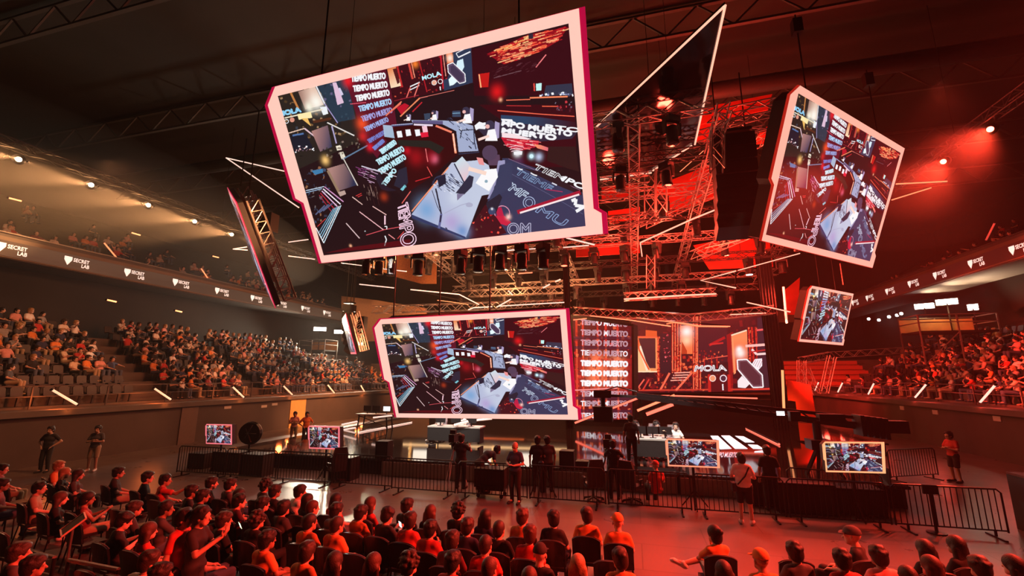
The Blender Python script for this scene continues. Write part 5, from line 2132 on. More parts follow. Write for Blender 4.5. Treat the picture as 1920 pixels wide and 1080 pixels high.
# hanging mirror panel with lit edge (upper middle)
hx = [(1117, 239), (1212, 150), (1360, 10), (1303, 272), (1224, 322), (1125, 337)]
P0 = at_y(1230, 230, 16.5)
hz = P0.z
hp = [at_z(x, y, hz) for x, y in hx]
c = sum(hp, Vector()) / len(hp)
e = empty('mirror_ceiling_panel', c)
tag(e, 'hanging six-sided mirror panel with glowing pink edges above the rig', 'ceiling panel')
MB().prism([p - c for p in hp], (0, 0, .12)).build('mirror_face', mat('dark mirror', (.10, .09, .10), .08, .9, noise=.5, scale=.7, bump=.6), e)
for i, (a, b) in enumerate((((1117, 239), (1358, 12)), ((1360, 10), (1303, 271)), ((1297, 273), (1224, 320)), ((1222, 324), (1125, 337)))):
    MB().tube([at_z(a[0], a[1], hz - .05) - c, at_z(b[0], b[1], hz - .05) - c], .034, 6).build('edge_light', mat('peach edge light', (1, .6, .45), .4, emit=(1, .52, .36), es=1.15), e)

# glowing strips of the rig
lines = [
    ([(424, 296), (560, 389)], 20, .05, TUBEP, 'long white strip slanting down behind the largest screen on the warm side'),
    ([(424, 296), (542, 323)], 20, .045, TUBEP, 'white strip meeting the longer one at the outer tip of the rig'),
    ([(541, 454), (578, 449)], 24, .045, TUBEP, 'short white strip at the lower corner of the largest screen'),
    ([(437, 467), (463, 463)], 26, .05, TUBEP, 'short white strip behind the edge-on screen, upper one'),
    ([(437, 467), (464, 469)], 26, .05, TUBEP, 'short white strip behind the edge-on screen, lower one'),
    ([(541, 480), (590, 486)], 26, .05, TUBEP, 'white strip just left under the largest screen'),
    ([(640, 493), (703, 501)], 24, .035, TUBEP, 'thin white strip under the largest screen, outer half'),
    ([(710, 503), (762, 509)], 24, .045, TUBEP, 'white strip under the largest screen, inner half'),
    ([(674, 533), (740, 540)], 26, .05, TUBEP, 'bright end of the long strip above the low screen'),
    ([(770, 543), (861, 552), (898, 571)], 26, .05, TUBEP, 'long bent strip above the low hanging screen'),
    ([(820, 563), (845, 566), (878, 571)], 27, .03, STRIPD, 'dim orange strip under the bent one'),
    ([(878, 581), (888, 577), (923, 575)], 27, .05, TUBEP, 'strip just above the top edge of the low screen, outer piece'),
    ([(936, 574), (1003, 570), (1058, 567)], 27, .05, TUBEP, 'strip just above the top edge of the low screen, inner piece'),
    ([(931, 576), (958, 561)], 26, .05, TUBEP, 'short strip slanting up above the low screen'),
    ([(1018, 540), (1031, 533)], 27, .06, TUBEP, 'tiny slanted strip right above the low screen, outer one'),
    ([(1041, 528), (1051, 524)], 27, .06, TUBEP, 'tiny slanted strip right above the low screen, inner one'),
    ([(953, 545), (961, 553)], 27, .06, TUBEP, 'tiny strip falling the other way above the low screen'),
    ([(949, 470), (968, 468)], 22, .05, TUBEP, 'short strip between two big moving heads, outer one'),
    ([(992, 467), (1008, 466)], 22, .04, TUBEP, 'short strip between two big moving heads, inner one'),
    ([(972, 513), (998, 511)], 25, .05, mat('stage orange strip', (1, .3, .1), .4), 'small orange bar in the middle of the rig'),
    ([(1062, 446), (1115, 459)], 20, .05, TUBEP, 'strip starting at the lower inner corner of the largest screen'),
    ([(1056, 464), (1104, 460)], 20, .035, TUBEP, 'thin strip closing the angle under the largest screen corner'),
    ([(1200.5, 455), (1300, 410), (1340, 394)], 22, .05, mat('peach edge light', (1, .6, .45), .4), 'long peach strip rising through the red rig'),
    ([(1200.5, 455), (1204, 481)], 22, .04, mat('peach edge light', (1, .6, .45), .4), 'short peach strip falling from the start of the long peach strip'),
    ([(1500, 475), (1384, 507)], 24, .035, mat('peach edge light', (1, .6, .45), .4), 'thin peach strip under the big turned screen'),
    ([(1380, 508), (1314, 526), (1380, 540)], 24, .05, mat('peach edge light', (1, .6, .45), .4), 'peach strip folded to a sharp point in the red rig'),
    ([(1322, 465), (1388, 450)], 23, .03, mat('stage orange strip', (1, .3, .1), .4), 'thin orange curve on the red cloth under the speaker cluster'),
    ([(1170, 561), (1280, 554), (1343, 551)], 29, .07, mat('peach edge light', (1, .6, .45), .4), 'thick peach strip along the stage roof'),
    ([(1400, 567), (1482, 585)], 29, .05, mat('peach edge light', (1, .6, .45), .4), 'peach strip ending at the upright by the black drape'),
    ([(1368, 590), (1436, 587)], 31, .05, mat('peach edge light', (1, .6, .45), .4), 'level peach strip over the capsule mark'),
    ([(1469, 538), (1475, 606)], 30.5, .09, mat('peach edge light', (1, .6, .45), .4), 'upright peach light on the edge of the black drape, upper piece'),
    ([(1467, 694), (1470, 770)], 30.5, .1, mat('amber upright', (1, .6, .3), .4, emit=(1, .46, .18), es=1.05), 'upright amber light at the foot of the black drape'),
    ([(1106, 592), (1180, 600), (1258, 612)], 29, .05, mat('stage orange strip', (1, .3, .1), .4), 'orange strip along the canopy over the led column, front one'),
    ([(1193, 596), (1280, 606), (1310, 611), (1369, 612)], 29.5, .05, mat('stage orange strip', (1, .3, .1), .4), 'orange strip along the canopy over the red led wall'),
    ([(1075, 600), (1100, 597)], 28.5, .05, mat('stage orange strip', (1, .3, .1), .4), 'short orange strip at the canopy corner above the led column'),
    ([(1680, 345), (1776, 340)], 22, .04, mat('stage orange strip', (1, .3, .1), .4), 'thin orange strip beyond the big turned screen, upper one'),
    ([(1672, 375), (1746, 352)], 22, .035, mat('stage orange strip', (1, .3, .1), .4), 'thin orange strip beyond the big turned screen, lower one'),
    ([(1275, 322), (1350, 255)], 19, .02, mat('stage orange strip', (1, .3, .1), .4), 'thin orange cable light beside the speaker cluster'),
    ([(1575, 494), (1581, 534)], 28, .03, mat('dull red tube', (1, .2, .1), .4), 'dull red glowing cable above the small hanging screen'),  # a cable drawn with a red glow
    ([(985, 496), (986, 508)], 25, .02, TUBEP, 'tiny upright white strip in the middle of the rig'),
]
for pts, Y, r, m, lab in lines:
    strip_px(pts, sy(Y), r * .72, m, lab, 'light strips of the rig')
# red cloths behind the trusses; added panels paint red light on the background
RCL = mat('red fabric and light tint', (.75, .07, .035), .8, scale=1.2, noise=.35)
for i, (q, Y, lab) in enumerate(((((1300, 460), (1440, 432), (1450, 500), (1330, 505)), 33, 'red lit cloth panel behind the rig under the speaker cluster'), (((1290, 210), (1340, 215), (1335, 265), (1285, 262)), 24, 'red lit cloth patch beside the mirror panel'), (((1470, 545), (1500, 520), (1496, 590), (1474, 590)), 33, 'red lit cloth behind the upright peach light'), (((1420, 250), (1442, 235), (1440, 268), (1418, 270)), 22, 'small orange red panel by the big turned screen'), (((1080, 460), (1198, 452), (1200, 474), (1080, 482)), 29, 'long red lit cloth band below the corner of the largest screen'), (((1300, 205), (1448, 176), (1440, 206), (1300, 236)), 23, 'sloping band of painted red light between mirror panel and big turned screen'), (((1128, 352), (1198, 346), (1198, 366), (1128, 374)), 25, 'small patch of painted red light just outside the largest screen, upper one'), (((1140, 396), (1200, 388), (1200, 412), (1142, 420)), 28, 'small patch of painted red light just outside the largest screen, lower one'), (((1225, 350), (1330, 310), (1340, 372), (1240, 408)), 31, 'dull red wall light painted on a panel behind the ladder trusses'))):
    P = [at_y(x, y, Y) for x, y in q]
    tag(MB().prism(P, (0, .06, 0)).build('tinted_panel', RCL), lab, 'cloth panel')
P = [at_y(x, y, 36.2) for x, y in ((1476, 712), (1520, 722), (1532, 790), (1476, 790))]  # added panel, its red colour imitates a glow on the wall
tag(MB().prism(P, (0, .06, 0)).build('tinted_panel', RCL), 'red panel added as the glow patch beside the amber upright at the drape foot', 'cloth panel')
# amber plates behind the outer heads
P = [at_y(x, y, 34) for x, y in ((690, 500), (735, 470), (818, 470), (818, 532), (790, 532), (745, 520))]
tag(MB().prism(P, (0, .06, 0)).build('tinted_panel', mat('amber cloth', (.75, .36, .15), .8, noise=.3)), 'amber lit wall panel behind the three dark moving heads', 'cloth panel')
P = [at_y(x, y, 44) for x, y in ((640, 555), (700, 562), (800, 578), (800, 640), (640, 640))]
tag(MB().prism(P, (0, .06, 0)).build('tinted_panel', mat('brown cloth', (.16, .08, .045), .8, noise=.3)), 'brown lit wall panel behind the top of the low screen', 'cloth panel')

# golden and red lamps on the side trusses
def big_lamp(p, aim, m, label, group):
    e = empty('beam_light', p)
    d = (Vector(aim) - Vector(p)).normalized()
    e.rotation_euler = d.to_track_quat('-Z', 'Y').to_euler()
    tag(e, label, 'stage light', group)
    MB().lathe([(.1, .4), (.2, .36), (.24, .05), (.24, 0)], 14).build('head', BLKM, e, smooth=True)
    MB().lathe([(.11, .005), (.11, -.012), (.02, -.02)], 14).build('lens', m, e)
    y = MB()
    for s in (-1, 1):
        y.bar((s * .28, 0, .15), (s * .28, 0, .62), .05)
    y.bar((-.3, 0, .62), (.3, 0, .62), .05)
    y.build('yoke', BLKM, e)
    return e


LL = []
for i, y in enumerate((9.4, 12.4, 15.3, 18.2, 21.1, 23.9)):
    p = Vector((-27, y, 13.6))
    big_lamp(p, p + Vector((1.0, -.55, -.35)), WARME, 'golden beam lamp on the dark truss over the warm stand, %s from the camera' % ORD[i], 'golden lamps')
    LL.append(p)
RL = []
for i, y in enumerate((21.1, 24.0)):
    p = Vector((14.7, y, 13.7))
    big_lamp(p, p + Vector((-.8, -.7, -.45)), REDE, 'blazing red beam lamp over the red stand, %s' % ('nearer and smaller flare' if i == 0 else 'farther and larger flare'), 'red lamps')
    RL.append(p)
AUD = [(283,895,'A','black','dark'),(316,900,'J','red','dark'),(366,921,'A','black','dark'),(407,906,'A','black','dark'),(433,908,'A','charcoal','dark'),(392,930,'A','black','dark'),(451,939,'I','maroon','dark'),(264,954,'A','charcoal','brown'),(294,958,'G','charcoal','dark'),(244,974,'E','black','dark'),(287,989,'D','red','red'),(425,978,'A','black','brown'),(390,1000,'A','black','dark'),(292,1052,'I','cream','brown'),(311,1076,'A','charcoal','dark'),
(10,880,'A','maroon','dark'),(116,874,'A','orange','blond'),(132,884,'D','black','blond'),(149,886,'D','charcoal','brown'),(228,886,'A','black','dark'),(12,909,'A','maroon','dark'),(81,915,'I','khaki','dark'),(130,931,'D','black','red'),(163,931,'L','maroon','dark'),
(464,921,'D','black','dark'),(494,913,'C','black','dark'),(525,921,'A','black','dark'),(501,945,'A','black','dark'),(566,924,'G','white','dark'),(583,934,'D','black','dark'),(620,932,'D','red','dark'),(540,954,'B','charcoal','dark'),(595,952,'F','charcoal','red'),(486,973,'C','black','brown'),(592,978,'F','orange','dark'),(508,1011,'A','orange','dark'),(612,1039,'B','orange','brown'),
(693,943,'D','red','red'),(765,950,'A','black','dark'),(665,957,'A','grey','dark'),(683,964,'A','orange','dark'),(644,980,'F','orange','brown'),(742,966,'E','charcoal','dark'),(783,974,'B','red','brown'),(665,1050,'D','black','brown'),(718,1050,'D','black','red'),(788,1057,'C','charcoal','brown'),
(817,959,'D','black','red'),(854,957,'C','black','dark'),(901,966,'D','navy','dark'),(871,985,'A','navy','brown'),(917,990,'F','black','brown'),(819,992,'A','red','dark'),(842,1013,'B','maroon','brown'),(896,1015,'F','red','brown'),(968,1001,'B','red','red'),(843,1050,'A','red','dark'),(905,1062,'F','red','red'),(978,1066,'D','red','red'),
(990,969,'A','orange','red'),(1039,973,'B','black','dark'),(1102,967,'B','orange','brown'),(1148,977,'H','orange','brown','orange'),(1015,1043,'H','black','dark','black'),(1073,1050,'D','cream','blond'),(1112,1043,'B','orange','brown'),
(1337,996,'K','orange','dark'),(1442,1050,'H','orange','brown','orange'),(1510,1035,'A','charcoal','dark'),(1589,1004,'H','black','dark','charcoal'),(1565,1046,'A','red','dark'),(1650,1046,'A','pink','dark'),(1740,1026,'D','black','dark'),(1719,1050,'D','maroon','red'),(1794,1024,'D','black','dark'),(1841,1039,'D','black','dark'),(1776,1056,'A','navy','dark'),(1687,1074,'F','orange','brown'),(1397,1068,'D','maroon','brown'),
(47,1035,'A','charcoal','brown'),(75,1060,'A','red','dark')]
# ------------------------------------------------------------------ figures: shapes
ST = {'A': dict(P=pose_seated(), hair='short', yaw=-.1), 'B': dict(P=pose_seated(.03), hair='short', yaw=.25, top='tee'),
      'C': dict(P=pose_seated(arms='cross'), hair='curly'), 'D': dict(P=pose_seated(arms='lap'), hair='long', fem=True, wide=.92),
      'E': dict(P=pose_seated(.05, 'phone'), hair='short', pitch=-.3), 'F': dict(P=pose_seated(), hair='fuzz', yaw=-.2, wide=1.06),
      'G': dict(P=pose_seated(.08, 'chin'), hair='short', yaw=-.3), 'H': dict(P=pose_seated(), hair='cap', yaw=.1),
      'I': dict(P=pose_seated(arms='behind'), hair='short', yaw=-.2), 'J': dict(P=pose_seated(arms='point'), hair='short', yaw=-.4),
      'K': dict(P=pose_seated(.02, 'chin', cross=True), hair='bun', fem=True, wide=.95, yaw=.3, legs='short'),
      'L': dict(P=pose_seated(arms='phone'), hair='tail', fem=True, wide=.92, top='tank', yaw=-.3)}
for k, v in ST.items():
    figure_meshes('seated ' + k, **v)
for k, v in {'fold': dict(P=pose_stand('fold'), hair='short', legs='short'), 'hips': dict(P=pose_stand('hips'), hair='short'), 'clip': dict(P=pose_stand('front'), hair='none', pitch=-.35), 'back': dict(P=pose_stand('down'), hair='short', wide=1.03),
             'cam': dict(P=pose_stand('cam'), hair='short', wide=1.05), 'bend': dict(P=pose_stand('work', bend=1.0), hair='short'), 'lady': dict(P=pose_stand('front'), hair='bun', legs='short', wide=1.12, fem=True, yaw=.3),
             'clap': dict(P=pose_stand('clap'), hair='short', yaw=.0), 'tank': dict(P=pose_stand('down', stride=.05), hair='short', top='tee')}.items():
    figure_meshes('standing ' + k, **v)
TARGET = Vector((-1.5, 24, 0))
FLOOR_PEOPLE = []


def face(p, jit=.2):
    d = TARGET - Vector((p[0], p[1], 0))
    return -math.atan2(d.x, d.y) + RND.uniform(-jit, jit)


# ------------------------------------------------------------------ floor chairs
def floor_chair():
    e = empty('folding_chair', (0, 0, 0))
    m = MB()
    vs, n = [], 9
    for k in range(n):
        t = -1 + 2 * k / (n - 1)
        x = .235 * t
        y = -.235 - .05 * (1 - t * t)
        top = .90 - .07 * abs(t) ** 3
        for z, yy in ((.50, y + .03), (.70, y), (top, y - .035)):
            vs += [(x, yy, z), (x, yy - .035, z)]
    fs = []
    for k in range(n - 1):
        a, b = k * 6, (k + 1) * 6
        fs += [(a, b, b + 2, a + 2), (a + 2, b + 2, b + 4, a + 4), (a + 1, a + 3, b + 3, b + 1), (a + 3, a + 5, b + 5, b + 3), (a + 4, b + 4, b + 5, a + 5), (a, a + 1, b + 1, b)]
    fs += [(0, 2, 3, 1), (2, 4, 5, 3), ((n - 1) * 6, (n - 1) * 6 + 1, (n - 1) * 6 + 3, (n - 1) * 6 + 2), ((n - 1) * 6 + 2, (n - 1) * 6 + 3, (n - 1) * 6 + 5, (n - 1) * 6 + 4)]
    m.add(vs, fs)
    m.build('backrest', CHAIRB, e, smooth=False)
    rim = MB()
    rim.tube([(.235 * t, -.27 - .05 * (1 - t * t), .895 - .07 * abs(t) ** 3) for t in [-1 + 2 * k / 10 for k in range(11)]], .012, 6)
    rim.build('top_rim', mat('chair rim grey', (.10, .09, .085), .35), e)
    MB().box((0, .0, .435), (.46, .44, .05)).box((0, .215, .425), (.44, .03, .03)).build('seat', CHAIRB, e)
    for s in (-1, 1):
        MB().tube([(s * .21, .2, .42), (s * .225, .22, .0)], .014, 6).build('leg', BLKM, e)
        MB().tube([(s * .21, -.26, .62), (s * .21, -.2, .42), (s * .225, -.27, 0)], .014, 6).build('leg', BLKM, e)
    return e


CH = floor_chair()
CHN = [0]


def put_chair(x, y, rz, label):
    o = CH if CHN[0] == 0 else copy_tree(CH)
    CHN[0] += 1
    o.location = (x, y, 0)
    o.rotation_euler = (0, 0, rz)
    o.scale = (1.06, 1.0, 1.06)
    tag(o, label, 'chair', 'black chairs on the arena floor')


ROWY = [8.75, 7.95, 7.15, 6.38, 5.2]
HN = {'dark': 'dark haired', 'brown': 'brown haired', 'blond': 'blond', 'red': 'auburn haired'}
PD = {'A': 'hands on lap', 'B': 'head turned aside', 'C': 'curly hair and crossed arms', 'D': 'long hair', 'E': 'looking at a phone', 'F': 'cropped hair', 'G': 'chin on hand', 'H': 'wearing a cap', 'I': 'arm stretched over the next chair', 'J': 'pointing arm', 'K': 'legs crossed, hair tied up', 'L': 'bare arms and tied hair'}
pts = []
for a in AUD:
    p = at_z(a[0], a[1], 1.2 if a[2] != 'L' else 1.18)
    pts.append([p.x, p.y])
for it in range(60):
    for i in range(len(pts)):
        for j in range(i):
            dx, dy = pts[i][0] - pts[j][0], pts[i][1] - pts[j][1]
            if abs(dx) < .56 and abs(dy) < .72:
                ox, oy = .56 - abs(dx), .72 - abs(dy)
                if ox < oy:
                    s = (1 if dx > 0 else -1) * ox * .26
                    pts[i][0] += s
                    pts[j][0] -= s
                else:
                    s = (1 if dy > 0 else -1) * oy * .26
                    pts[i][1] += s
                    pts[j][1] -= s
rows_ = {}
for i, p in enumerate(pts):
    r = min(range(5), key=lambda k: abs(ROWY[k] - p[1]))
    blk = 0 if p[0] < .2 else 1
    rows_.setdefault((blk, r), []).append(i)
rank = {}
for (blk, r), L in rows_.items():
    for k, i in enumerate(sorted(L, key=lambda i: -pts[i][0] if blk == 0 else pts[i][0])):
        rank[i] = (blk, r, k)
for i, a in enumerate(AUD):
    x, y = pts[i]
    blk, r, k = rank[i]
    rz = face((x, y), .12)
    if a[2] == 'K':
        rz = .35
    if a[2] == 'H' and a[0] > 1500:
        rz = 1.0
    where = '%s floor row, %s person from the red floor aisle%s' % (ORD[r], ordw(k + 1), '' if blk == 0 else ' toward the dark cabinet')
    lab = 'seated %s person in %s top, %s, %s' % (HN[a[4]], a[3], PD[a[2]], where)
    if len(lab.split()) > 16:
        lab = '%s person in %s top, %s floor row, %s from the aisle%s' % (HN[a[4]], a[3], ORD[r], ordw(k + 1), '' if blk == 0 else ', cabinet side')
    sk = (i * 7) % 3 if a[4] == 'dark' else i % 2
    person('seated ' + a[2], (x, y, 0), rz, lab, sk, a[4], a[3], ['denim', 'black', 'charcoal', 'khaki'][i % 4], ['white', 'black', 'charcoal'][i % 3], 'seated audience on the floor', 1.0 if a[2] not in 'DKL' else .96, hat=(a[5] if len(a) > 5 else None))
    put_chair(x, y - .02, rz * .35, 'black chair under the %s person from the aisle, %s floor row%s' % (ordw(k + 1), ORD[r], '' if blk == 0 else ' on the cabinet side'))
# empty chairs
ne = {}
for r, y in enumerate((8.75, 7.97, 7.19, 6.41, 5.63, 4.85)):
    for blk, xs in ((0, [-.5 - .57 * k for k in range(30)]), (1, [1.15 + .57 * k for k in range(8)])):
        for x in xs:
            if (-10.75 < x < -9.9 and y > 6.8) or (-10.9 < x < -8.6 and y < 6.9) or (blk == 1 and y < 7.1) or (x < -16.8) or (y < 6 and x < -11.5):
                continue
            if math.hypot(x + 9.7, y - 6.2) < .8 or any(abs(x - p[0]) < .56 and abs(y - p[1]) < .66 for p in pts):
                continue
            if (math.hypot(x + 6.2, y - 5.9) < .9):
                continue
            k = ne.get((blk, r), 0) + 1
            ne[(blk, r)] = k
            put_chair(x, y, face((x, y), .06) * .18, 'empty black chair, %s empty one from the aisle, %s floor row%s' % (ordw(k), ORD[r], '' if blk == 0 else ', cabinet side'))

# the two standing men and people along the barrier
def stand_at(px, py, z, shape, rz, label, **kw):
    p = at_z(px, py, z)
    return person('standing ' + shape, (p.x, p.y, kw.pop('z0', 0)), rz, label, **kw)


stand_at(378, 966, 1.64, 'clap', -1.15, 'standing dark haired man in black shirt holding up his forearms among the seats', skin=1, top='black', legs='black')
stand_at(346, 971, 1.60, 'tank', -1.2, 'standing man in red vest behind the man in black shirt', skin=1, top='red', legs='charcoal', scale=.98)
stand_at(1401, 983, 0.0, 'lady', -.2, 'person in white shirt and black shorts with shoulder bag, standing before the barrier', skin=0, top='white', legs='black', shoe='white')
stand_at(966, 944, 0.0, 'clip', PI - .2, 'bald bearded man in dark shirt standing at the barrier, hands together', skin=1, top='navy', legs='black', shoe='black')
stand_at(170, 884, 0.0, 'fold', -2.6, 'steward in striped dark shirt and pale shorts, arms folded by the dark wall', skin=1, top='charcoal', legs='khaki')
stand_at(80, 886, 0.0, 'hips', -2.7, 'security man in black with hands on hips by the dark wall', skin=1, top='black', legs='black', shoe='black')
# shoulder strap and bag of the person in white
p = at_z(1401, 983, 0)
bag = MB()
bag.tube([(p.x + .14, p.y - .14, 1.42), (p.x + .02, p.y - .19, 1.2), (p.x - .16, p.y - .12, .98)], .018, 6)
bag.box((p.x - .24, p.y, .9), (.1, .24, .2))
tag(bag.build('shoulder_bag', BLK), 'small black bag hanging on a strap across the white shirt', 'bag')
for px, Y, sh, rz, lab, top, z0 in (
        (865, 15.05, 'cam', .0, 'camera operator in black behind the tripod camera, before the low screen', 'black', 0),
        (1150, 15.1, 'cam', -.1, 'camera operator in black seen from behind at the foot of the led column', 'black', 0),
        (1008, 15.3, 'back', .1, 'tall man in black seen from behind, outer one of the talking pair', 'black', 0),
        (1026, 15.4, 'back', .5, 'man in black seen from behind, one of the talking pair nearer the led column', 'charcoal', 0),
        (905, 14.75, 'bend', -.6, 'man in black bending over the black case behind the barrier', 'black', 0),
        (1438, 15.0, 'back', .0, 'person in black behind the barrier next to the one in white shirt', 'black', 0),
        (1185, 17.4, 'back', .1, 'person in long dark coat walking on the stage before the players', 'charcoal', STZ),
        (547, 22.0, 'fold', -2.4, 'pale clothed crew member beside the ochre door, outer one', 'pink', 0),
        (570, 22.0, 'hips', -2.2, 'pale clothed crew member beside the ochre door, nearer the speaker', 'orange', 0),
        (1785, 20.5, 'fold', 1.9, 'lone person with folded arms by the dark wall of the red stand', 'red', 0)):
    q = at_y(px, 850, Y)
    person('standing ' + sh, (q.x, q.y, z0), rz, lab, skin=1, top=top, legs='black' if top != 'pink' else 'khaki', shoe='black')
q = at_y(1231, 930, 14.9)
person('seated H', (q.x, q.y, -.12), .3, 'crouching crew member in a red cap behind the barrier', top='red', legs='black', hat='red')
# players on stage with their chairs
for i, (px, py, sh, Y) in enumerate(((1193, 797, 'A', 19.4), (1232, 797, 'C', 19.3), (1268, 803, 'J', 19.0), (822, 797, 'A', 21.3), (866, 800, 'B', 21.3))):
    p = at_y(px, 800, Y)
    if GCH is None:
        GCH = gaming_chair('gaming_chair')
        gc = GCH
    else:
        gc = copy_tree(GCH)
    gc.location = (p.x, p.y, STZ)
    rz = PI + (.3 if i < 3 else -.4)
    gc.rotation_euler = (0, 0, rz)
    who = ['nearest the led column', 'in the middle of the red side desk', 'with a raised arm at the red side desk', 'at the outer end of the low screen desk', 'at the inner part of the low screen desk'][i]
    tag(gc, 'pale gaming chair of the player ' + who, 'chair', 'gaming chairs')
    person('seated ' + sh, (p.x, p.y, STZ + .02), rz, 'player in white shirt seated ' + who, skin=0, hair='dark', top='white', legs='black', group='players on stage')
# side desk with black silhouettes on the stage's outer corner
p = at_y(703, 797, 24.5)
e = empty('commentary_desk', (p.x, p.y, STZ))
tag(e, 'raised black commentary desk on the outer corner of the stage with a small lit monitor', 'desk')
MB().box((0, 0, .9), (2.2, .8, .06)).build('tabletop', DESK, e)
for x in (-1, 1):
    for y in (-.3, .3):
        MB().bar((x, y, 0), (x * .9, y, .9), .06).build('leg', BLKM, e)
MB().bar((-1, -.3, .2), (1, -.3, .85), .04).bar((1, -.3, .2), (-1, -.3, .85), .04).build('brace', BLKM, e)
mo = empty('monitor', (p.x + .75, p.y, STZ + .93))
tag(mo, 'small bright monitor on the commentary desk', 'monitor')
MB().box((0, 0, .3), (.5, .05, .32)).bar((0, 0, 0), (0, 0, .2), .05).build('display', BLK, mo)
MB().box((0, -.03, .3), (.44, .01, .26)).build('panel', mat('monitor white', (1, 1, 1), .3, emit=(.95, .95, 1), es=2.0), mo)
for i, x in enumerate((-.6, 0.0)):
    mo = empty('monitor', (p.x + x, p.y, STZ + .93))
    tag(mo, 'dark monitor seen from behind on the commentary desk, %s one' % ('outer' if i == 0 else 'middle'), 'monitor')
    MB().box((0, .05, .3), (.5, .05, .32)).bar((0, .05, 0), (0, .05, .2), .05).build('display', BLK, mo)

# ------------------------------------------------------------------ barrier panels
def barrier(L=2.3):
    e = empty('crowd_barrier', (0, 0, 0))
    m = MB()
    h = L / 2 - .03
    m.tube([(-h, 0, .12), (-h, 0, 1.0), (-h + .08, 0, 1.08), (h - .08, 0, 1.08), (h, 0, 1.0), (h, 0, .12)], .021, 8)
    m.tube([(-h, 0, .16), (h, 0, .16)], .018, 6)
    m.build('frame', BLKM, e)
    b = MB()
    for k in range(17):
        x = -h + (k + 1) * 2 * h / 18
        b.tube([(x, 0, .16), (x, 0, 1.08)], .012, 5, cap=False)
    b.build('bars', BLKM, e)
    for s in (-1, 1):
        MB().bar((s * (h - .25), -.32, .015), (s * (h - .25), .32, .015), .05, .03).bar((s * (h - .25), 0, .02), (s * (h - .25), 0, .16), .04).build('foot', BLKM, e)
    return e


BAR0 = barrier()
x = -17.2
k = 0
while x < 7.4:
    o = BAR0 if k == 0 else copy_tree(BAR0)
    o.location = (x + 1.15, 14.15 if x < -8 else 14.0, 0)
    o.rotation_euler = (0, 0, 0 if x < -8 else RND.uniform(-.01, .01))
    k += 1
    tag(o, 'black barred crowd barrier before the stage, %s panel counted from the warm stand' % ordw(k), 'barrier', 'barriers before the stage')
    x += 2.33
for i, (a, b) in enumerate((((1700, 985), (1640, 905)), ((1640, 905), (1790, 895)), ((1480, 955), (1690, 978)))):
    pa, pb = at_z(a[0], a[1], 0), at_z(b[0], b[1], 0)
    o = copy_tree(BAR0)
    o.location = ((pa.x + pb.x) / 2, (pa.y + pb.y) / 2 + (.35 if i == 2 else 0), 0)
    o.rotation_euler = (0, 0, math.atan2(pb.y - pa.y, pb.x - pa.x))
    tag(o, ['black crowd barrier turned away from the camera at the red end of the row', 'black crowd barrier far back by the red stand wall', 'second black barrier standing close behind the red end of the row'][i], 'barrier', 'barriers before the stage')
# black cloth lining inside the barrier (lower pit wall)
for i, (xa, xb) in enumerate(((-9.5, -4.2), (-4.1, 1.2), (1.3, 6.8))):
    tag(MB().box(((xa + xb) / 2, 16.12, .27), (xb - xa, .04, .5)).build('stage_skirt_cloth', mat('skirt cloth', (.22, .18, .165), .9, bump=.2)), 'dark cloth hung along the stage front, %s stretch from the warm side' % ORD[i], 'cloth')
# posts at the red end
p = at_z(1757, 1000, 0)
e = empty('stanchion', (p.x, p.y, 0))
tag(e, 'dark stanchion post standing alone on the red lit floor', 'post')
MB().tube([(0, 0, .02), (0, 0, 1.0)], .035, 10).build('pole', BLKM, e)
MB().lathe([(.2, 0), (.2, .03), (.05, .05)], 16).build('base', BLKM, e)
MB().box((0, 0, 1.0), (.3, .05, .22)).build('head', BLKM, e)
# slanted low wall line and cabinet
p = at_z(1925, 1010, 0)
e = empty('equipment_cabinet', (p.x + 1.1, p.y + .1, 0))
tag(e, 'tall black equipment cabinet with a red lit desk on top at the frame edge', 'cabinet')
MB().box((0, 0, .65), (1.5, 1.4, 1.3)).build('body', BLK, e)
MB().box((-.1, 0, 1.34), (1.4, 1.2, .05)).build('top', mat('desk red brown', (.12, .05, .04), .5), e)
MB().box((-.2, .2, 1.6), (.5, .08, .35)).bar((-.2, .2, 1.36), (-.2, .2, 1.5), .06).build('display', BLKM, e)

# pit equipment
def monitor_screen(outer, Y, label, fm, yaw=0.0):
    (xa, ya), (xb, yb), (xc, yc), (xd, yd) = outer
    lerp = lambda p, q, t: (p[0] + (q[0] - p[0]) * t, p[1] + (q[1] - p[1]) * t)
    H = hom(outer)
    inner = [tuple(happ(H, q)[0]) for q in ((.05, .95), (.95, .95), (.95, .055), (.05, .055))]
    P0 = at_y((xa + xc) / 2, (ya + yc) / 2, Y)
    e = led_screen('floor_monitor', inner, P0, (math.sin(yaw), -math.cos(yaw), 0), label, fm, .12, [(.0, 1.06), (1.056, 1.06), (1.056, -.061), (-.03, -.061), (-.03, .36), (-.056, .4), (-.056, .95)], side=BLK, cat='monitor', group='monitors facing the floor seats')
    c = e.location
    m = MB()
    m.tube([(0, .2, -.35), (0, .2, .04 - c.z)], .04, 8)
    m.build('pole', BLKM, e)
    m = MB()
    for k in range(3):
        a = k * 2.09 + .5
        m.bar((0, .2, .5 - c.z), (.4 * math.cos(a), .2 + .4 * math.sin(a), .02 - c.z), .03)
    m.build('stand_legs', BLKM, e)
    return e


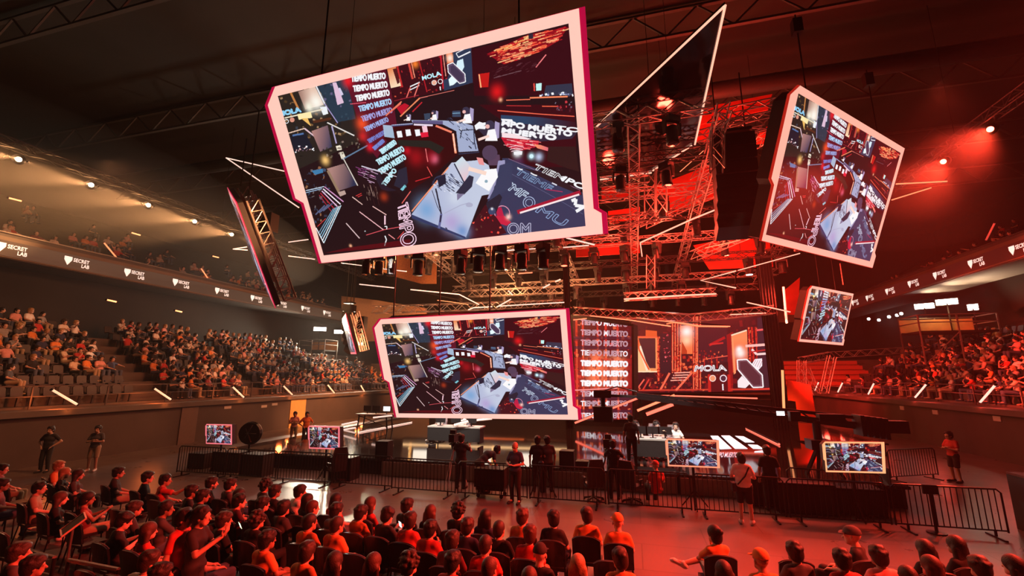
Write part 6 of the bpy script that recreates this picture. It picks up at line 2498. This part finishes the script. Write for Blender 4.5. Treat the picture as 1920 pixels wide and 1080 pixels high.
monitor_screen([(385, 795), (435, 796), (435, 834), (385, 832)], 15.2, 'smallest lit monitor behind the barrier, nearest the warm stand', FRAMER)
monitor_screen([(577, 798), (637, 800), (637, 843), (578, 841)], 14.9, 'lit monitor with rose border behind the barrier, beside the ochre door', FRAMER)
monitor_screen([(1247, 822), (1348, 826), (1350, 878), (1250, 874)], 14.45, 'lit monitor with orange border before the players desk', FRAMEO)
monitor_screen([(1541, 828), (1658, 829), (1661, 888), (1546, 885)], 14.45, 'lit monitor with bright orange border by the crane base', mat('bright orange led border', (1, .6, .3), .4, emit=(1.0, .45, .2), es=1.1))


def tripod(px, Y, label, h=1.35, camera=True, legm=None):
    q = at_y(px, 880, Y)
    e = empty('tripod', (q.x, q.y, 0))
    tag(e, label, 'tripod')
    for k in range(3):
        a = k * 2.094 + .5
        MB().tube([(0, 0, h), (.48 * math.cos(a), .48 * math.sin(a), .01)], .022, 6).build('leg', legm or BLKM, e)
    MB().lathe([(.05, 0), (.09, .02), (.09, .12), (.05, .16)], 12, (0, 0, h - .05)).build('head', BLKM, e)
    if camera:
        c = empty('broadcast_camera', (q.x, q.y, h + .12))
        tag(c, 'black broadcast camera mounted on the ' + label.split(' under')[0], 'camera')
        MB().box((0, -.05, .14), (.2, .5, .26)).build('body', BLK, c)
        MB().tube([(0, .2, .15), (0, .5, .15)], [.08, .1], 12).build('lens', BLK, c)
        MB().box((.05, -.25, .36), (.2, .14, .14)).build('viewfinder', BLK, c)
        MB().bar((0, -.3, .02), (.15, -.6, -.12), .03).build('handle', BLKM, c)
    return e


tripod(851, 15.35, 'tripod with red lit legs under the camera before the low screen', legm=mat('tripod legs alloy', (.55, .5, .48), .4))
tripod(1140, 15.5, 'black tripod under the camera at the led column foot')
tripod(1015, 14.55, 'low black tripod standing empty behind the barrier', 1.0, False)


def box_thing(name, px, py, Y, s, z, label, cat, m=BLK, det=True):
    q = at_y(px, py, Y)
    e = empty(name, (q.x, q.y, z))
    tag(e, label, cat)
    MB().box((0, 0, s[2] / 2), s).build('body', m, e)
    if det:
        f = MB()
        for dx in (-1, 1):
            for dz in (.03, s[2] - .03):
                f.bar((dx * s[0] / 2, -s[1] / 2 - .005, dz), (-dx * 0, -s[1] / 2 - .005, dz), .04)
            f.bar((dx * s[0] / 2, -s[1] / 2 - .005, 0), (dx * s[0] / 2, -s[1] / 2 - .005, s[2]), .035)
        f.build('edge_profile', BLKM, e)
    return e


box_thing('flight_case', 922, 900, 14.4, (.95, .55, .55), .32, 'square black flight case the bending man leans over', 'case')
q = at_y(922, 900, 14.4)
e = empty('case_trolley', (q.x, q.y, 0))
tag(e, 'low black wheeled trolley under the square flight case', 'trolley')
MB().box((0, 0, .27), (.9, .5, .09)).build('deck', BLKM, e)
for a in (-.38, .38):
    for b in (-.2, .2):
        MB().tube([(a, b - .02, .06), (a, b + .02, .06)], .06, 10).bar((a, b, .06), (a, b, .24), .04).build('wheel', BLK, e)
for i, (px, Y, w, h, z, lab) in enumerate(((720, 16.6, .5, .62, STZ, 'black speaker box standing on the stage front below the outer end of the low screen'), (1064, 16.6, .48, .55, STZ, 'black speaker box standing on the stage front before the led column'), (1105, 16.5, .9, .25, STZ, 'low black wedge speaker on the stage front'), (1420, 15.6, .8, .85, 0, 'black wedge shaped case behind the barrier near the white shirt'), (1465, 15.5, .7, .75, 0, 'second case with a round grille behind the barrier'))):
    box_thing('stage_speaker', px, 860, Y, (w, .45, h), z, lab, 'speaker')
for i, (px, Y, s, lab) in enumerate(((430, 15.4, (1.3, .6, .75), 'long black case behind the smallest lit monitor'), (480, 15.0, (1.0, .6, .8), 'black drum shaped case pile behind the barrier under the round lamp'), (645, 15.3, (.9, .6, .8), 'black rack case beside the rose bordered monitor'), (1500, 15.2, (1.4, .7, .8), 'long black rack case before the crane base'), (1600, 15.4, (1.1, .7, .7), 'black rack case under the bright orange bordered monitor'), (375, 15.6, (.8, .6, .6), 'small black case at the warm end of the barrier'))):
    box_thing('rack_case', px, 900, Y, s, 0, lab, 'case')
# round fan-like lamp
q = at_y(470, 812, 15.4)
e = empty('round_fan', (q.x, q.y, 0))
tag(e, 'round black fan on a stand between the two small lit monitors', 'fan')
MB().lathe([(.42, -.12), (.46, 0), (.42, .12)], 20, (0, 0, q.z), (PI / 2, 0, .3)).build('drum', BLKM, e)
MB().tube([(0, 0, 0), (0, 0, q.z - .4)], .04, 8).build('pole', BLKM, e)
b = MB()
for k in range(6):
    a = k * PI / 3
    b.bar((0, -.13, q.z), (.38 * math.cos(a), -.13, q.z + .38 * math.sin(a)), .06, .01)
b.build('blades', RAILM, e)


def office_chair(px, Y, rz, label):
    q = at_y(px, 900, Y)
    g = copy_tree(GCH)
    g.location = (q.x, q.y, 0)
    g.rotation_euler = (0, 0, rz)
    for ch in g.children:
        for sl in ch.material_slots:
            sl.link = 'OBJECT'
            sl.material = BLK
    g.name = 'office_chair'
    tag(g, label, 'chair')


office_chair(1112, 14.75, .4, 'black office chair behind the barrier below the led column')
office_chair(1185, 14.8, -.5, 'second black office chair behind the barrier, closer to the crouching cap wearer')
office_chair(630, 14.7, .9, 'black office chair behind the barrier under the rose bordered monitor')
# camera crane
b0, b1 = at_y(1655, 806, 16.4), at_y(1195, 744, 19.0)
e = empty('camera_crane', (b0.x, b0.y, 0))
tag(e, 'long black camera crane reaching across the stage front', 'camera crane')
o0 = e.location.copy()
m = MB()
A_, B_ = b0 - o0, b1 - o0
for dz, w in ((.0, .16), (.28, .1)):
    m.bar(A_ + Vector((0, 0, dz)), B_ + Vector((0, 0, dz * .4)), w)
for k in range(22):
    t0, t1 = k / 22, (k + 1) / 22
    m.bar(A_.lerp(B_, t0), A_.lerp(B_, t1) + Vector((0, 0, .28 - .17 * t1)), .05)
m.build('boom', BLKM, e)
hp_ = at_y(1130, 741, 19.4) - o0
hd = MB()
hd.bar(B_, hp_, .1).box(hp_ + Vector((0, 0, .05)), (.7, .5, .3))
hd.tube([hp_, hp_ + Vector((0, 0, -.45))], .1, 10)
hd.build('remote_head', BLK, e)
cm = MB()
cm.box(hp_ + Vector((0, 0, -.75)), (.75, .8, .6)).tube([hp_ + Vector((0, .3, -.75)), hp_ + Vector((0, .75, -.75))], [.16, .2], 14)
cm.build('crane_camera', BLK, e)
ca = MB()
ca.tube([hp_ + Vector((.1, 0, .2)), hp_ + Vector((.6, .1, .35)), hp_ + Vector((1.4, 0, .15))], .025, 6)
ca.build('cable', BLK, e)
mid = A_.lerp(B_, .22)
ms = MB()
ms.tube([(mid.x, mid.y, 1.5), (mid.x, mid.y, mid.z)], .12, 10).box((mid.x, mid.y, 1.6), (.6, .6, .3))
for k in range(3):
    a = k * 2.09
    ms.bar((mid.x, mid.y, 1.6), (mid.x + .9 * math.cos(a), mid.y + .9 * math.sin(a), .05), .09)
ms.build('column', BLKM, e)
for k in range(5):
    MB().box(A_ + Vector((-.15 * k, 0, .05 + .02 * k)), (.1, .6, .6)).build('counterweight', BLK, e)
MB().box(A_ + Vector((.35, 0, .1)), (.5, .4, .35)).build('control_box', BLK, e)
MB().box(A_ + Vector((-1.3, .1, .32)), (.7, .3, .22)).build('tail_box', BLK, e)
MB().bar(A_ + Vector((0, 0, .1)), A_ + Vector((-2.3, .1, .34)), .08).box(A_ + Vector((-2.3, .1, .34)), (.3, .25, .3)).build('tail_bar', BLK, e)
q = at_y(1463, 775, 17.2)
mo = empty('crane_monitor', q)
tag(mo, 'tiny bright monitor clipped to the crane boom', 'monitor')
MB().box((0, 0, 0), (.26, .05, .16)).build('display', BLK, mo)
MB().box((0, -.03, 0), (.24, .01, .14)).build('panel', mat('monitor white', (1, 1, 1), .3), mo)
# sign stand and handrails near the camera
p = at_z(138, 984, 1.15)
e = empty('sign_stand', (p.x, p.y, 0))
tag(e, 'slanted notice board on a thin pole at the end of the seat rows', 'sign')
MB().box((0, 0, 1.15), (.5, .36, .02), (.7, 0, -.5)).build('board', mat('board brown', (.16, .10, .07), .5), e)
f = MB()
for a, b in (((-.25, -.18), (.25, -.18)), ((.25, -.18), (.25, .18)), ((.25, .18), (-.25, .18)), ((-.25, .18), (-.25, -.18))):
    R = Euler((.7, 0, -.5)).to_matrix()
    f.bar(R @ Vector((a[0], a[1], .012)) + Vector((0, 0, 1.15)), R @ Vector((b[0], b[1], .012)) + Vector((0, 0, 1.15)), .025)
f.build('board_frame', mat('frame tan', (.6, .42, .32), .5), e)
MB().tube([(0, 0, .02), (0, 0, 1.12)], .02, 8).build('pole', RAILM, e)
MB().lathe([(.18, 0), (.18, .02), (.03, .03)], 14).build('base', RAILM, e)
for i, L in enumerate((((64, 1036), (102, 1046)), ((129, 1050), (222, 1068)))):
    pa, pb = at_z(L[0][0], L[0][1], 1.0), at_z(L[1][0], L[1][1], 1.0)
    e = empty('hand_rail', (pa.x, pa.y, 0))
    tag(e, 'low steel handrail in front of the notice board, %s piece' % ('outer' if i == 0 else 'inner longer'), 'railing')
    d = pb - pa
    MB().tube([(0, 0, 1.0), (d.x, d.y, 1.0)], .03, 8).tube([(0, 0, .75), (d.x, d.y, .75)], .02, 8).build('rail', RAILM, e)
    for t in (0, 1):
        MB().tube([(d.x * t, d.y * t, 0), (d.x * t, d.y * t, 1.0)], .025, 8).build('post', BLKM, e)
# glowing phones held in the rows
for i, (px, py, z, col, lab) in enumerate(((451, 985, 1.0, (.8, 1, .6), 'lit phone screen between two seats, tilted'), (751, 983, 1.0, (1, .95, .95), 'lit phone in the raised hands of a seated viewer'))):
    p = at_z(px, py, z)
    e = empty('phone', p, -.3)
    tag(e, lab, 'phone')
    MB().box((0, 0, 0), (.075, .01, .15), (.5, .3, 0)).build('body', BLK, e)
    MB().box((0, -.006, 0), (.068, .004, .135), (.5, .3, 0)).build('display', mat('phone glow %d' % i, col, .4, emit=col, es=2.0), e)

# ------------------------------------------------------------------ crowd in the stands
FLATM = {}
SLOTS = SKIN[:2] + [HAIRS['dark'], HAIRS['brown'], HAIRS['blond']] + [CLOTH[k] for k in ('white', 'cream', 'black', 'charcoal', 'grey', 'red', 'orange', 'navy', 'pink', 'maroon', 'denim')]
SI = {m.name: i for i, m in enumerate(SLOTS)}


def flat_mesh(key, faces=900):
    """one light mesh of a whole figure with 4 material slots: skin, hair, top, legs"""
    me = SHAPES['seated ' + key]
    V, F, MI = [], [], []
    for k, m_ in me.items():
        ratio = (.16 if k == 'body' else .12) * faces / 900.0
        o = bpy.data.objects.new('temporary', m_)
        COL.objects.link(o)
        md = o.modifiers.new('d', 'DECIMATE')
        md.ratio = ratio
        x = bpy.data.meshes.new_from_object(o.evaluated_get(bpy.context.evaluated_depsgraph_get()))
        bpy.data.objects.remove(o)
        n0 = sum(len(v) for v in V)
        V.append(np.array([v.co for v in x.vertices]).reshape(-1, 3))
        si = {'body': 0, 'hair': 1, 'shirt': 2}.get(k, 3)
        for p in x.polygons:
            F.append(tuple(i + n0 for i in p.vertices))
            MI.append(si)
        bpy.data.meshes.remove(x)
    return np.concatenate(V), F, MI


def flat_object_mesh(key):
    V, F, MI = FLATM[key]
    m = bpy.data.meshes.new('distant figure ' + key)
    m.from_pydata(V.tolist(), [], F)
    for k in range(4):
        m.materials.append(SLOTS[0])
    m.polygons.foreach_set('material_index', MI)
    m.polygons.foreach_set('use_smooth', [True] * len(F))
    m.update()
    return m


KEYS = ['A', 'B', 'C', 'D', 'G', 'I', 'J']
for k in KEYS:
    FLATM[k] = flat_mesh(k)
FM = {k: flat_object_mesh(k) for k in KEYS}


def stand_seat_mesh():
    m = MB()
    m.box((0, .02, .43), (.44, .42, .05))
    m.prism([(-.21, -.2, .46), (.21, -.2, .46), (.22, -.28, .80), (.15, -.30, .86), (-.15, -.30, .86), (-.22, -.28, .80)], (0, -.04, 0))
    m.bar((0, -.1, 0), (0, -.05, .42), .08)
    return m


SEATM = mat('stand seat plastic', (.035, .036, .042), .45, scale=12)
SSM = stand_seat_mesh().mesh('stadium seat')
SSM.materials.append(SEATM)
slots = []
for side in (-1, 1):
    x0 = XL - .3 if side < 0 else XR + .3
    for r in range(NR):
        X = x0 + side * (1.1 + (r + .45) * ROW)
        Z = LIP + .1 + r * RISE
        ya, yb = (7.5, 45) if side < 0 else (22.5, 44)
        k, y = 0, ya
        while y < yb:
            y += .58
            if side < 0 and y > 36.5 and r > 4:
                continue
            if side < 0 and (19.0 < y < 20.3 or 26.4 < y < 27.3 or 34 < y < 34.8):
                continue
            if side > 0 and (30.5 < y < 31.4 or 37 < y < 37.8):
                continue
            k += 1
            if side < 0:
                f = (.0 if r < 1 else .3 if r < 2 else .82) if y < 19 else .85 if y < 38 else .35 if r > 2 else .5
                if r > 6 and y < 12:
                    f = .25
            else:
                f = .86 if y < 34 else (.6 if y < 37 else .25)
                if r > 6 and y > 32:
                    f = .1
            slots.append([side, r, k, X, y, Z, RND.random() < f])
occ = [s for s in slots if s[6]]
for s in slots:
    q = proj((s[3], s[4], s[5] + 1))
    s.append(q[2] if -40 < q[0] < 1960 and q[1] < 1080 else 999)
occ.sort(key=lambda s: s[7])
TOPW = ['white', 'white', 'cream', 'black', 'black', 'charcoal', 'grey', 'red', 'orange', 'pink', 'maroon', 'navy', 'black']
nper = 300 - len(AUD) - 20 - 12
big = {'V': [], 'F': [], 'M': []}
bn = 0
for i, s in enumerate(occ):
    side, r, k, X, y, Z = s[:6]
    key = RND.choice(KEYS)
    top = RND.choice(TOPW)
    hair = RND.choice(['dark', 'dark', 'brown', 'blond'])
    sk = RND.randint(0, 1)
    rz = (-PI / 2 if side < 0 else PI / 2) + RND.uniform(-.35, .35) + (.35 if side < 0 else -.3)
    loc = (X + side * .05, y, Z)
    sc_ = RND.uniform(.95, 1.08)
    if i < nper:
        o = bpy.data.objects.new('person', FM[key])
        COL.objects.link(o)
        for j, mm in enumerate((SKIN[sk], HAIRS[hair], CLOTH[top], CLOTH[RND.choice(['denim', 'black', 'khaki'])])):
            o.material_slots[j].link = 'OBJECT'
            o.material_slots[j].material = mm
        o.location = loc
        o.rotation_euler = (0, 0, rz)
        o.scale = (sc_,) * 3
        tag(o, '%s spectator in %s top, %s stand, %s row up, %s from camera' % ({'dark': 'dark haired', 'brown': 'brown haired', 'blond': 'blond'}[hair], top, 'warm lit' if side < 0 else 'red lit', ORD[r], ordw(k)), 'person', 'spectators in the %s stand' % ('warm lit' if side < 0 else 'red lit'))
    else:
        V, F, MI = FLATM[key]
        R = np.array(Matrix.Rotation(rz, 3, 'Z')) * sc_
        n0 = bn
        big['V'].append(V @ R.T + np.array(loc))
        bn += len(V)
        big['F'] += [tuple(a + n0 for a in f) for f in F]
        mm = (SI[SKIN[sk].name], SI[HAIRS[hair].name], SI[CLOTH[top].name], SI['cloth denim'])
        big['M'] += [mm[a] for a in MI]
# a thin crowd high on the balconies
for k in range(90):
    side = -1 if k < 64 else 1
    y = RND.uniform(15, 44) if side < 0 else RND.uniform(26, 44)
    d = RND.choice([1.2, 2.2, 3.2]) if RND.random() < .8 else RND.uniform(4, 8)
    bx = BXL if side < 0 else BXR
    loc = (bx + side * d, y, BZ + .5 + max(0, (d - .25)) * .51 - .25)
    V, F, MI = FLATM[RND.choice(KEYS)]
    R = np.array(Matrix.Rotation(-PI / 2 if side < 0 else PI / 2, 3, 'Z'))
    big['V'].append(V @ R.T + np.array(loc))
    big['F'] += [tuple(a + bn for a in f) for f in F]
    bn += len(V)
    mm = (SI[SKIN[0].name], SI[HAIRS['dark'].name], SI[CLOTH[RND.choice(TOPW)].name], SI['cloth denim'])
    big['M'] += [mm[a] for a in MI]
me = bpy.data.meshes.new('crowd')
me.from_pydata(np.concatenate(big['V']).tolist(), [], big['F'])
for m_ in SLOTS:
    me.materials.append(m_)
me.polygons.foreach_set('material_index', big['M'])
me.polygons.foreach_set('use_smooth', [True] * len(big['F']))
me.update()
o = bpy.data.objects.new('crowd', me)
COL.objects.link(o)
tag(o, 'rest of the seated crowd in the far parts of both stands and balconies', 'crowd', None, 'stuff')
# seats: empty ones in view are things, those under people are one mass
seatm = MB()
n_e = 0
cnt = {}
for s in sorted(slots, key=lambda s: s[7]):
    side, r, k, X, y, Z, oc, dist = s
    rz = -PI / 2 if side < 0 else PI / 2
    if not oc and dist < 900 and n_e < 130:
        n_e += 1
        o = bpy.data.objects.new('stadium_seat', SSM)
        COL.objects.link(o)
        o.location = (X, y, Z)
        o.rotation_euler = (0, 0, rz)
        tag(o, 'empty dark plastic seat, %s stand, %s row up, %s seat from camera' % ('warm lit' if side < 0 else 'red lit', ORD[r], ordw(k)), 'seat', 'empty seats in the stands')
    else:
        R = Matrix.Rotation(rz, 3, 'Z')
        t = Vector((X, y, Z))
        seatm.add([R @ v.co + t for v in SSM.vertices], [tuple(p.vertices) for p in SSM.polygons])
o = seatm.build('stand_seats', SEATM)
tag(o, 'dark plastic seats under the crowd in both stands', 'seats', None, 'stuff')
# ------------------------------------------------------------------ light, haze and view
RED = (1.0, .05, .025)
AMB = (1.0, .35, .13)
WRM = (1.0, .46, .18)
K = 1.8
# red beams over the red stand
spot('red beam', RL[0] + Vector((-.1, -.1, -.1)), (-3, 7.5, 0), 16000 * K, RED, 38, .6, .2)
spot('red beam', RL[1] + Vector((-.1, -.1, -.1)), (-1, 9.5, 0), 14000 * K, RED, 40, .6, .2)
spot('red wash', (13.5, 8, 12.5), (-2, 7.4, 0), 21000 * K, RED, 46, .7, .3)
spot('red wash', (9, 14, 12), (3.2, 8.4, 0), 3000 * K, RED, 50, .7, .3)
spot('red wash', (4.5, 25, 10), (20.5, 27, 5.8), 17000 * K, RED, 40, .6, .3)
spot('red wash', (6, 30, 9.5), (20.5, 33, 5.5), 14000 * K, RED, 40, .6, .3)
spot('red wash', (6, 34, 11), (18, 41, 4), 3500 * K, RED, 60, .6, .3)
# warm washes for the other stand
for y in (14, 22, 30):
    spot('amber wash', (-13, y, 12.5), (-28, y + 1, 4), 2600 * K, AMB, 60, .6, .3)
for p in LL:
    spot('golden beam', p + Vector((.1, -.2, -.05)), p + Vector((-.15, -1, -.16)), 12000 * K, WRM, 40, .7, .08)
    spot('golden beam', p + Vector((.1, .2, -.05)), p + Vector((.12, 1, -.05)), 7500 * K, WRM, 36, .7, .08)
for p, aim in FL[:3]:
    spot('flood', p + Vector((0, -.3, 0)), p + Vector((4, -10, -3)), 2200 * K, (1, .82, .6), 110, .6, .3)
for p, aim in FL[3:]:
    spot('flood', p + Vector((0, -.3, 0)), p + Vector((2, -3, 3)), 400 * K, (1, .7, .42), 110, .6, .3)
# rig reds
for p in ((-9, 18, 11.2), (-3, 22, 10.4), (2, 19, 11.0), (5, 25, 10.2), (8.5, 28, 10.5), (1, 30, 9.6), (6.5, 31, 9.6)):
    point('rig red', p, (330 if p[0] > -4 else 100) * K, RED, .3)
for p in ((-11, 24, 10.6), (-9, 31, 9.8), (-4, 30, 9.4)):
    point('rig amber', p, 800 * K, AMB, .3)
for px, py, Y in ((1380, 245, 20), (1400, 330, 24), (1250, 440, 26), (1150, 480, 25)):
    point('rig red', at_y(px, py, Y), 420 * K, RED, .3)
# white stage spots
for a, z in (((1165, 550), 0), ((1200, 531), 0), ((1248, 490), 0)):
    p = at_y(a[0], a[1], 30)
    spot('stage spot', p, (p.x + .4, 27, STZ), 1800 * K, (1, .9, .85), 14, .3, .1)
for p, q in (((-6, 15.5, 9), (-8.4, 21, 1.4)), ((-10, 16, 9.5), (-8.4, 21, 1.4)), ((-1, 15, 9), (1.0, 19.2, 1.4)), ((4, 16, 9.5), (1.0, 19.2, 1.4))):
    spot('stage key', p, q, 2400 * K, (1, .88, .76), 24, .5, .15)
# amber side areas
spot('amber spill', (-18, 34, 9), (-20, 49, 3.5), 11000 * K, (1, .3, .1), 80, .6, .3)
spot('red spill', (10, 38, 9), (15, 48, 4), 3500 * K, RED, 80, .6, .3)
spot('red wall wash', (9, 30, 7), (15.7, 41, 1.5), 9000 * K, RED, 30, .7, .3)
spot('amber wall wash', (-14, 30, 9), (-24.5, 34, 1), 8000 * K, AMB, 70, .7, .3)
point('platform fill', p2 + Vector((0, 0, 1.6)), 70, (1, .6, .25), .2)  # added fill lights in the platforms, brightening their amber panels
point('platform fill', p1 + Vector((0, 0, 1.6)), 120, (1, .5, .2), .2)
point('upright glow', at_y(1482, 765, 35.2), 170, (1, .2, .05), .2)
for x in (-10, -4, 2):
    spot('pit fill', (x, 18.5, 10), (x, 14.6, 0), (620 if x < 0 else 380) * K, (1, .62, .5), 50, .7, .3)  # added spots without fixtures, brightening the pit floor
# floor warm fill from the warm side
spot('amber floor wash', (-22, 13, 13), (-9, 10, 0), 1500 * K, (1, .36, .17), 70, .7, .3)

w = bpy.data.worlds.new('dark hall')
sc.world = w
w.use_nodes = True
w.node_tree.nodes['Background'].inputs[0].default_value = (.0, .0, .0, 1)
# haze fills the hall
HZ = 0.00055
nt = w.node_tree
vs_ = nt.nodes.new('ShaderNodeVolumeScatter')
vs_.inputs['Color'].default_value = (1, .93, .86, 1)
vs_.inputs['Density'].default_value = HZ
vs_.inputs['Anisotropy'].default_value = .45
nt.links.new(vs_.outputs[0], nt.nodes['World Output'].inputs['Volume'])
def haze_bank(c, r, dens, label):
    m = bpy.data.materials.new('haze bank')
    m.use_nodes = True
    t = m.node_tree
    t.nodes.remove(t.nodes['Principled BSDF'])
    v = t.nodes.new('ShaderNodeVolumeScatter')
    v.inputs['Color'].default_value = (1, .93, .86, 1)
    v.inputs['Density'].default_value = dens
    v.inputs['Anisotropy'].default_value = .3
    t.links.new(v.outputs[0], t.nodes['Material Output'].inputs['Volume'])
    o = MB().ell((0, 0, 0), r, 24, 14).build('haze', m, smooth=True)
    o.location = c
    tag(o, label, 'haze', None, 'stuff')


haze_bank((-28, 17, 13.2), (5.5, 17, 3.6), .0075, 'bank of thin haze glowing around the golden lamps')
haze_bank((14.5, 23, 13.2), (5, 9, 3.4), .004, 'bank of thin haze glowing around the red lamps')
sc.view_settings.view_transform = 'Standard'
sc.view_settings.look = 'None'
sc.view_settings.gamma = 1.0
sc.view_settings.exposure = 0.0
sc.cycles.use_denoising = True
try:
    sc.cycles.denoiser = 'OPENIMAGEDENOISE'
except Exception:
    pass
sc.cycles.max_bounces = 5
sc.cycles.diffuse_bounces = 2
sc.cycles.glossy_bounces = 3
sc.cycles.volume_bounces = 0
sc.cycles.transmission_bounces = 2
sc.cycles.transparent_max_bounces = 4
sc.cycles.sample_clamp_indirect = 4.0
sc.cycles.sample_clamp_direct = 0.0
sc.cycles.use_light_tree = True
sc.cycles.caustics_reflective = False
sc.cycles.caustics_refractive = False
